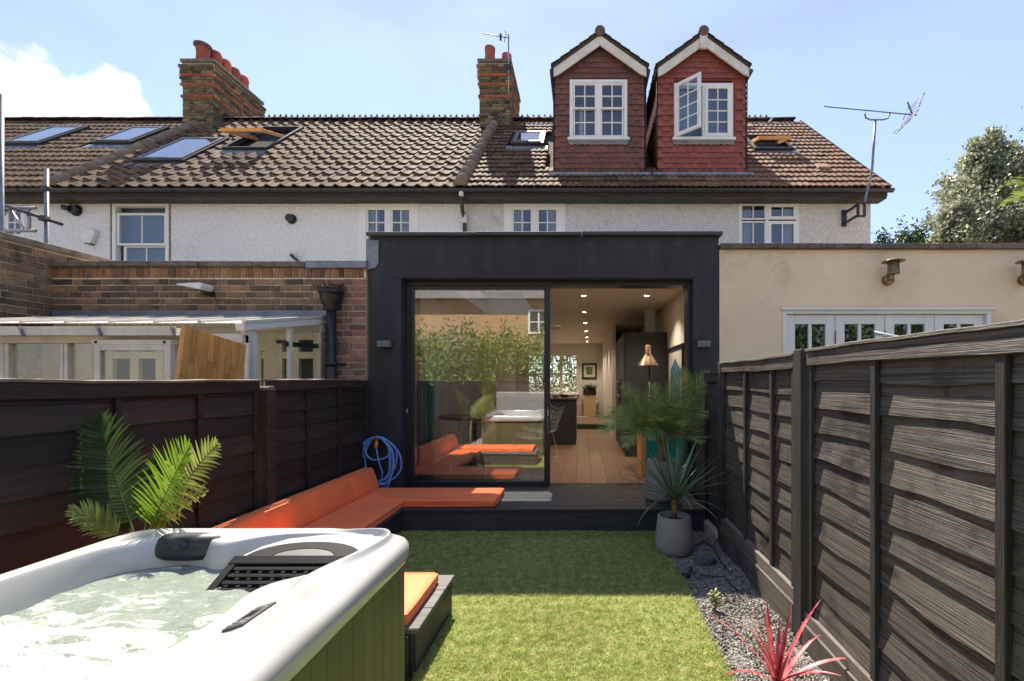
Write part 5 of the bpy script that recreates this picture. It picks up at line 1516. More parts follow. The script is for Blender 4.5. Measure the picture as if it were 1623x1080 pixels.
fence_panel('weathered charcoal lap fence panel on the right, behind the viewpoint', RXF, -1, -1.0, 0.70, 1.655, 0.20, [-0.5, 0.1], 13, T['fence_g'], T['fence_post'], T['fence_g'], 0.005, group=g2, capm=capR)
post('fence_post', 'thick charcoal fence post between the two right panels', RXF - 0.01, 2.61, 1.665, T['fence_post'], 0.10, False, 'right fence posts')
post('fence_post', 'slim charcoal fence post at the far end of the right fence', RXF - 0.01, 4.15, 1.655, T['fence_post'], 0.08, False, 'right fence posts')
post('fence_post', 'charcoal fence post on the right beside the viewpoint', RXF - 0.01, 0.77, 1.665, T['fence_post'], 0.10, False, 'right fence posts')
gb = thing('gravel_board', 'charcoal gravel board under the far right fence panel', 'gravel board', (RXF, 3.4, 0), 'gravel boards')
MB().box(RXF - 0.060, RXF - 0.020, 2.665, 4.10, -0.02, 0.175).build('board', T['fence_g'], gb, 0.004)
MB().box(RXF - 0.045, RXF + 0.005, 2.665, 4.10, 0.176, 0.255).build('bottom_rail', T['fence_cap'], gb, 0.004)
gb = thing('gravel_board', 'charcoal gravel board under the near right fence panel', 'gravel board', (RXF, 1.7, 0), 'gravel boards')
MB().box(RXF - 0.060, RXF - 0.020, 0.83, 2.555, -0.02, 0.13).build('board', T['fence_g'], gb, 0.004)
MB().box(RXF - 0.045, RXF + 0.005, 0.83, 2.555, 0.131, 0.19).build('bottom_rail', T['fence_cap'], gb, 0.004)
# short dark return fence between the post and the house corner
t = fence_panel('short black lap fence return beside the right black pier', RXF + 0.02, -1, 4.20, 5.29, 1.56, 0.05, [4.75], 15, T['deck'], T['deck'], T['deck'], 0.003)

# ---------------------------------------------------------------- hot tub
HX0, HX1, HY0, HY1 = -2.02, -0.765, 0.50, 2.07
ZR = 0.825
ht = thing('hot_tub', 'white acrylic hot tub with olive panelled side and bubbling water', 'hot tub', ((HX0 + HX1) / 2, (HY0 + HY1) / 2, 0))
CXT, CYT = -1.42, 1.30
NA = 144
def rrect(x0, x1, y0, y1, rad, a):
    """point of a rounded rectangle in direction a from its centre"""
    cx_, cy = (x0 + x1) / 2, (y0 + y1) / 2
    hx, hy = (x1 - x0) / 2, (y1 - y0) / 2
    c, s = math.cos(a), math.sin(a)
    n = 9.0 if rad < 0.12 else 6.0
    k = (abs(c / hx) ** n + abs(s / hy) ** n) ** (-1 / n)
    return Vector((cx_ + k * c, cy + k * s))
inner_pts = [(-1.12, 1.05), (-1.045, 1.12), (-1.035, 1.28), (-1.06, 1.42), (-1.03, 1.55), (-0.935, 1.68), (-0.865, 1.84), (-0.895, 1.968), (-1.05, 1.99), (-1.28, 1.985), (-1.40, 1.94), (-1.47, 1.88), (-1.53, 1.885), (-1.62, 1.93),
             (-1.78, 1.93), (-1.88, 1.84), (-1.915, 1.65), (-1.93, 1.3), (-1.92, 1.0), (-1.88, 0.75), (-1.74, 0.62), (-1.4, 0.60), (-1.12, 0.63), (-1.0, 0.72), (-1.0, 0.86), (-1.08, 0.95)]
def inner(a, shrink=0.0):
    # ray from the tub's middle against the smoothed outline
    n = len(inner_pts); best = None
    d = Vector((math.cos(a), math.sin(a)))
    for i in range(len(INN)):
        p, q = INN[i], INN[(i + 1) % len(INN)]
        e = q - p
        den = d.x * e.y - d.y * e.x
        if abs(den) < 1e-12: continue
        w = p - Vector((CXT, CYT))
        t = (w.x * e.y - w.y * e.x) / den; u = (w.x * d.y - w.y * d.x) / den
        if t > 0 and -1e-6 <= u <= 1 + 1e-6 and (best is None or t > best): best = t
    return Vector((CXT, CYT)) + d * (best - shrink)
def catmull(pts, k=5):
    out = []; n = len(pts)
    for i in range(n):
        p0, p1, p2, p3 = [Vector(pts[(i + j) % n]) for j in (-1, 0, 1, 2)]
        for s in range(k):
            t = s / k
            out.append(0.5 * ((2 * p1) + (-p0 + p2) * t + (2*p0 - 5*p1 + 4*p2 - p3) * t*t + (-p0 + 3*p1 - 3*p2 + p3) * t**3))
    return out
INN = catmull(inner_pts)
def outer_at(a, off=0.0):
    # direction from the tub's middle: solve on the rounded rectangle
    d = Vector((math.cos(a), math.sin(a)))
    lo, hi = 0.2, 1.5
    cx_, cy = (HX0 + HX1) / 2, (HY0 + HY1) / 2; hx, hy = (HX1 - HX0) / 2 + off, (HY1 - HY0) / 2 + off
    for _ in range(24):
        m_ = (lo + hi) / 2; p = Vector((CXT, CYT)) + d * m_
        if abs((p.x - cx_) / hx) ** 15 + abs((p.y - cy) / hy) ** 15 > 1: hi = m_
        else: lo = m_
    return Vector((CXT, CYT)) + d * lo
def rim_z(p, t):
    """sculpted rim: t = 0 at the outer crest, 1 at the inner edge"""
    z = ZR
    right = max(0, min(1, (p.x + 1.12) / 0.25))
    # long raised shoulder on the outside of the right rim and a scooped pad for the control panel
    pad = math.exp(-((p.x + 0.915) / 0.085) ** 2 - ((p.y - 1.22) / 0.20) ** 2)
    tc = 0.34 + 0.16 * math.exp(-((p.y - 1.62) / 0.16) ** 2) - 0.12 * math.exp(-((p.y - 1.25) / 0.22) ** 2)
    cr = math.exp(-((t - tc) / (0.16 if t < tc else 0.20)) ** 2)
    z += right * (0.034 * cr - 0.020)
    z -= right * 0.030 * math.exp(-((t - tc - 0.36) / 0.13) ** 2) * math.exp(-((p.y - 1.50) / 0.14) ** 2)
    z += 0.022 * pad * (1 if t > tc else 0.4)
    z -= right * 0.022 * math.exp(-((t - 0.14) / 0.10) ** 2) * math.exp(-((p.y - 1.42) / 0.20) ** 2)
    z -= right * 0.025 * math.exp(-((p.y - 1.62) / 0.12) ** 2) * t
    # far edge: shallow lip
    far = max(0, min(1, (p.y - 1.80) / 0.12))
    z -= far * 0.012 * t
    # left edge rises to the back
    return z
loops = []
AN = [2 * math.pi * k / NA for k in range(NA)]
OUT0 = [outer_at(a) for a in AN]; OUTc = [outer_at(a, -0.038) for a in AN]; INE = [inner(a) for a in AN]
loops.append([(p.x, p.y, 0.700) for p in [outer_at(a, 0.0) for a in AN]])
loops.append([(p.x, p.y, 0.722) for p in [outer_at(a, 0.012) for a in AN]])
loops.append([(p.x, p.y, 0.775) for p in [outer_at(a, 0.008) for a in AN]])
loops.append([(p.x, p.y, rim_z(p, 0) - 0.012) for p in [outer_at(a, -0.014) for a in AN]])
for t in (0.0, 0.08, 0.16, 0.24, 0.32, 0.40, 0.48, 0.56, 0.65, 0.75, 0.85, 0.93):
    L = []
    for k in range(NA):
        p = OUTc[k].lerp(INE[k], t); L.append((p.x, p.y, rim_z(p, t)))
    loops.append(L)
L = []
for k in range(NA): p = INE[k]; L.append((p.x, p.y, rim_z(p, 1) - 0.008))
loops.append(L)
for sh, z in ((0.014, 0.785), (0.03, 0.74), (0.05, 0.66), (0.09, 0.45), (0.2, 0.22)):
    loops.append([((q := inner(AN[k], sh)).x, q.y, z) for k in range(NA)])
b = MB(); vs = []; fs = []
for L in loops: vs += L
for i in range(len(loops) - 1):
    for k in range(NA): fs.append((i*NA+k, i*NA+(k+1) % NA, (i+1)*NA+(k+1) % NA, (i+1)*NA+k))
fs.append(tuple((len(loops)-1) * NA + k for k in range(NA)))
b.add(vs, fs, True)
b.build('shell', T['acrylic'], ht, sub=1)
# water: rings of a rippling, foaming surface
WZ = 0.712
b = MB(); vs = []; fs = []; NR = 70
EDG = [inner(a, 0.025) for a in AN]
for i in range(NR + 1):
    f = (i / NR)
    for k in range(NA):
        p = Vector((CXT, CYT)).lerp(EDG[k], f)
        v = Vector((p.x, p.y, 0))
        z = 0.010 * noise.noise(v * 7) + 0.006 * noise.noise(v * 17 + Vector((3, 1, 0))) + 0.0035 * noise.noise(v * 41)
        boil = math.exp(-((p.x + 1.62) / 0.30) ** 2 - ((p.y - 1.12) / 0.26) ** 2)
        z += boil * (0.020 + 0.014 * noise.noise(v * 24) + 0.008 * noise.noise(v * 60))
        vs.append((p.x, p.y, WZ + z))
for i in range(NR):
    for k in range(NA): fs.append((i*NA+k, i*NA+(k+1) % NA, (i+1)*NA+(k+1) % NA, (i+1)*NA+k))
b.add(vs, fs, True)
# water material: cloudy pale green with streaks and patches of foam
wmat = bpy.data.materials.new('tub_water'); wmat.use_nodes = True
nt = wmat.node_tree; L_ = nt.links.new
P_ = nt.nodes['Principled BSDF']
ge = nt.nodes.new('ShaderNodeNewGeometry')
n1 = nt.nodes.new('ShaderNodeTexNoise'); n1.inputs['Scale'].default_value = 9; n1.inputs['Detail'].default_value = 8; n1.inputs['Roughness'].default_value = 0.62; n1.inputs['Distortion'].default_value = 1.3
mp_ = nt.nodes.new('ShaderNodeMapping'); mp_.inputs['Scale'].default_value = (0.7, 1.6, 1)
L_(ge.outputs['Position'], mp_.inputs[0]); L_(mp_.outputs[0], n1.inputs['Vector'])
sep = nt.nodes.new('ShaderNodeVectorMath'); sep.operation = 'DISTANCE'; sep.inputs[1].default_value = (-1.62, 1.08, 0.72)
L_(ge.outputs['Position'], sep.inputs[0])
d1 = nt.nodes.new('ShaderNodeMapRange'); d1.inputs[1].default_value = 0.10; d1.inputs[2].default_value = 0.62; d1.inputs[3].default_value = 0.30; d1.inputs[4].default_value = 0.0
L_(sep.outputs['Value'], d1.inputs[0])
a1 = nt.nodes.new('ShaderNodeMath'); a1.operation = 'ADD'; L_(n1.outputs['Fac'], a1.inputs[0]); L_(d1.outputs[0], a1.inputs[1])
fo = nt.nodes.new('ShaderNodeMapRange'); fo.interpolation_type = 'SMOOTHSTEP'; fo.inputs[1].default_value = 0.56; fo.inputs[2].default_value = 0.68
L_(a1.outputs[0], fo.inputs[0])
n2 = nt.nodes.new('ShaderNodeTexNoise'); n2.inputs['Scale'].default_value = 190; n2.inputs['Detail'].default_value = 4
L_(ge.outputs['Position'], n2.inputs['Vector'])
fr_ = nt.nodes.new('ShaderNodeMapRange'); fr_.inputs[1].default_value = 0.30; fr_.inputs[2].default_value = 0.52; L_(n2.outputs['Fac'], fr_.inputs[0])
fm = nt.nodes.new('ShaderNodeMath'); fm.operation = 'MULTIPLY'; L_(fo.outputs[0], fm.inputs[0]); L_(fr_.outputs[0], fm.inputs[1])
cx2 = nt.nodes.new('ShaderNodeMix'); cx2.data_type = 'RGBA'; cx2.inputs[6].default_value = (0.20, 0.235, 0.19, 1); cx2.inputs[7].default_value = (0.48, 0.49, 0.465, 1)
L_(fm.outputs[0], cx2.inputs[0]); L_(cx2.outputs[2], P_.inputs['Base Color'])
rr = nt.nodes.new('ShaderNodeMapRange'); rr.inputs[3].default_value = 0.07; rr.inputs[4].default_value = 0.7; L_(fm.outputs[0], rr.inputs[0]); L_(rr.outputs[0], P_.inputs['Roughness'])
P_.inputs['IOR'].default_value = 1.33
n3 = nt.nodes.new('ShaderNodeTexNoise'); n3.inputs['Scale'].default_value = 26; n3.inputs['Detail'].default_value = 6; n3.inputs['Distortion'].default_value = 0.8
L_(mp_.outputs[0], n3.inputs['Vector'])
bu = nt.nodes.new('ShaderNodeBump'); bu.inputs['Strength'].default_value = 0.75; bu.inputs['Distance'].default_value = 0.012; L_(n3.outputs['Fac'], bu.inputs['Height']); 
bu2 = nt.nodes.new('ShaderNodeBump'); bu2.inputs['Strength'].default_value = 0.5; bu2.inputs['Distance'].default_value = 0.006; L_(n2.outputs['Fac'], bu2.inputs['Height']); L_(bu.outputs[0], bu2.inputs['Normal'])
L_(bu2.outputs[0], P_.inputs['Normal'])
b.build('water', wmat, ht, recalc=False)
# cabinet: vertical olive planks
cz0, cz1 = 0.06, 0.715
box('plinth', T['cabinet_trim'], ht, HX0 + 0.04, HX1 - 0.04, HY0 + 0.04, HY1 - 0.04, 0.0, cz0)
box('core', T['cabinet_trim'], ht, HX0 + 0.045, HX1 - 0.045, HY0 + 0.045, HY1 - 0.045, cz0, 0.21)
def planks(fix, a0, a1, axis):
    n = int(round((a1 - a0) / 0.078)); w_ = (a1 - a0) / n
    for i in range(n):
        p, q = a0 + i * w_ + 0.0012, a0 + (i + 1) * w_ - 0.0012
        if axis == 'y': MB().box(fix - 0.012, fix + 0.006, p, q, cz0, cz1).build('cabinet_plank', T['cabinet_olive'], ht, 0.003, 1)
        else: MB().box(p, q, fix - 0.006, fix + 0.012, cz0, cz1).build('cabinet_plank', T['cabinet_olive'], ht, 0.003, 1)
planks(HX1 - 0.035, HY0 + 0.11, HY1 - 0.11, 'y')
planks(HY1 - 0.035, HX0 + 0.11, HX1 - 0.11, 'x')
for x, y in ((HX1 - 0.075, HY1 - 0.075), (HX0 + 0.075, HY1 - 0.075), (HX1 - 0.075, HY0 + 0.075)):
    MB().box(x - 0.045, x + 0.045, y - 0.045, y + 0.045, cz0, cz1).build('corner_post', T['cabinet_olive'], ht, 0.03, 4)
# two little screws on the corner post
for z in (0.655, 0.1): MB().lathe([(0.0, 0.003), (0.004, 0.003), (0.005, 0.0), (0, 0)], 8, M=Matrix.Translation((HX1 - 0.0295, HY1 - 0.09, z)) @ Matrix.Rotation(R(90), 4, 'Y')).build('screw', T['steel'], ht)
# head pillow with a jet hole, on the far wall
def pillow(cx_, cy, cz, w_, h_, tilt):
    b = MB(); n, m_ = 28, 14; vs = []; fs = []
    for j in range(m_ + 1):
        for i in range(n):
            a = 2 * math.pi * i / n; rr_ = j / m_
            sx = math.copysign(abs(math.cos(a)) ** 0.55, math.cos(a)); sz = math.copysign(abs(math.sin(a)) ** 0.55, math.sin(a))
            x = sx * w_ / 2 * rr_; z = sz * h_ / 2 * rr_
            x *= 1 - 0.12 * max(0, -z / (h_ / 2))
            d = 0.036 * (1 - rr_ ** 3.0) + 0.012 * math.exp(-((abs(x) - w_ * 0.22) / 0.03) ** 2) * (z > 0) * (1 - rr_ ** 4) - 0.022 * math.exp(-(x * x + (z - 0.004) ** 2) / 0.0003)
            vs.append((x, -d, z))
    for j in range(m_):
        for i in range(n): fs.append((j*n+i, j*n+(i+1) % n, (j+1)*n+(i+1) % n, (j+1)*n+i))
    M_ = Matrix.Translation((cx_, cy, cz)) @ Matrix.Rotation(R(tilt), 4, 'X')
    p = b.add(vs, fs, True).build('head_pillow', T['pillow'], ht, M=M_, recalc=False)
    MB().lathe([(0.0, 0.004), (0.012, 0.004), (0.016, 0.0), (0.0, -0.002)], 14, M=M_ @ Matrix.Translation((0, -0.018, 0.004)) @ Matrix.Rotation(R(90), 4, 'X')).build('jet_cap', T['panel_grey'], p)
pillow(-1.672, 1.915, 0.785, 0.275, 0.115, -28)
# filter housing in the far right corner
def fpt(px, py, z):
    Y = (EYE - z) * F / (py - CY); return Vector((gx(px, Y), Y, z))
b = MB()
lid = [(-1.38, 1.80, .778), (-1.335, 1.885, .797), (-1.26, 1.945, .809), (-1.12, 1.978, .815), (-0.92, 1.978, .815), (-0.865, 1.93, .806), (-0.865, 1.80, .778)]
n = len(lid)
b.add([(x, y, z) for x, y, z in lid] + [(x, y, z - 0.03) for x, y, z in lid], [tuple(range(n)), tuple(range(2*n-1, n-1, -1))] + [(i, (i+1) % n, n + (i+1) % n, n + i) for i in range(n)])
b.build('filter_lid', T['acrylic'], ht, 0.004)
# black weir arch on the lid
def arch(r0, r1, name, m, dz):
    b = MB(); vs = []; fs = []; n = 24
    for i in range(n + 1):
        a = math.pi * i / n
        for rr_ in (r0, r1):
            y = 1.803 + math.sin(a) * rr_ * 0.46; x = -1.12 - math.cos(a) * rr_
            z = 0.778 + (y - 1.80) * 0.225 + dz
            vs.append((x, y, z))
    for i in range(n): fs.append((2*i, 2*i+1, 2*i+3, 2*i+2))
    b.add(vs, fs, True).build(name, m, ht, recalc=False)
arch(0.125, 0.225, 'weir_arch', T['grille'], 0.006)
arch(0.0, 0.123, 'weir_window', T['panel_grey'], 0.004)
# black slotted grille dipping into the water
b = MB()
gt, gb_ = Vector((0, 1.80, 0.776)), Vector((0, 1.635, 0.690))
gd = (gb_ - gt); gl = gd.length; gn = Vector((0, -gd.z, gd.y)).normalized()
if gn.z < 0: gn = -gn
def gp(x, s, w_): p = gt + gd * s + gn * w_; return (x, p.y, p.z)
def gbox(b, x0, x1, s0, s1, w0, w1):
    vs = [gp(x0, s0, w0), gp(x1, s0, w0), gp(x1, s1, w0), gp(x0, s1, w0), gp(x0, s0, w1), gp(x1, s0, w1), gp(x1, s1, w1), gp(x0, s1, w1)]
    b.add(vs, [(3,2,1,0),(4,5,6,7),(0,1,5,4),(1,2,6,5),(2,3,7,6),(3,0,4,7)])
gbox(b, -1.375, -0.86, -0.02, 1.1, -0.02, -0.004)
gbox(b, -1.385, -0.85, -0.05, 0.17, -0.004, 0.012); gbox(b, -1.385, -1.355, 0.17, 1.1, -0.004, 0.010)
b.build('filter_grille', T['grille'], ht, 0.003)
for k in range(5):
    b = MB(); s0 = 0.23 + k * 0.17; gbox(b, -1.35, -0.88, s0, s0 + 0.085, -0.004, 0.008)
    for q in range(10): gbox(b, -1.335 + q * 0.044 + (k % 2) * 0.02, -1.32 + q * 0.044 + (k % 2) * 0.02, s0 + 0.07, s0 + 0.15, -0.003, 0.006)
    b.build('grille_bar', T['grille'], ht, 0.002)
# control panel
def rim_at(x, y):
    a = math.atan2(y - CYT, x - CXT) % (2 * math.pi); k = a / (2 * math.pi) * NA; i = int(k) % NA; f = k - int(k)
    o_ = OUTc[i].lerp(OUTc[(i + 1) % NA], f); n_ = INE[i].lerp(INE[(i + 1) % NA], f); p = Vector((x, y))
    return rim_z(p, min(1, max(0, (p - o_).length / (n_ - o_).length)))
zc_ = [rim_at(x, y) for x, y in ((-0.945, 1.165), (-0.875, 1.165), (-0.875, 1.305), (-0.945, 1.305))]
ex = Vector((0.07, 0, ((zc_[1] + zc_[2]) - (zc_[0] + zc_[3])) / 2)).normalized(); ey = Vector((0, 0.14, ((zc_[2] + zc_[3]) - (zc_[0] + zc_[1])) / 2)).normalized()
ez = ex.cross(ey).normalized(); ey = ez.cross(ex)
MP = Matrix((ex, ey, ez)).transposed().to_4x4(); MP.translation = Vector((-0.908, 1.237, max(sum(zc_) / 4, rim_at(-0.908, 1.237)) + 0.004))
cpn = MB().box(-0.029, 0.029, -0.065, 0.065, -0.02, 0.0025).build('control_panel', T['panel_grey'], ht, 0.003, M=MP)
MB().box(-0.011, 0.011, -0.017, 0.025, 0.0026, 0.0040).build('display', T['grille'], cpn, M=MP)
for yy in (1.19, 1.207, 1.275, 1.29):
    for xx in (-0.926, -0.893): MB().box(xx + 0.902, xx + 0.914, yy - 1.243, yy - 1.233, 0.0026, 0.0045).build('button', mat('button', (0.24, 0.235, 0.23), 0.4) if yy == 1.19 and xx < -0.9 else T['lid'], cpn, 0.001, 1, M=MP)
# folded cover standing behind the tub (seen only in the door glass)
cv = thing('hot_tub_cover', 'grey folded hot tub cover standing behind the tub, seen reflected', 'cover', (-1.37, 0.38, 0))
MB().box(HX0, HX1, 0.30, 0.37, 0.35, 1.24).box(HX0, HX1, 0.375, 0.445, 0.351, 1.235).build('cover_panel', T['lid'], cv, 0.02, 3)

# ---------------------------------------------------------------- hose on its hook
Y = XF - 0.07
hx = gx(601, Y)
t = thing('garden_hose', 'coiled blue garden hose with orange connector hanging on the black pier', 'hose', (hx, Y, gz(772, Y)))
b = MB(); pts = []
r = random.Random(8)
nl = 9
for k in range(nl):
    w_ = 0.175 + r.uniform(-0.03, 0.075); hgt = 0.27 + r.uniform(-0.02, 0.06); sk = r.uniform(-0.05, 0.06)
    if k == 3: w_, hgt = 0.135, 0.13
    zc = gz(692, Y) - hgt
    for i in range(26):
        a = math.pi / 2 + 2 * math.pi * i / 26
        pts.append((hx + w_ * math.cos(a) * (1.0 + 0.25 * (math.sin(a) < -0.2) * -math.sin(a) * 0.6) + sk * (1 - math.sin(a)) * 0.5 + 0.012 * math.sin(3 * a + k), Y - 0.03 - 0.012 * (k % 4) + 0.012 * math.sin(2 * a + k), zc + hgt * math.sin(a)))
b.tube(pts, 0.0105, 8); b.build('hose', T['hose'], t)
MB().tube([(hx, Y - 0.07, gz(699, Y)), (hx, Y - 0.075, gz(709, Y))], 0.019, 10).tube([(hx, Y - 0.07, gz(694, Y)), (hx, Y - 0.07, gz(700, Y))], 0.012, 10).build('connector', T['hose_orange'], t)
b = MB(); b.tube([(hx, Y - 0.075, gz(709, Y)), (hx + 0.03, Y - 0.08, gz(730, Y)), (hx + 0.07, Y - 0.07, gz(748, Y)), (hx + 0.03, Y - 0.05, gz(768, Y))], 0.0088, 8); b.build('hose', T['hose'], t)
MB().tube([(hx - 0.02, XF - 0.001, gz(691, Y)), (hx - 0.005, Y - 0.06, gz(691, Y)), (hx, Y - 0.09, gz(694, Y))], 0.014, 8).build('tap', T['brass'], t)

# ---------------------------------------------------------------- plants
def strap_leaf(b, base, d, length, width, droop, up=Vector((0, 0, 1)), segs=7, fold=0.25, twist=0.0):
    """tapered sword leaf: V-folded strip that bends down along its length"""
    p = Vector(base); d = Vector(d).normalized()
    side0 = d.cross(up)
    if side0.length < 0.05: side0 = Vector((1, 0, 0))
    side0.normalize()
    vs = []; fs = []
    st = length / segs
    for i in range(segs + 1):
        t = i / segs
        w_ = width * (0.55 + 1.1 * t - 1.65 * t ** 2.2) if t < 1 else 0
        w_ = max(w_, 0.0008)
        nrm = side0.cross(d).normalized()
        s = (Matrix.Rotation(twist * t, 3, d) @ side0)
        vs += [p - s * w_ + nrm * fold * w_, p - nrm * 0.0, p + s * w_ + nrm * fold * w_]
        p = p + d * st
        d = (d + Vector((0, 0, -droop * st / length * (0.4 + 1.6 * t)))).normalized()
    for i in range(segs):
        a = i * 3; fs += [(a, a+1, a+4, a+3), (a+1, a+2, a+5, a+4)]
    b.add(vs, fs, True)

def frond(parent, base, d, length, droop, face, nl, ll, lw, m, dry=0.0, t0=0.16, seed=0, sweep=(38, 68), ldroop=0.5):
    """pinnate palm frond: rachis and two rows of leaflets; face = the way its upper side looks"""
    r = random.Random(seed)
    p = Vector(base); d = Vector(d).normalized(); face = Vector(face).normalized()
    seg = 24; st = length / seg; path = []
    for i in range(seg + 1):
        path.append((p.copy(), d.copy()))
        p = p + d * st; d = (d + Vector((0, 0, -1)) * droop * (i / seg) / seg * 2.0).normalized()
    b = MB()
    rb = MB(); rb.tube([q[0] for q in path], [max(0.0012, 0.0065 * (1 - i / seg) * (length / 0.9)) for i in range(seg + 1)], 6)
    for k in range(nl):
        t = t0 + (1 - t0) * (k + 0.5) / nl
        f = t * seg; i = min(seg - 1, int(f)); q = path[i][0].lerp(path[i+1][0], f - i); dd = path[i][1]
        sv = dd.cross(face).normalized(); fc = sv.cross(dd).normalized()
        prof = math.sin(math.pi * min(1, (0.18 + 0.80 * (t - t0) / (1 - t0)))) ** 0.65
        ang = R(sweep[0] + (sweep[1] - sweep[0]) * 0) ; ang = R(90 - (sweep[0] + (sweep[1] - sweep[0]) * ((t - t0) / (1 - t0)) ** 1.3))
        for s in (-1, 1):
            L = ll * prof * r.uniform(0.88, 1.08)
            dl = (sv * s * math.sin(ang) + dd * math.cos(ang) + fc * r.uniform(0.10, 0.34)).normalized()
            strap_leaf(b, q, dl, L, lw * r.uniform(0.85, 1.1), ldroop * r.uniform(0.5, 1.5), up=fc, segs=5, fold=0.35)
    o = b.build('frond', m, parent, recalc=False)
    rb.build('rachis', T['rachis'], o)
    return o

# leafy palm standing behind the tub
PY = 2.22; PX = gx(222, PY)
t = thing('palm_plant', 'bright green leafy palm behind the hot tub by the left fence', 'palm', (PX, PY, 0))
MB().lathe([(0.0, 0.0), (0.11, 0.0), (0.13, 0.02), (0.15, 0.26), (0.155, 0.28), (0.14, 0.28), (0.13, 0.25), (0.0, 0.25)], 24, (PX, PY, 0.0)).build('pot', T['planter'], t)
MB().tube([(PX, PY, 0.25), (PX, PY, 0.55), (PX + 0.01, PY, 0.72)], [0.02, 0.018, 0.015], 8).build('stem', T['rachis'], t)
def pt(px, py, Y): return Vector((gx(px, Y), Y, gz(py, Y)))
def frond_to(b0, tip, droop, **k):
    d = tip - b0
    L = d.length * (1 + 0.05 * droop)
    d = d + Vector((0, 0, droop * 0.55 * d.length))
    return frond(t, b0, d, L, droop, **k)
B0 = Vector((PX, PY, 0.72))
frond_to(pt(215, 855, 2.25), pt(152, 668, 2.30), 0.10, face=(0.15, -1, 0.15), nl=30, ll=0.235, lw=0.0125, m=T['frond_d'], seed=1, t0=0.14, sweep=(12, 58), ldroop=0.5)
frond_to(pt(232, 848, 2.18), pt(304, 708, 2.10), 0.15, face=(-0.25, -1, 0.25), nl=28, ll=0.185, lw=0.010, m=T['frond_l'], seed=2, t0=0.10, sweep=(15, 60), ldroop=0.45)
frond_to(pt(240, 850, 2.28), pt(352, 712, 2.30), 0.5, face=(0.2, -1, 0.6), nl=24, ll=0.155, lw=0.010, m=T['frond_m'], seed=3, t0=0.2, sweep=(15, 55), ldroop=0.5)
frond_to(pt(205, 862, 2.2), pt(108, 818, 2.05), 0.5, face=(0.0, -0.6, 1), nl=16, ll=0.11, lw=0.009, m=T['frond_m'], seed=4, t0=0.25)
frond_to(pt(212, 860, 2.30), pt(178, 765, 2.42), 0.35, face=(-0.4, -1, 0.5), nl=22, ll=0.17, lw=0.011, m=T['frond_d'], seed=5, t0=0.2)
frond_to(pt(235, 858, 2.20), pt(330, 800, 2.05), 0.55, face=(0.3, -0.8, 0.8), nl=20, ll=0.13, lw=0.009, m=T['frond_m'], seed=6, t0=0.2)
frond_to(pt(225, 858, 2.32), pt(255, 730, 2.5), 0.3, face=(0.0, -1, 0.5), nl=22, ll=0.16, lw=0.010, m=T['frond_d'], seed=7, t0=0.2)

# date palm in a pot on the deck
DPY = 4.86; DPX = gx(1048, DPY)
t = thing('potted_palm', 'feathery date palm in a rounded grey pot on the deck', 'palm', (DPX, DPY, FL))
def pot_grey(x, y, z, r1, h):
    MB().lathe([(0.0, 0.0), (r1 * 0.86, 0.0), (r1 * 0.97, 0.012), (r1 * 1.0, 0.06), (r1 * 0.97, h * 0.5), (r1 * 0.86, h - 0.008), (r1 * 0.84, h), (r1 * 0.73, h), (r1 * 0.71, h - 0.04), (r1 * 0.0, h - 0.05)], 40, (x, y, z)).build('pot', T['planter'], t)
    MB().lathe([(0.0, 0.012), (r1 * 0.5, 0.008), (r1 * 0.74, 0.0)], 24, (x, y, z + h - 0.05)).build('soil', T['soil'], t)
pot_grey(DPX, DPY, FL, 0.175, 0.42)
MB().tube([(DPX, DPY, FL + 0.37), (DPX + 0.01, DPY, FL + 0.50), (DPX + 0.01, DPY, FL + 0.66)], [0.045, 0.05, 0.035], 10).build('stem', T['bark'], t)
r = random.Random(17)
B0 = Vector((DPX + 0.01, DPY, FL + 0.60))
# (tip px, tip py, tip Y, droop, facing)
for k, (px, py, Y, dr) in enumerate([(985, 622, 4.6, 0.25), (950, 690, 4.45, 0.9), (962, 735, 4.3, 1.3), (1000, 760, 4.35, 1.5), (1035, 610, 5.0, 0.2), (1082, 590, 4.8, 0.12), (1122, 600, 4.75, 0.4),
                                     (1105, 720, 4.5, 1.3), (1135, 655, 4.7, 0.8), (1060, 640, 4.4, 0.5), (1010, 650, 4.5, 0.5), (1085, 700, 4.3, 1.2), (1045, 690, 4.2, 1.0), (975, 660, 5.0, 0.6), (1000, 632, 4.4, 0.45), (1055, 612, 4.5, 0.3), (1100, 640, 4.4, 0.7), (968, 712, 4.3, 1.1), (1030, 735, 4.15, 1.4)]):
    tip = pt(px, py, Y); d = tip - B0; L = d.length * (1.02 + 0.10 * dr); d = d + Vector((0, 0, dr * 0.6 * d.length))
    m_ = T['frond_m'] if k not in (7, 11, 3) else T['frond_m']
    frond(t, B0 + Vector((r.uniform(-.02, .02), r.uniform(-.02, .02), r.uniform(-0.04, 0.02))), d, L, dr * 1.1, Vector((r.uniform(-0.3, 0.3), -0.8, 0.7)), 32, 0.22, 0.0062, m_, seed=30 + k, t0=0.22, sweep=(30, 66), ldroop=0.35)
b = MB()
for k in range(26):         # dry drooping leaflets
    q = Vector((DPX + 0.13 + r.uniform(-0.1, 0.18), DPY - r.uniform(0.05, 0.25), FL + 0.62 + r.uniform(-0.12, 0.25)))
    strap_leaf(b, q, (r.uniform(-0.3, 1), r.uniform(-0.6, 0.2), r.uniform(-0.6, 0.5)), r.uniform(0.1, 0.24), 0.005, r.uniform(0.5, 1.8), segs=4)
b.build('dry_leaves', T['frond_dry'], t, recalc=False)

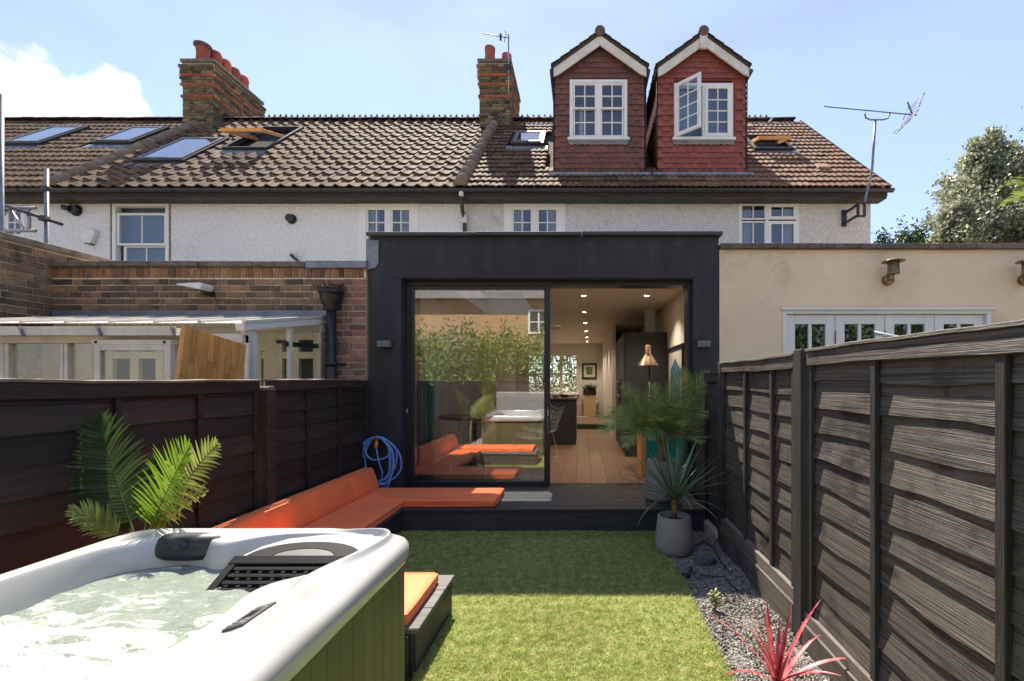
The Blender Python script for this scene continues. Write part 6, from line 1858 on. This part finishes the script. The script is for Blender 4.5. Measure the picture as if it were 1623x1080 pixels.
# yucca in the front pot
YY = 3.98; YX = gx(1068.5, YY)
t = thing('potted_yucca', 'spiky yucca in a round grey pot on the gravel by the deck', 'yucca', (YX, YY, 0))
pot_grey(YX, YY, -0.005, 0.165, 0.315)
MB().tube([(YX, YY, 0.26), (YX + 0.004, YY, 0.36), (YX, YY, 0.46)], [0.024, 0.026, 0.03], 10).build('stem', T['bark'], t)
b = MB(); r = random.Random(5)
for k in range(40):
    a = r.uniform(0, 6.28); z = 0.38 + r.uniform(0, 0.08)
    strap_leaf(b, (YX + 0.024 * math.cos(a), YY + 0.024 * math.sin(a), z), (math.cos(a) * 0.6, math.sin(a) * 0.6, r.uniform(0.2, 1)), r.uniform(0.03, 0.06), 0.008, 0.6, segs=3)
b.build('leaf_scars', T['frond_dry'], t, recalc=False)
for k in range(46):
    a = k * 2.399963 + r.uniform(-0.2, 0.2)
    el = R(80 - 74 * (k / 45) ** 0.9 + r.uniform(-5, 5))
    L = r.uniform(0.50, 0.66) * (0.85 if k < 6 else 1)
    b = MB()
    strap_leaf(b, (YX + 0.015 * math.cos(a), YY + 0.015 * math.sin(a), 0.44 + 0.02 * r.random()), (math.cos(a) * math.cos(el), math.sin(a) * math.cos(el), math.sin(el)), L, 0.0185, r.choice([0.05, 0.15, 0.25, 0.7]) if k < 34 else r.uniform(0.4, 1.3), segs=8, fold=0.30, twist=r.uniform(-0.3, 0.3))
    b.build('leaf', T['yucca'], t, recalc=False)

# pink cordyline in the gravel
KY = 2.17; KX = gx(1232, KY)
t = thing('cordyline', 'pink spiky cordyline growing in the gravel at the bottom', 'cordyline', (KX, KY, 0))
r = random.Random(77)
leaves = [(1128, 984, 2.12, .7), (1180, 965, 2.15, .25), (1192, 958, 2.2, .15), (1205, 955, 2.2, .1), (1215, 952, 2.25, .1), (1256, 955, 2.2, .2), (1298, 958, 2.2, .5), (1298, 1012, 2.3, .6), (1355, 1052, 2.15, .7), (1150, 1074, 2.0, .5), (1212, 965, 2.1, .1), (1236, 985, 2.3, .1), (1188, 1000, 2.05, .5), (1270, 1000, 2.05, .4), (1330, 1075, 2.02, .6)]
for k, (px, py, Y, dr) in enumerate(leaves):
    tip = pt(px, py, Y); base = Vector((KX + r.uniform(-.01, .01), KY + r.uniform(-.01, .01), 0.02 + r.uniform(0, 0.03)))
    d = tip - base; L = d.length * (1.0 + 0.12 * dr); d = d + Vector((0, 0, dr * 0.5 * d.length))
    b = MB(); strap_leaf(b, base, d, L, 0.0175, dr * 1.1, segs=9, fold=0.4)
    b.build('leaf', T['cordy'], t, recalc=False)

# small succulent
SY = 2.93; SXp = gx(1133, SY)
t = thing('succulent', 'small pale yellow-green succulent in the gravel', 'succulent', (SXp, SY, 0))
r = random.Random(15)
MB().tube([(SXp, SY, -0.01), (SXp + 0.005, SY, 0.05), (SXp, SY, 0.10)], 0.008, 6).build('stem', T['rachis'], t)
for k in range(26):
    a = k * 2.4; z = 0.03 + 0.085 * k / 26; el = R(r.uniform(5, 60)); L = r.uniform(0.03, 0.048)
    b = MB(); p = Vector((SXp + 0.006 * math.cos(a), SY + 0.006 * math.sin(a), z)); d = Vector((math.cos(a) * math.cos(el), math.sin(a) * math.cos(el), math.sin(el)))
    b.tube([p, p + d * L * 0.45, p + d * L * 0.8, p + d * L], [0.003, 0.0085, 0.009, 0.003], 6); b.build('leaf', T['succ'], t)
for q, (px, py) in enumerate(((1186, 1012), (1195, 1030))):
    Y = EYE * F / (py - CY); x = gx(px, Y)
    t = thing('seedling', ['tiny pale seedling in the gravel, farther one', 'tiny pale seedling in the gravel, nearer one'][q], 'plant', (x, Y, 0))
    for k in range(14):
        a = k * 2.4; el = R(r.uniform(20, 75)); b = MB()
        strap_leaf(b, (x, Y, 0), (math.cos(a) * math.cos(el), math.sin(a) * math.cos(el), math.sin(el)), r.uniform(0.02, 0.045), 0.005, 0.3, segs=3); b.build('leaf', T['succ'], t, recalc=False)
# rock, spike light, pebble, cables
def rock(name, label, px, py, s, m, seed, cat='rock', sq=0.6):
    Y = EYE * F / (py - CY); x = gx(px, Y)
    bm = bmesh.new(); r_ = random.Random(seed)
    for k in range(26):
        v = Vector((r_.gauss(0, 1), r_.gauss(0, 1), r_.gauss(0, 1))).normalized() * r_.uniform(0.75, 1.1)
        bm.verts.new((v.x * s[0], v.y * s[1], max(-0.3, v.z) * s[2]))
    bmesh.ops.convex_hull(bm, input=bm.verts)
    me = bpy.data.meshes.new(name); bm.to_mesh(me); bm.free(); me.materials.append(m)
    o = bpy.data.objects.new(name, me); COL.objects.link(o); o.location = (x, Y, s[2] * 0.15)
    tag(o, label, cat); return o
rock('rock', 'angular dark grey rock on the gravel beside the pot', 1116, 893, (0.105, 0.075, 0.105), T['rock'], 3)
rock('pebble', 'small white pebble beside the gravel board', 1158, 903, (0.016, 0.014, 0.012), T['white_plastic'], 6, 'pebble')
Y = EYE * F / (916 - CY); x = gx(1090, Y)
t = thing('spike_light', 'small dark spike light lying in the gravel', 'garden light', (x, Y, 0))
MB().tube([(x - 0.03, Y - 0.03, 0.035), (x - 0.02, Y - 0.02, 0.042), (x + 0.03, Y + 0.03, 0.065)], [0.022, 0.025, 0.018], 14).build('head', mat('spike', (0.06, 0.075, 0.09), 0.45), t)
MB().tube([(x, Y, 0.04), (x + 0.002, Y, -0.03)], 0.006, 6).build('spike', T['black_plastic'], t)
def cable(label, P):
    pts = []
    for px, py in P:
        Y = EYE * F / (py - CY); pts.append(Vector((gx(px, Y), Y, 0.012)))
    c = []
    for i in range(len(pts) - 1):
        for s in range(5): q = pts[i].lerp(pts[i+1], s / 5); c.append(q + Vector((0.006 * math.sin(i * 5 + s), 0.006 * math.cos(i * 3 + s), 0.004 * math.sin(s * 2))))
    c.append(pts[-1])
    o = MB().tube(c, 0.0045, 6).build('cable', T['black_plastic']); tag(o, label, 'cable', 'garden cables')
cable('black cable crossing the gravel from the spike light to the fence', [(1096, 910), (1120, 915), (1150, 918), (1168, 940), (1178, 955)])
cable('black cable trailing behind the rock along the fence foot', [(1098, 868), (1118, 860), (1132, 872), (1140, 890), (1152, 905)])
# ---------------------------------------------------------------- inside the extension
IX0, IX1, IY1, IZ = XL + 0.19, XR - 0.17, 15.40, 2.76
fl = MB().box(IX0, IX1, XF + 0.30, IY1, FL - 0.06, FL - 0.022).build('interior_floor', T['felt']); fl['kind'] = 'structure'
r = random.Random(5)
x = IX0
while x < IX1 - 0.01:
    w_ = min(0.20, IX1 - x); y = XF + 0.301; 
    while y < IY1 - 0.01:
        L = min(r.uniform(1.8, 3.2), IY1 - y)
        MB().box(x + 0.0012, x + w_ - 0.0012, y + 0.001, y + L - 0.001, FL - 0.021, FL + r.uniform(-0.0004, 0.0004)).build('floor_plank', T['floor_oak'], fl, 0.0015, 1)
        y += L
    x += 0.20
b = MB(); b.box(IX0 - 0.004, IX0 + 0.006, XF + 0.325, IY1, FL, IZ); b.box(IX1 - 0.006, IX1 + 0.004, XF + 0.325, IY1, FL, IZ)
b.box(IX0 - 0.18, IX0 - 0.005, WY, IY1, 0, IZ); b.box(IX1 + 0.005, IX1 + 0.17, WY, IY1, 0, IZ)
wi = b.build('interior_wall', T['wall_in']); wi['kind'] = 'structure'
fwx0, fwx1, fwz0, fwz1 = gx(836, IY1), gx(916, IY1), gz(624, IY1), gz(562, IY1)
b = MB(); b.box(IX0, fwx0, IY1 - 0.006, IY1 + 0.2, 0, IZ); b.box(fwx1, IX1, IY1 - 0.006, IY1 + 0.2, 0, IZ); b.box(fwx0, fwx1, IY1 - 0.005, IY1 + 0.2, 0, fwz0); b.box(fwx0, fwx1, IY1 - 0.005, IY1 + 0.2, fwz1, IZ)
wb = b.build('interior_end_wall', T['wall_in']); wb['kind'] = 'structure'
ce_ = MB().box(IX0, IX1, WY + 0.241, IY1, IZ, IZ + 0.15).build('interior_ceiling', T['ceil_in']); ce_['kind'] = 'structure'
# partition beyond the tall cupboards
b = MB(); b.box(0.64, 0.72, 10.2, IY1 - 0.01, FL, IZ); pw = b.build('interior_partition', T['wall_in']); pw['kind'] = 'structure'
# street window at the far end
sw = thing('street_window', 'white small-paned window at the far end of the room', 'window', ((fwx0 + fwx1) / 2, IY1, fwz0))
n = 3
for i in range(n):
    a = fwx0 + (fwx1 - fwx0) * i / n; c = fwx0 + (fwx1 - fwx0) * (i + 1) / n
    b = MB(); ring(b, a, c, fwz0, fwz1, 0.05, IY1 + 0.02, IY1 + 0.07)
    xm_ = (a + c) / 2; b.box(xm_ - 0.014, xm_ + 0.014, IY1 + 0.03, IY1 + 0.06, fwz0 + 0.05, fwz1 - 0.05)
    for j in range(1, 4): zz = fwz0 + (fwz1 - fwz0) * j / 4; b.box(a + 0.05, c - 0.05, IY1 + 0.032, IY1 + 0.058, zz - (0.014 if j != 2 else 0.03), zz + (0.014 if j != 2 else 0.03))
    s_ = b.build('sash', T['white'], sw)
    box('pane', glass('street_glass', 0.03), sw, a + 0.05, c - 0.05, IY1 + 0.044, IY1 + 0.047, fwz0 + 0.05, fwz1 - 0.05)
box('sill', T['white'], sw, fwx0 - 0.05, fwx1 + 0.05, IY1 - 0.10, IY1 + 0.02, fwz0 - 0.05, fwz0 - 0.001)
# ceiling downlights, lit
for k, (px, py) in enumerate([(925, 469), (926, 495), (928, 512), (929, 525), (930, 535), (930.5, 541.5), (1025, 469)]):
    Y = (IZ - EYE) * F / (CY - py); x = gx(px, Y)
    lab = 'lit ceiling downlight near the right wall by the door' if k == 6 else 'lit ceiling downlight, %s in the row from the door' % ['first', 'second', 'third', 'fourth', 'fifth', 'sixth'][k]
    t = thing('ceiling_downlight', lab, 'downlight', (x, Y, IZ), 'ceiling downlights')
    MB().lathe([(0.032, -0.002), (0.048, -0.007), (0.05, -0.001), (0.032, -0.0005)], 20, (x, Y, IZ)).build('bezel', T['white'], t)
    MB().lathe([(0.0, -0.003), (0.031, -0.003)], 20, (x, Y, IZ)).build('lens', T['lamp_on'], t)
    ld = bpy.data.lights.new('downlight_bulb', 'SPOT'); ld.energy = 24; ld.color = (1, 0.80, 0.60); ld.spot_size = R(110); ld.spot_blend = 0.8; ld.shadow_soft_size = 0.03
    lo = bpy.data.objects.new('downlight_bulb', ld); COL.objects.link(lo); adopt(lo, t); lo.matrix_basis = Matrix.Translation((x, Y, IZ - 0.012))
# tall dark cupboards
t = thing('tall_cupboards', 'tall black kitchen cupboards along the right wall indoors', 'cupboard', (1.0, 8.6, FL))
CYF = 7.58; cx0 = gx(992, CYF); ctop = gz(527, CYF)
MB().box(cx0, IX1 - 0.007, CYF, 9.75, FL + 0.001, ctop).build('carcass', T['cab_black'], t, 0.004)
for i in range(3):
    y0 = CYF + 0.02 + i * 0.71
    if i == 1:
        MB().box(cx0 - 0.02, cx0 - 0.0015, y0, y0 + 0.70, FL + 1.3, ctop - 0.003).build('cupboard_door', T['cab_black'], t, 0.003)
        MB().box(cx0 - 0.012, cx0 - 0.0015, y0, y0 + 0.70, FL + 0.55, FL + 1.295).build('oven', T['grille'], t, 0.003)
        for zz in (0.98, 1.25): MB().box(cx0 - 0.05, cx0 - 0.03, y0 + 0.05, y0 + 0.65, FL + zz, FL + zz + 0.02).build('oven_handle', T['steel'], t)
        MB().box(cx0 - 0.02, cx0 - 0.0015, y0, y0 + 0.70, FL + 0.08, FL + 0.54).build('drawer', T['cab_black'], t, 0.003)
    else:
        MB().box(cx0 - 0.02, cx0 - 0.0015, y0, y0 + 0.70, FL + 0.08, ctop - 0.003).build('cupboard_door', T['cab_black'], t, 0.003)
box('flue_box', T['wall_in'], None, gx(1023, 8.2), gx(1037, 8.2), 8.1, 8.3, ctop + 0.001, IZ - 0.001)
tag(bpy.data.objects['flue_box'], 'cream boxed flue rising from the black cupboards to the ceiling', 'flue')
# island
t = thing('kitchen_island', 'black kitchen island with worktop standing on the oak floor', 'island', (-0.9, 9.5, FL))
MB().box(-1.75, -0.15, 9.0, 10.1, FL + 0.001, 1.12).build('body', T['cab_black'], t, 0.006)
MB().box(-1.77, -0.13, 8.98, 10.12, 1.121, 1.155).build('worktop', T['worktop'], t, 0.006)
r = random.Random(3); 
for k in range(6):
    x = -0.25 - r.uniform(0, 0.5); y = 9.2 + r.uniform(0, 0.7)
    o = MB().lathe([(0.0, 0.0), (0.05, 0.0), (0.075, 0.05), (0.07, 0.055), (0.04, 0.01), (0, 0.01)], 14, (x, y, 1.157)).build('bowl', [T['white'], T['cab_black'], T['steel']][k % 3])
    tag(o, '%s bowl on the kitchen island worktop, %s from the right' % (['small white', 'small black', 'small steel'][k % 3], ['first', 'first', 'first', 'second', 'second', 'second'][k]), 'bowl', 'bowls on the kitchen island')
# copper shade floor lamp
LYp = 6.7; lx = gx(1027, LYp)
t = thing('floor_lamp', 'copper bell-shaded floor lamp in front of the black cupboards', 'lamp', (lx, LYp, FL))
zs = gz(580, LYp)
MB().lathe([(0.155, 0.0), (0.152, 0.006), (0.12, 0.06), (0.065, 0.14), (0.042, 0.18), (0.040, 0.30), (0.034, 0.305), (0.0, 0.306)], 28, (lx, LYp, zs)).build('shade', T['copper'], t)
MB().lathe([(0.13, 0.0), (0.13, 0.02), (0.012, 0.028), (0.012, zs - FL + 0.1)], 16, (lx + 0.02, LYp, FL + 0.001)).build('stand', T['black_plastic'], t)
# picture on the right wall
t = thing('framed_picture', 'black-framed print on the right wall just inside the door', 'picture', (IX1, 6.6, 1.6))
xw = IX1 - 0.008
ya, yb_ = xw * F / (1085 - CX), xw * F / (1060 - CX)
z1_ = gz(547, 6.6) ; z0_ = 1.05
b = MB(); b.box(xw - 0.03, xw, ya, yb_, z0_, z0_ + 0.05); b.box(xw - 0.03, xw, ya, yb_, z1_ - 0.05, z1_); b.box(xw - 0.031, xw, ya, ya + 0.05, z0_ + 0.05, z1_ - 0.05); b.box(xw - 0.031, xw, yb_ - 0.05, yb_, z0_ + 0.05, z1_ - 0.05)
b.build('frame', T['black_plastic'], t)
box('print', T['paper'], t, xw - 0.012, xw - 0.001, ya + 0.05, yb_ - 0.05, z0_ + 0.05, z1_ - 0.05)
MB().prism([(ya + 0.20, z0_ + 0.1), (yb_ - 0.20, z0_ + 0.1), (yb_ - 0.22, z1_ - 0.35), ((ya + yb_) / 2, z1_ - 0.18), (ya + 0.22, z1_ - 0.35)], 'x', xw - 0.0145, xw - 0.0125).build('motif', T['art_blue'], t)
# picture on the end wall
Y = IY1 - 0.02
t = thing('framed_picture', 'small black-framed green print on the end wall above the planter', 'picture', (gx(934, Y), Y, 1.5))
b = MB(); ring(b, gx(922.5, Y), gx(946, Y), gz(601, Y), gz(576, Y), 0.06, Y - 0.02, Y + 0.008); b.build('frame', T['black_plastic'], t)
box('mount', T['paper'], t, gx(924, Y), gx(944.5, Y), Y - 0.006, Y + 0.006, gz(599.5, Y), gz(577.5, Y))
box('print', T['art_green'], t, gx(929, Y), gx(939, Y), Y - 0.0085, Y - 0.0065, gz(594, Y), gz(582, Y))
# pedestal and planter
Y = 14.9
t = thing('planter_pedestal', 'pale pedestal cupboard under the end wall picture', 'cupboard', (gx(935, Y), Y, FL))
MB().box(gx(925, Y), gx(944.5, Y), Y, Y + 0.3, FL + 0.001, gz(626, Y)).build('body', mat('ply', (0.56, 0.42, 0.27), 0.6, 0.08, 4), t, 0.005)
t2 = thing('trough_planter', 'black trough of bushy plants on the pale pedestal', 'planter', (gx(935, Y), Y, gz(626, Y)))
MB().box(gx(924, Y), gx(945, Y), Y - 0.02, Y + 0.3, gz(626, Y) + 0.001, gz(619, Y)).build('trough', T['black_plastic'], t2, 0.005)
b = MB(); r = random.Random(6)
for k in range(140):
    q = Vector((gx(r.uniform(926, 944), Y), Y + r.uniform(0.02, 0.25), gz(619, Y) - 0.02)); strap_leaf(b, q, (r.uniform(-.7, .7), r.uniform(-.6, .3), 1), r.uniform(0.1, 0.34), 0.014, 0.7, segs=4)
b.build('foliage', T['leaf_dark'], t2, recalc=False)
# white strip at the end wall, painted in place of a lit doorway
t = thing('lit_doorway_strip', 'white strip standing in for the lit doorway beside the end wall picture', 'door', (0.6, IY1 - 0.05, FL))
MB().box(gx(951, IY1), gx(957, IY1), IY1 - 0.05, IY1 - 0.012, FL + 0.001, gz(568, IY1)).build('leaf', T['white'], t, 0.004)
# green-edged step before the far half of the room
t = thing('low_platform', 'low oak platform edge with green front before the end wall', 'step', (0.1, 12.5, FL))
MB().box(-0.4, 0.63, 12.0, 14.5, FL + 0.001, FL + 0.14).build('top', T['floor_oak'], t, 0.004)
MB().box(-0.4, 0.63, 11.97, 11.999, FL + 0.001, FL + 0.12).build('front', T['leaf_dark'], t)
# ring pendant
Y = 7.2; x = gx(866, Y)
t = thing('ring_pendant', 'flat pale ring pendant hanging over the dining table', 'pendant lamp', (x, Y, gz(519, Y)))
b = MB()
for rr_ in (0.26, 0.22, 0.18, 0.14): b.tube([(x + rr_ * math.cos(q * 0.26), Y + rr_ * math.sin(q * 0.26), gz(519, Y)) for q in range(24)], 0.006, 5, closed=True)
b.build('ring', T['wire'], t)
b = MB()
for q in range(3): b.tube([(x + 0.24 * math.cos(q * 2.1), Y + 0.24 * math.sin(q * 2.1), gz(519, Y)), (x, Y, IZ)], 0.002, 4)
b.build('wire', T['wire'], t)
# dining table and wire chairs
t = thing('dining_table', 'dark round dining table behind the sliding glass', 'table', (-1.75, 6.7, FL))
tx, ty = -1.65, 6.85
MB().lathe([(0.0, 0.0), (0.52, 0.0), (0.53, 0.012), (0.52, 0.028), (0.0, 0.028)], 40, (tx, ty, FL + 0.71)).build('table_top', T['worktop'], t)
MB().lathe([(0.26, 0.0), (0.26, 0.015), (0.04, 0.04), (0.035, 0.70)], 20, (tx, ty, FL + 0.001)).build('pedestal', T['black_plastic'], t)
def chair_mesh():
    b = MB(); b2 = MB()
    def S(u, v):   # shell: v 0 front of seat .. 1 top of back
        x = (u - 0.5) * (0.46 + 0.06 * v)
        if v < 0.5: y = -0.20 + 0.80 * v; z = 0.44 - 0.05 * math.sin(v * 2 * math.pi * 0.5)
        else: w = (v - 0.5) * 2; y = 0.20 + 0.14 * w; z = 0.40 + 0.40 * w
        return (x, y, z + 0.05 * (2 * u - 1) ** 2)
    for i in range(10): b.tube([S(i / 9, j / 14) for j in range(15)], 0.0022, 4)
    for j in range(11): b.tube([S(i / 10, j / 10) for i in range(11)], 0.0022, 4)
    for s in (-1, 1):
        b2.tube([(s * 0.20, -0.18, 0.40), (s * 0.24, -0.24, 0.01), (s * 0.24, 0.24, 0.01), (s * 0.20, 0.16, 0.40)], 0.006, 6)
    b2.tube([(-0.21, 0, 0.40), (0.21, 0, 0.40)], 0.006, 6)
    return b.mesh('shell', T['wire'], False), b2.mesh('sled_leg', T['wire'], False)
cs, cl = chair_mesh()
for k, (x, y, a, lab) in enumerate([(-1.55, 6.05, 190, 'white wire chair in front of the dark table, behind the glass'), (-0.82, 6.75, 285, 'white wire chair on the right of the dark table'), (-0.75, 7.6, 300, 'white wire chair farthest behind the dark table')]):
    M_ = Matrix.Translation((x, y, FL + 0.002)) @ Matrix.Rotation(R(a), 4, 'Z')
    t = thing('wire_chair', lab, 'chair', (x, y, FL), 'white wire dining chairs')
    inst('shell', cs, t, M_); inst('sled_leg', cl, t, M_)
# teal locker left and teal and wood cabinet right
t = thing('teal_radiator', 'tall teal column radiator standing behind the glass at left', 'radiator', (gx(676, 5.85), 5.85, FL))
Y = 5.9
for k in range(4):
    x = gx(666, Y) + k * 0.055
    MB().tube([(x, Y, FL + 0.06), (x, Y, gz(606, Y))], 0.024, 12).build('column', T['teal'], t)
MB().box(gx(662, Y), gx(690, Y), Y - 0.05, Y + 0.05, FL + 0.001, FL + 0.055).build('base', T['teal'], t, 0.01)
MB().tube([(gx(664, Y), Y, gz(607, Y)), (gx(688, Y), Y, gz(607, Y))], 0.028, 12).build('header', T['teal'], t)
t = thing('teal_cabinet', 'teal fronted wooden cabinet behind the potted palm indoors', 'cabinet', (1.05, 6.1, FL))
Y = 6.0
MB().box(gx(1016, Y), gx(1024, Y), Y, Y + 0.45, FL + 0.001, gz(672, Y)).box(gx(1016, Y), gx(1086, Y), Y + 0.005, Y + 0.45, gz(672, Y), gz(668, Y)).build('carcass', T['oak'], t, 0.004)
MB().box(gx(1024, Y) + 0.002, gx(1054, Y), Y - 0.004, Y + 0.44, FL + 0.05, gz(673, Y)).build('door', T['teal'], t, 0.004)
MB().box(gx(1054, Y) + 0.004, gx(1084, Y), Y - 0.004, Y + 0.44, FL + 0.05, gz(673, Y)).build('door', T['teal'], t, 0.004)

# ---------------------------------------------------------------- trees
def leaves(name, m, parent, P, size, asp=0.32, rs_=None, up=0.0):
    n = len(P); q = rs_ or np.random.RandomState(1)
    d = q.normal(size=(n, 3)); d[:, 2] += up; d /= np.linalg.norm(d, axis=1)[:, None]
    s = np.cross(d, q.normal(size=(n, 3))); s /= np.linalg.norm(s, axis=1)[:, None]
    L = size * q.uniform(0.6, 1.25, n)[:, None]; W = L * asp
    V = np.stack([P, P + d * L * 0.45 + s * W, P + d * L, P + d * L * 0.45 - s * W], 1)
    return npmesh(name, m, V.reshape(-1, 3), np.arange(4 * n).reshape(-1, 4), parent)
def tree(name, label, cat, base, h, rad, crown_z, ntw, per, size, m, seed, asp=0.3, up=0.3, taper=1.0, group=None):
    t = thing(name, label, cat, base, group)
    r = random.Random(seed); q = np.random.RandomState(seed)
    B = Vector(base)
    tb = MB(); tb.tube([B, B + Vector((0.06, 0, h * 0.4)), B + Vector((-0.04, 0.03, h * 0.75)), B + Vector((0.02, 0, h * 0.96))], [0.14, 0.10, 0.05, 0.012], 8)
    P = []
    for k in range(ntw):
        f = r.uniform(0, 1)
        z0 = crown_z + (h - crown_z) * f * 0.92
        a = r.uniform(0, 6.283)
        rr_ = rad * (1 - f ** 1.3 * taper * 0.85) * r.uniform(0.55, 1.05)
        st = B + Vector((0, 0, z0 - rr_ * 0.35)); en = B + Vector((math.cos(a) * rr_, math.sin(a) * rr_, z0 + rr_ * r.uniform(0.1, 0.55)))
        mid = st.lerp(en, 0.5) + Vector((0, 0, -0.05))
        if k % 3 == 0: tb.tube([st, mid, en], [0.03, 0.018, 0.006], 5)
        tt = q.uniform(0.30, 1.03, per) ** 0.8
        pts = np.array(st)[None] + (np.array(en) - np.array(st))[None] * tt[:, None]
        P.append(pts + q.normal(size=(per, 3)) * np.array([0.09, 0.09, 0.11]) * (0.6 + 0.8 * rr_ / max(rad, 0.1)))
    tb.build('trunk', T['trunk'], t)
    leaves('crown', m, t, np.concatenate(P), size, asp, q, up)
    return t
tree('olive_tree', 'tall silvery-leaved tree behind the cream extension on the right', 'tree', (10.8, 12.2, 0), 8.25, 2.3, 3.3, 280, 150, 0.105, T['leaf_olive'], 4, up=0.5)
tree('olive_tree', 'lower silvery branches left of the tall silvery tree', 'tree', (9.2, 11.2, 0), 6.0, 1.3, 2.6, 110, 130, 0.10, T['leaf_olive'], 6, up=0.5)
tree('evergreen_tree', 'dark evergreen top showing just above the cream coping', 'tree', (9.0, 13.0, 0), 5.95, 1.5, 2.8, 90, 110, 0.12, T['leaf_dark'], 9, asp=0.22, up=0.2, taper=0.6)
tree('evergreen_tree', 'dark shrubby tree behind the fan palm at the right edge', 'tree', (13.0, 11.2, 0), 7.2, 1.6, 3.0, 90, 110, 0.12, T['leaf_dark'], 10, asp=0.3, up=0.3)
# fan palm at the right edge of the picture
t = thing('fan_palm', 'arching palm fronds coming in at the right edge', 'palm', (10.8, 9.6, 0))
MB().tube([(10.8, 9.6, 0), (10.85, 9.6, 3), (10.8, 9.6, 5.3)], [0.16, 0.14, 0.12], 12).build('trunk', T['trunk'], t)
B0 = Vector((10.8, 9.6, 5.25)); r = random.Random(3)
for k in range(22):
    a = k * 2.4; el = R(r.uniform(-15, 75))
    frond(t, B0, (math.cos(a) * math.cos(el), math.sin(a) * math.cos(el), math.sin(el)), r.uniform(1.2, 1.7), r.uniform(0.5, 1.3), Vector((math.cos(a) * -0.3, math.sin(a) * -0.3, 1)), 26, 0.55, 0.018, T['frond_m'], seed=200 + k, t0=0.35, sweep=(25, 75), ldroop=0.9)
# a conifer branch tip poking in, upper right
t = tree('cypress_tree', 'dark cypress branch tip reaching in at the upper right edge', 'tree', (11.0, 10.4, 0), 9.3, 0.9, 2.5, 70, 120, 0.10, T['leaf_dark'], 31, asp=0.2, up=0.0, taper=0.3)

# ---------------------------------------------------------------- beyond the camera, seen in the door glass
bf = thing('rear_fence', 'dark close-boarded fence at the foot of the garden, seen reflected', 'fence', (-0.6, -2.5, 0))
x = -2.6
while x < 1.4:
    MB().box(x, x + 0.118, -2.56, -2.535 + rnd.uniform(0, 0.01), 0, 1.62).build('fence_board', T['fence_b'], bf)
    x += 0.12
box('rail', T['fence_b'], bf, -2.6, 1.4, -2.53, -2.49, 1.5, 1.58)
q = np.random.RandomState(12)
hd = thing('bamboo_hedge', 'tall bushy bamboo hedge behind the garden, seen reflected in the glass', 'hedge', (-3, -4.2, 0))
P = []
r = random.Random(19); cm = MB()
for k in range(210):
    x = r.uniform(-8, 2.6); y = r.uniform(-5.3, -3.4); h = r.uniform(2.2, 3.35)
    top = Vector((x + r.uniform(-0.5, 0.5), y + r.uniform(-0.2, 0.6), h)); bs = Vector((x, y, 0))
    if k % 2 == 0: cm.tube([bs, bs.lerp(top, 0.6), top], [0.012, 0.010, 0.004], 5)
    tt = q.uniform(0.2, 1.0, 170)
    P.append(np.array(bs)[None] + (np.array(top) - np.array(bs))[None] * tt[:, None] + q.normal(size=(170, 3)) * np.array([0.22, 0.2, 0.14]))
cm.build('canes', T['rachis'], hd)
leaves('foliage', T['leaf_bamboo'], hd, np.concatenate(P), 0.19, 0.17, q, 0.2)
h2 = thing('laurel_hedge', 'tall leafy hedge behind the right-hand neighbour, seen reflected in the folding doors', 'hedge', (9, -4.2, 0))
P = []; cm = MB()
for k in range(150):
    x = r.uniform(3.2, 17); y = r.uniform(-5.5, -3.2); h = r.uniform(2.8, 4.4)
    top = Vector((x + r.uniform(-0.4, 0.4), y + r.uniform(-0.3, 0.4), h)); bs = Vector((x, y, 0))
    if k % 2 == 0: cm.tube([bs, bs.lerp(top, 0.6), top], [0.015, 0.012, 0.004], 5)
    tt = q.uniform(0.2, 1.0, 130)
    P.append(np.array(bs)[None] + (np.array(top) - np.array(bs))[None] * tt[:, None] + q.normal(size=(130, 3)) * np.array([0.26, 0.25, 0.15]))
cm.build('stems', T['trunk'], h2)
leaves('foliage', T['leaf_hedge'], h2, np.concatenate(P), 0.20, 0.3, q, 0.2)
rh = thing('house_opposite', 'brick house with tiled roof and white windows opposite, seen reflected', 'house', (-5, -17, 0))
box('wall', T['render_far'], rh, -16, 8, -24, -17, 0, 6.6)
MB().prism([(-16.4, 6.5), (-24.6, 6.5), (-20.5, 10.0)], 'x', -16.5, 8.5).build('roof', T['slate'], rh)
for x in (-12.2, -3.4, 1.2):
    b = MB(); ring(b, x, x + 1.3, 4.4, 5.9, 0.12, -17.0, -16.93); b.box(x + 0.6, x + 0.7, -17.0, -16.94, 4.5, 5.8); b.box(x + 0.12, x + 1.18, -17.0, -16.945, 5.1, 5.16)
    w_ = b.build('window', T['white'], rh); box('pane', T['dark_room'], w_, x + 0.1, x + 1.2, -17.0, -16.985, 4.5, 5.8)
# front garden hedge seen through the street window
hs = thing('front_hedge', 'leafy front hedge seen through the far street window', 'hedge', (-0.6, 19, 0))
P = np.stack([q.uniform(-4, 3, 9000), q.uniform(18.2, 20, 9000), q.uniform(0.3, 3.4, 9000)], 1)
leaves('foliage', T['leaf_hedge'], hs, P, 0.13, 0.4, q, 0.3)
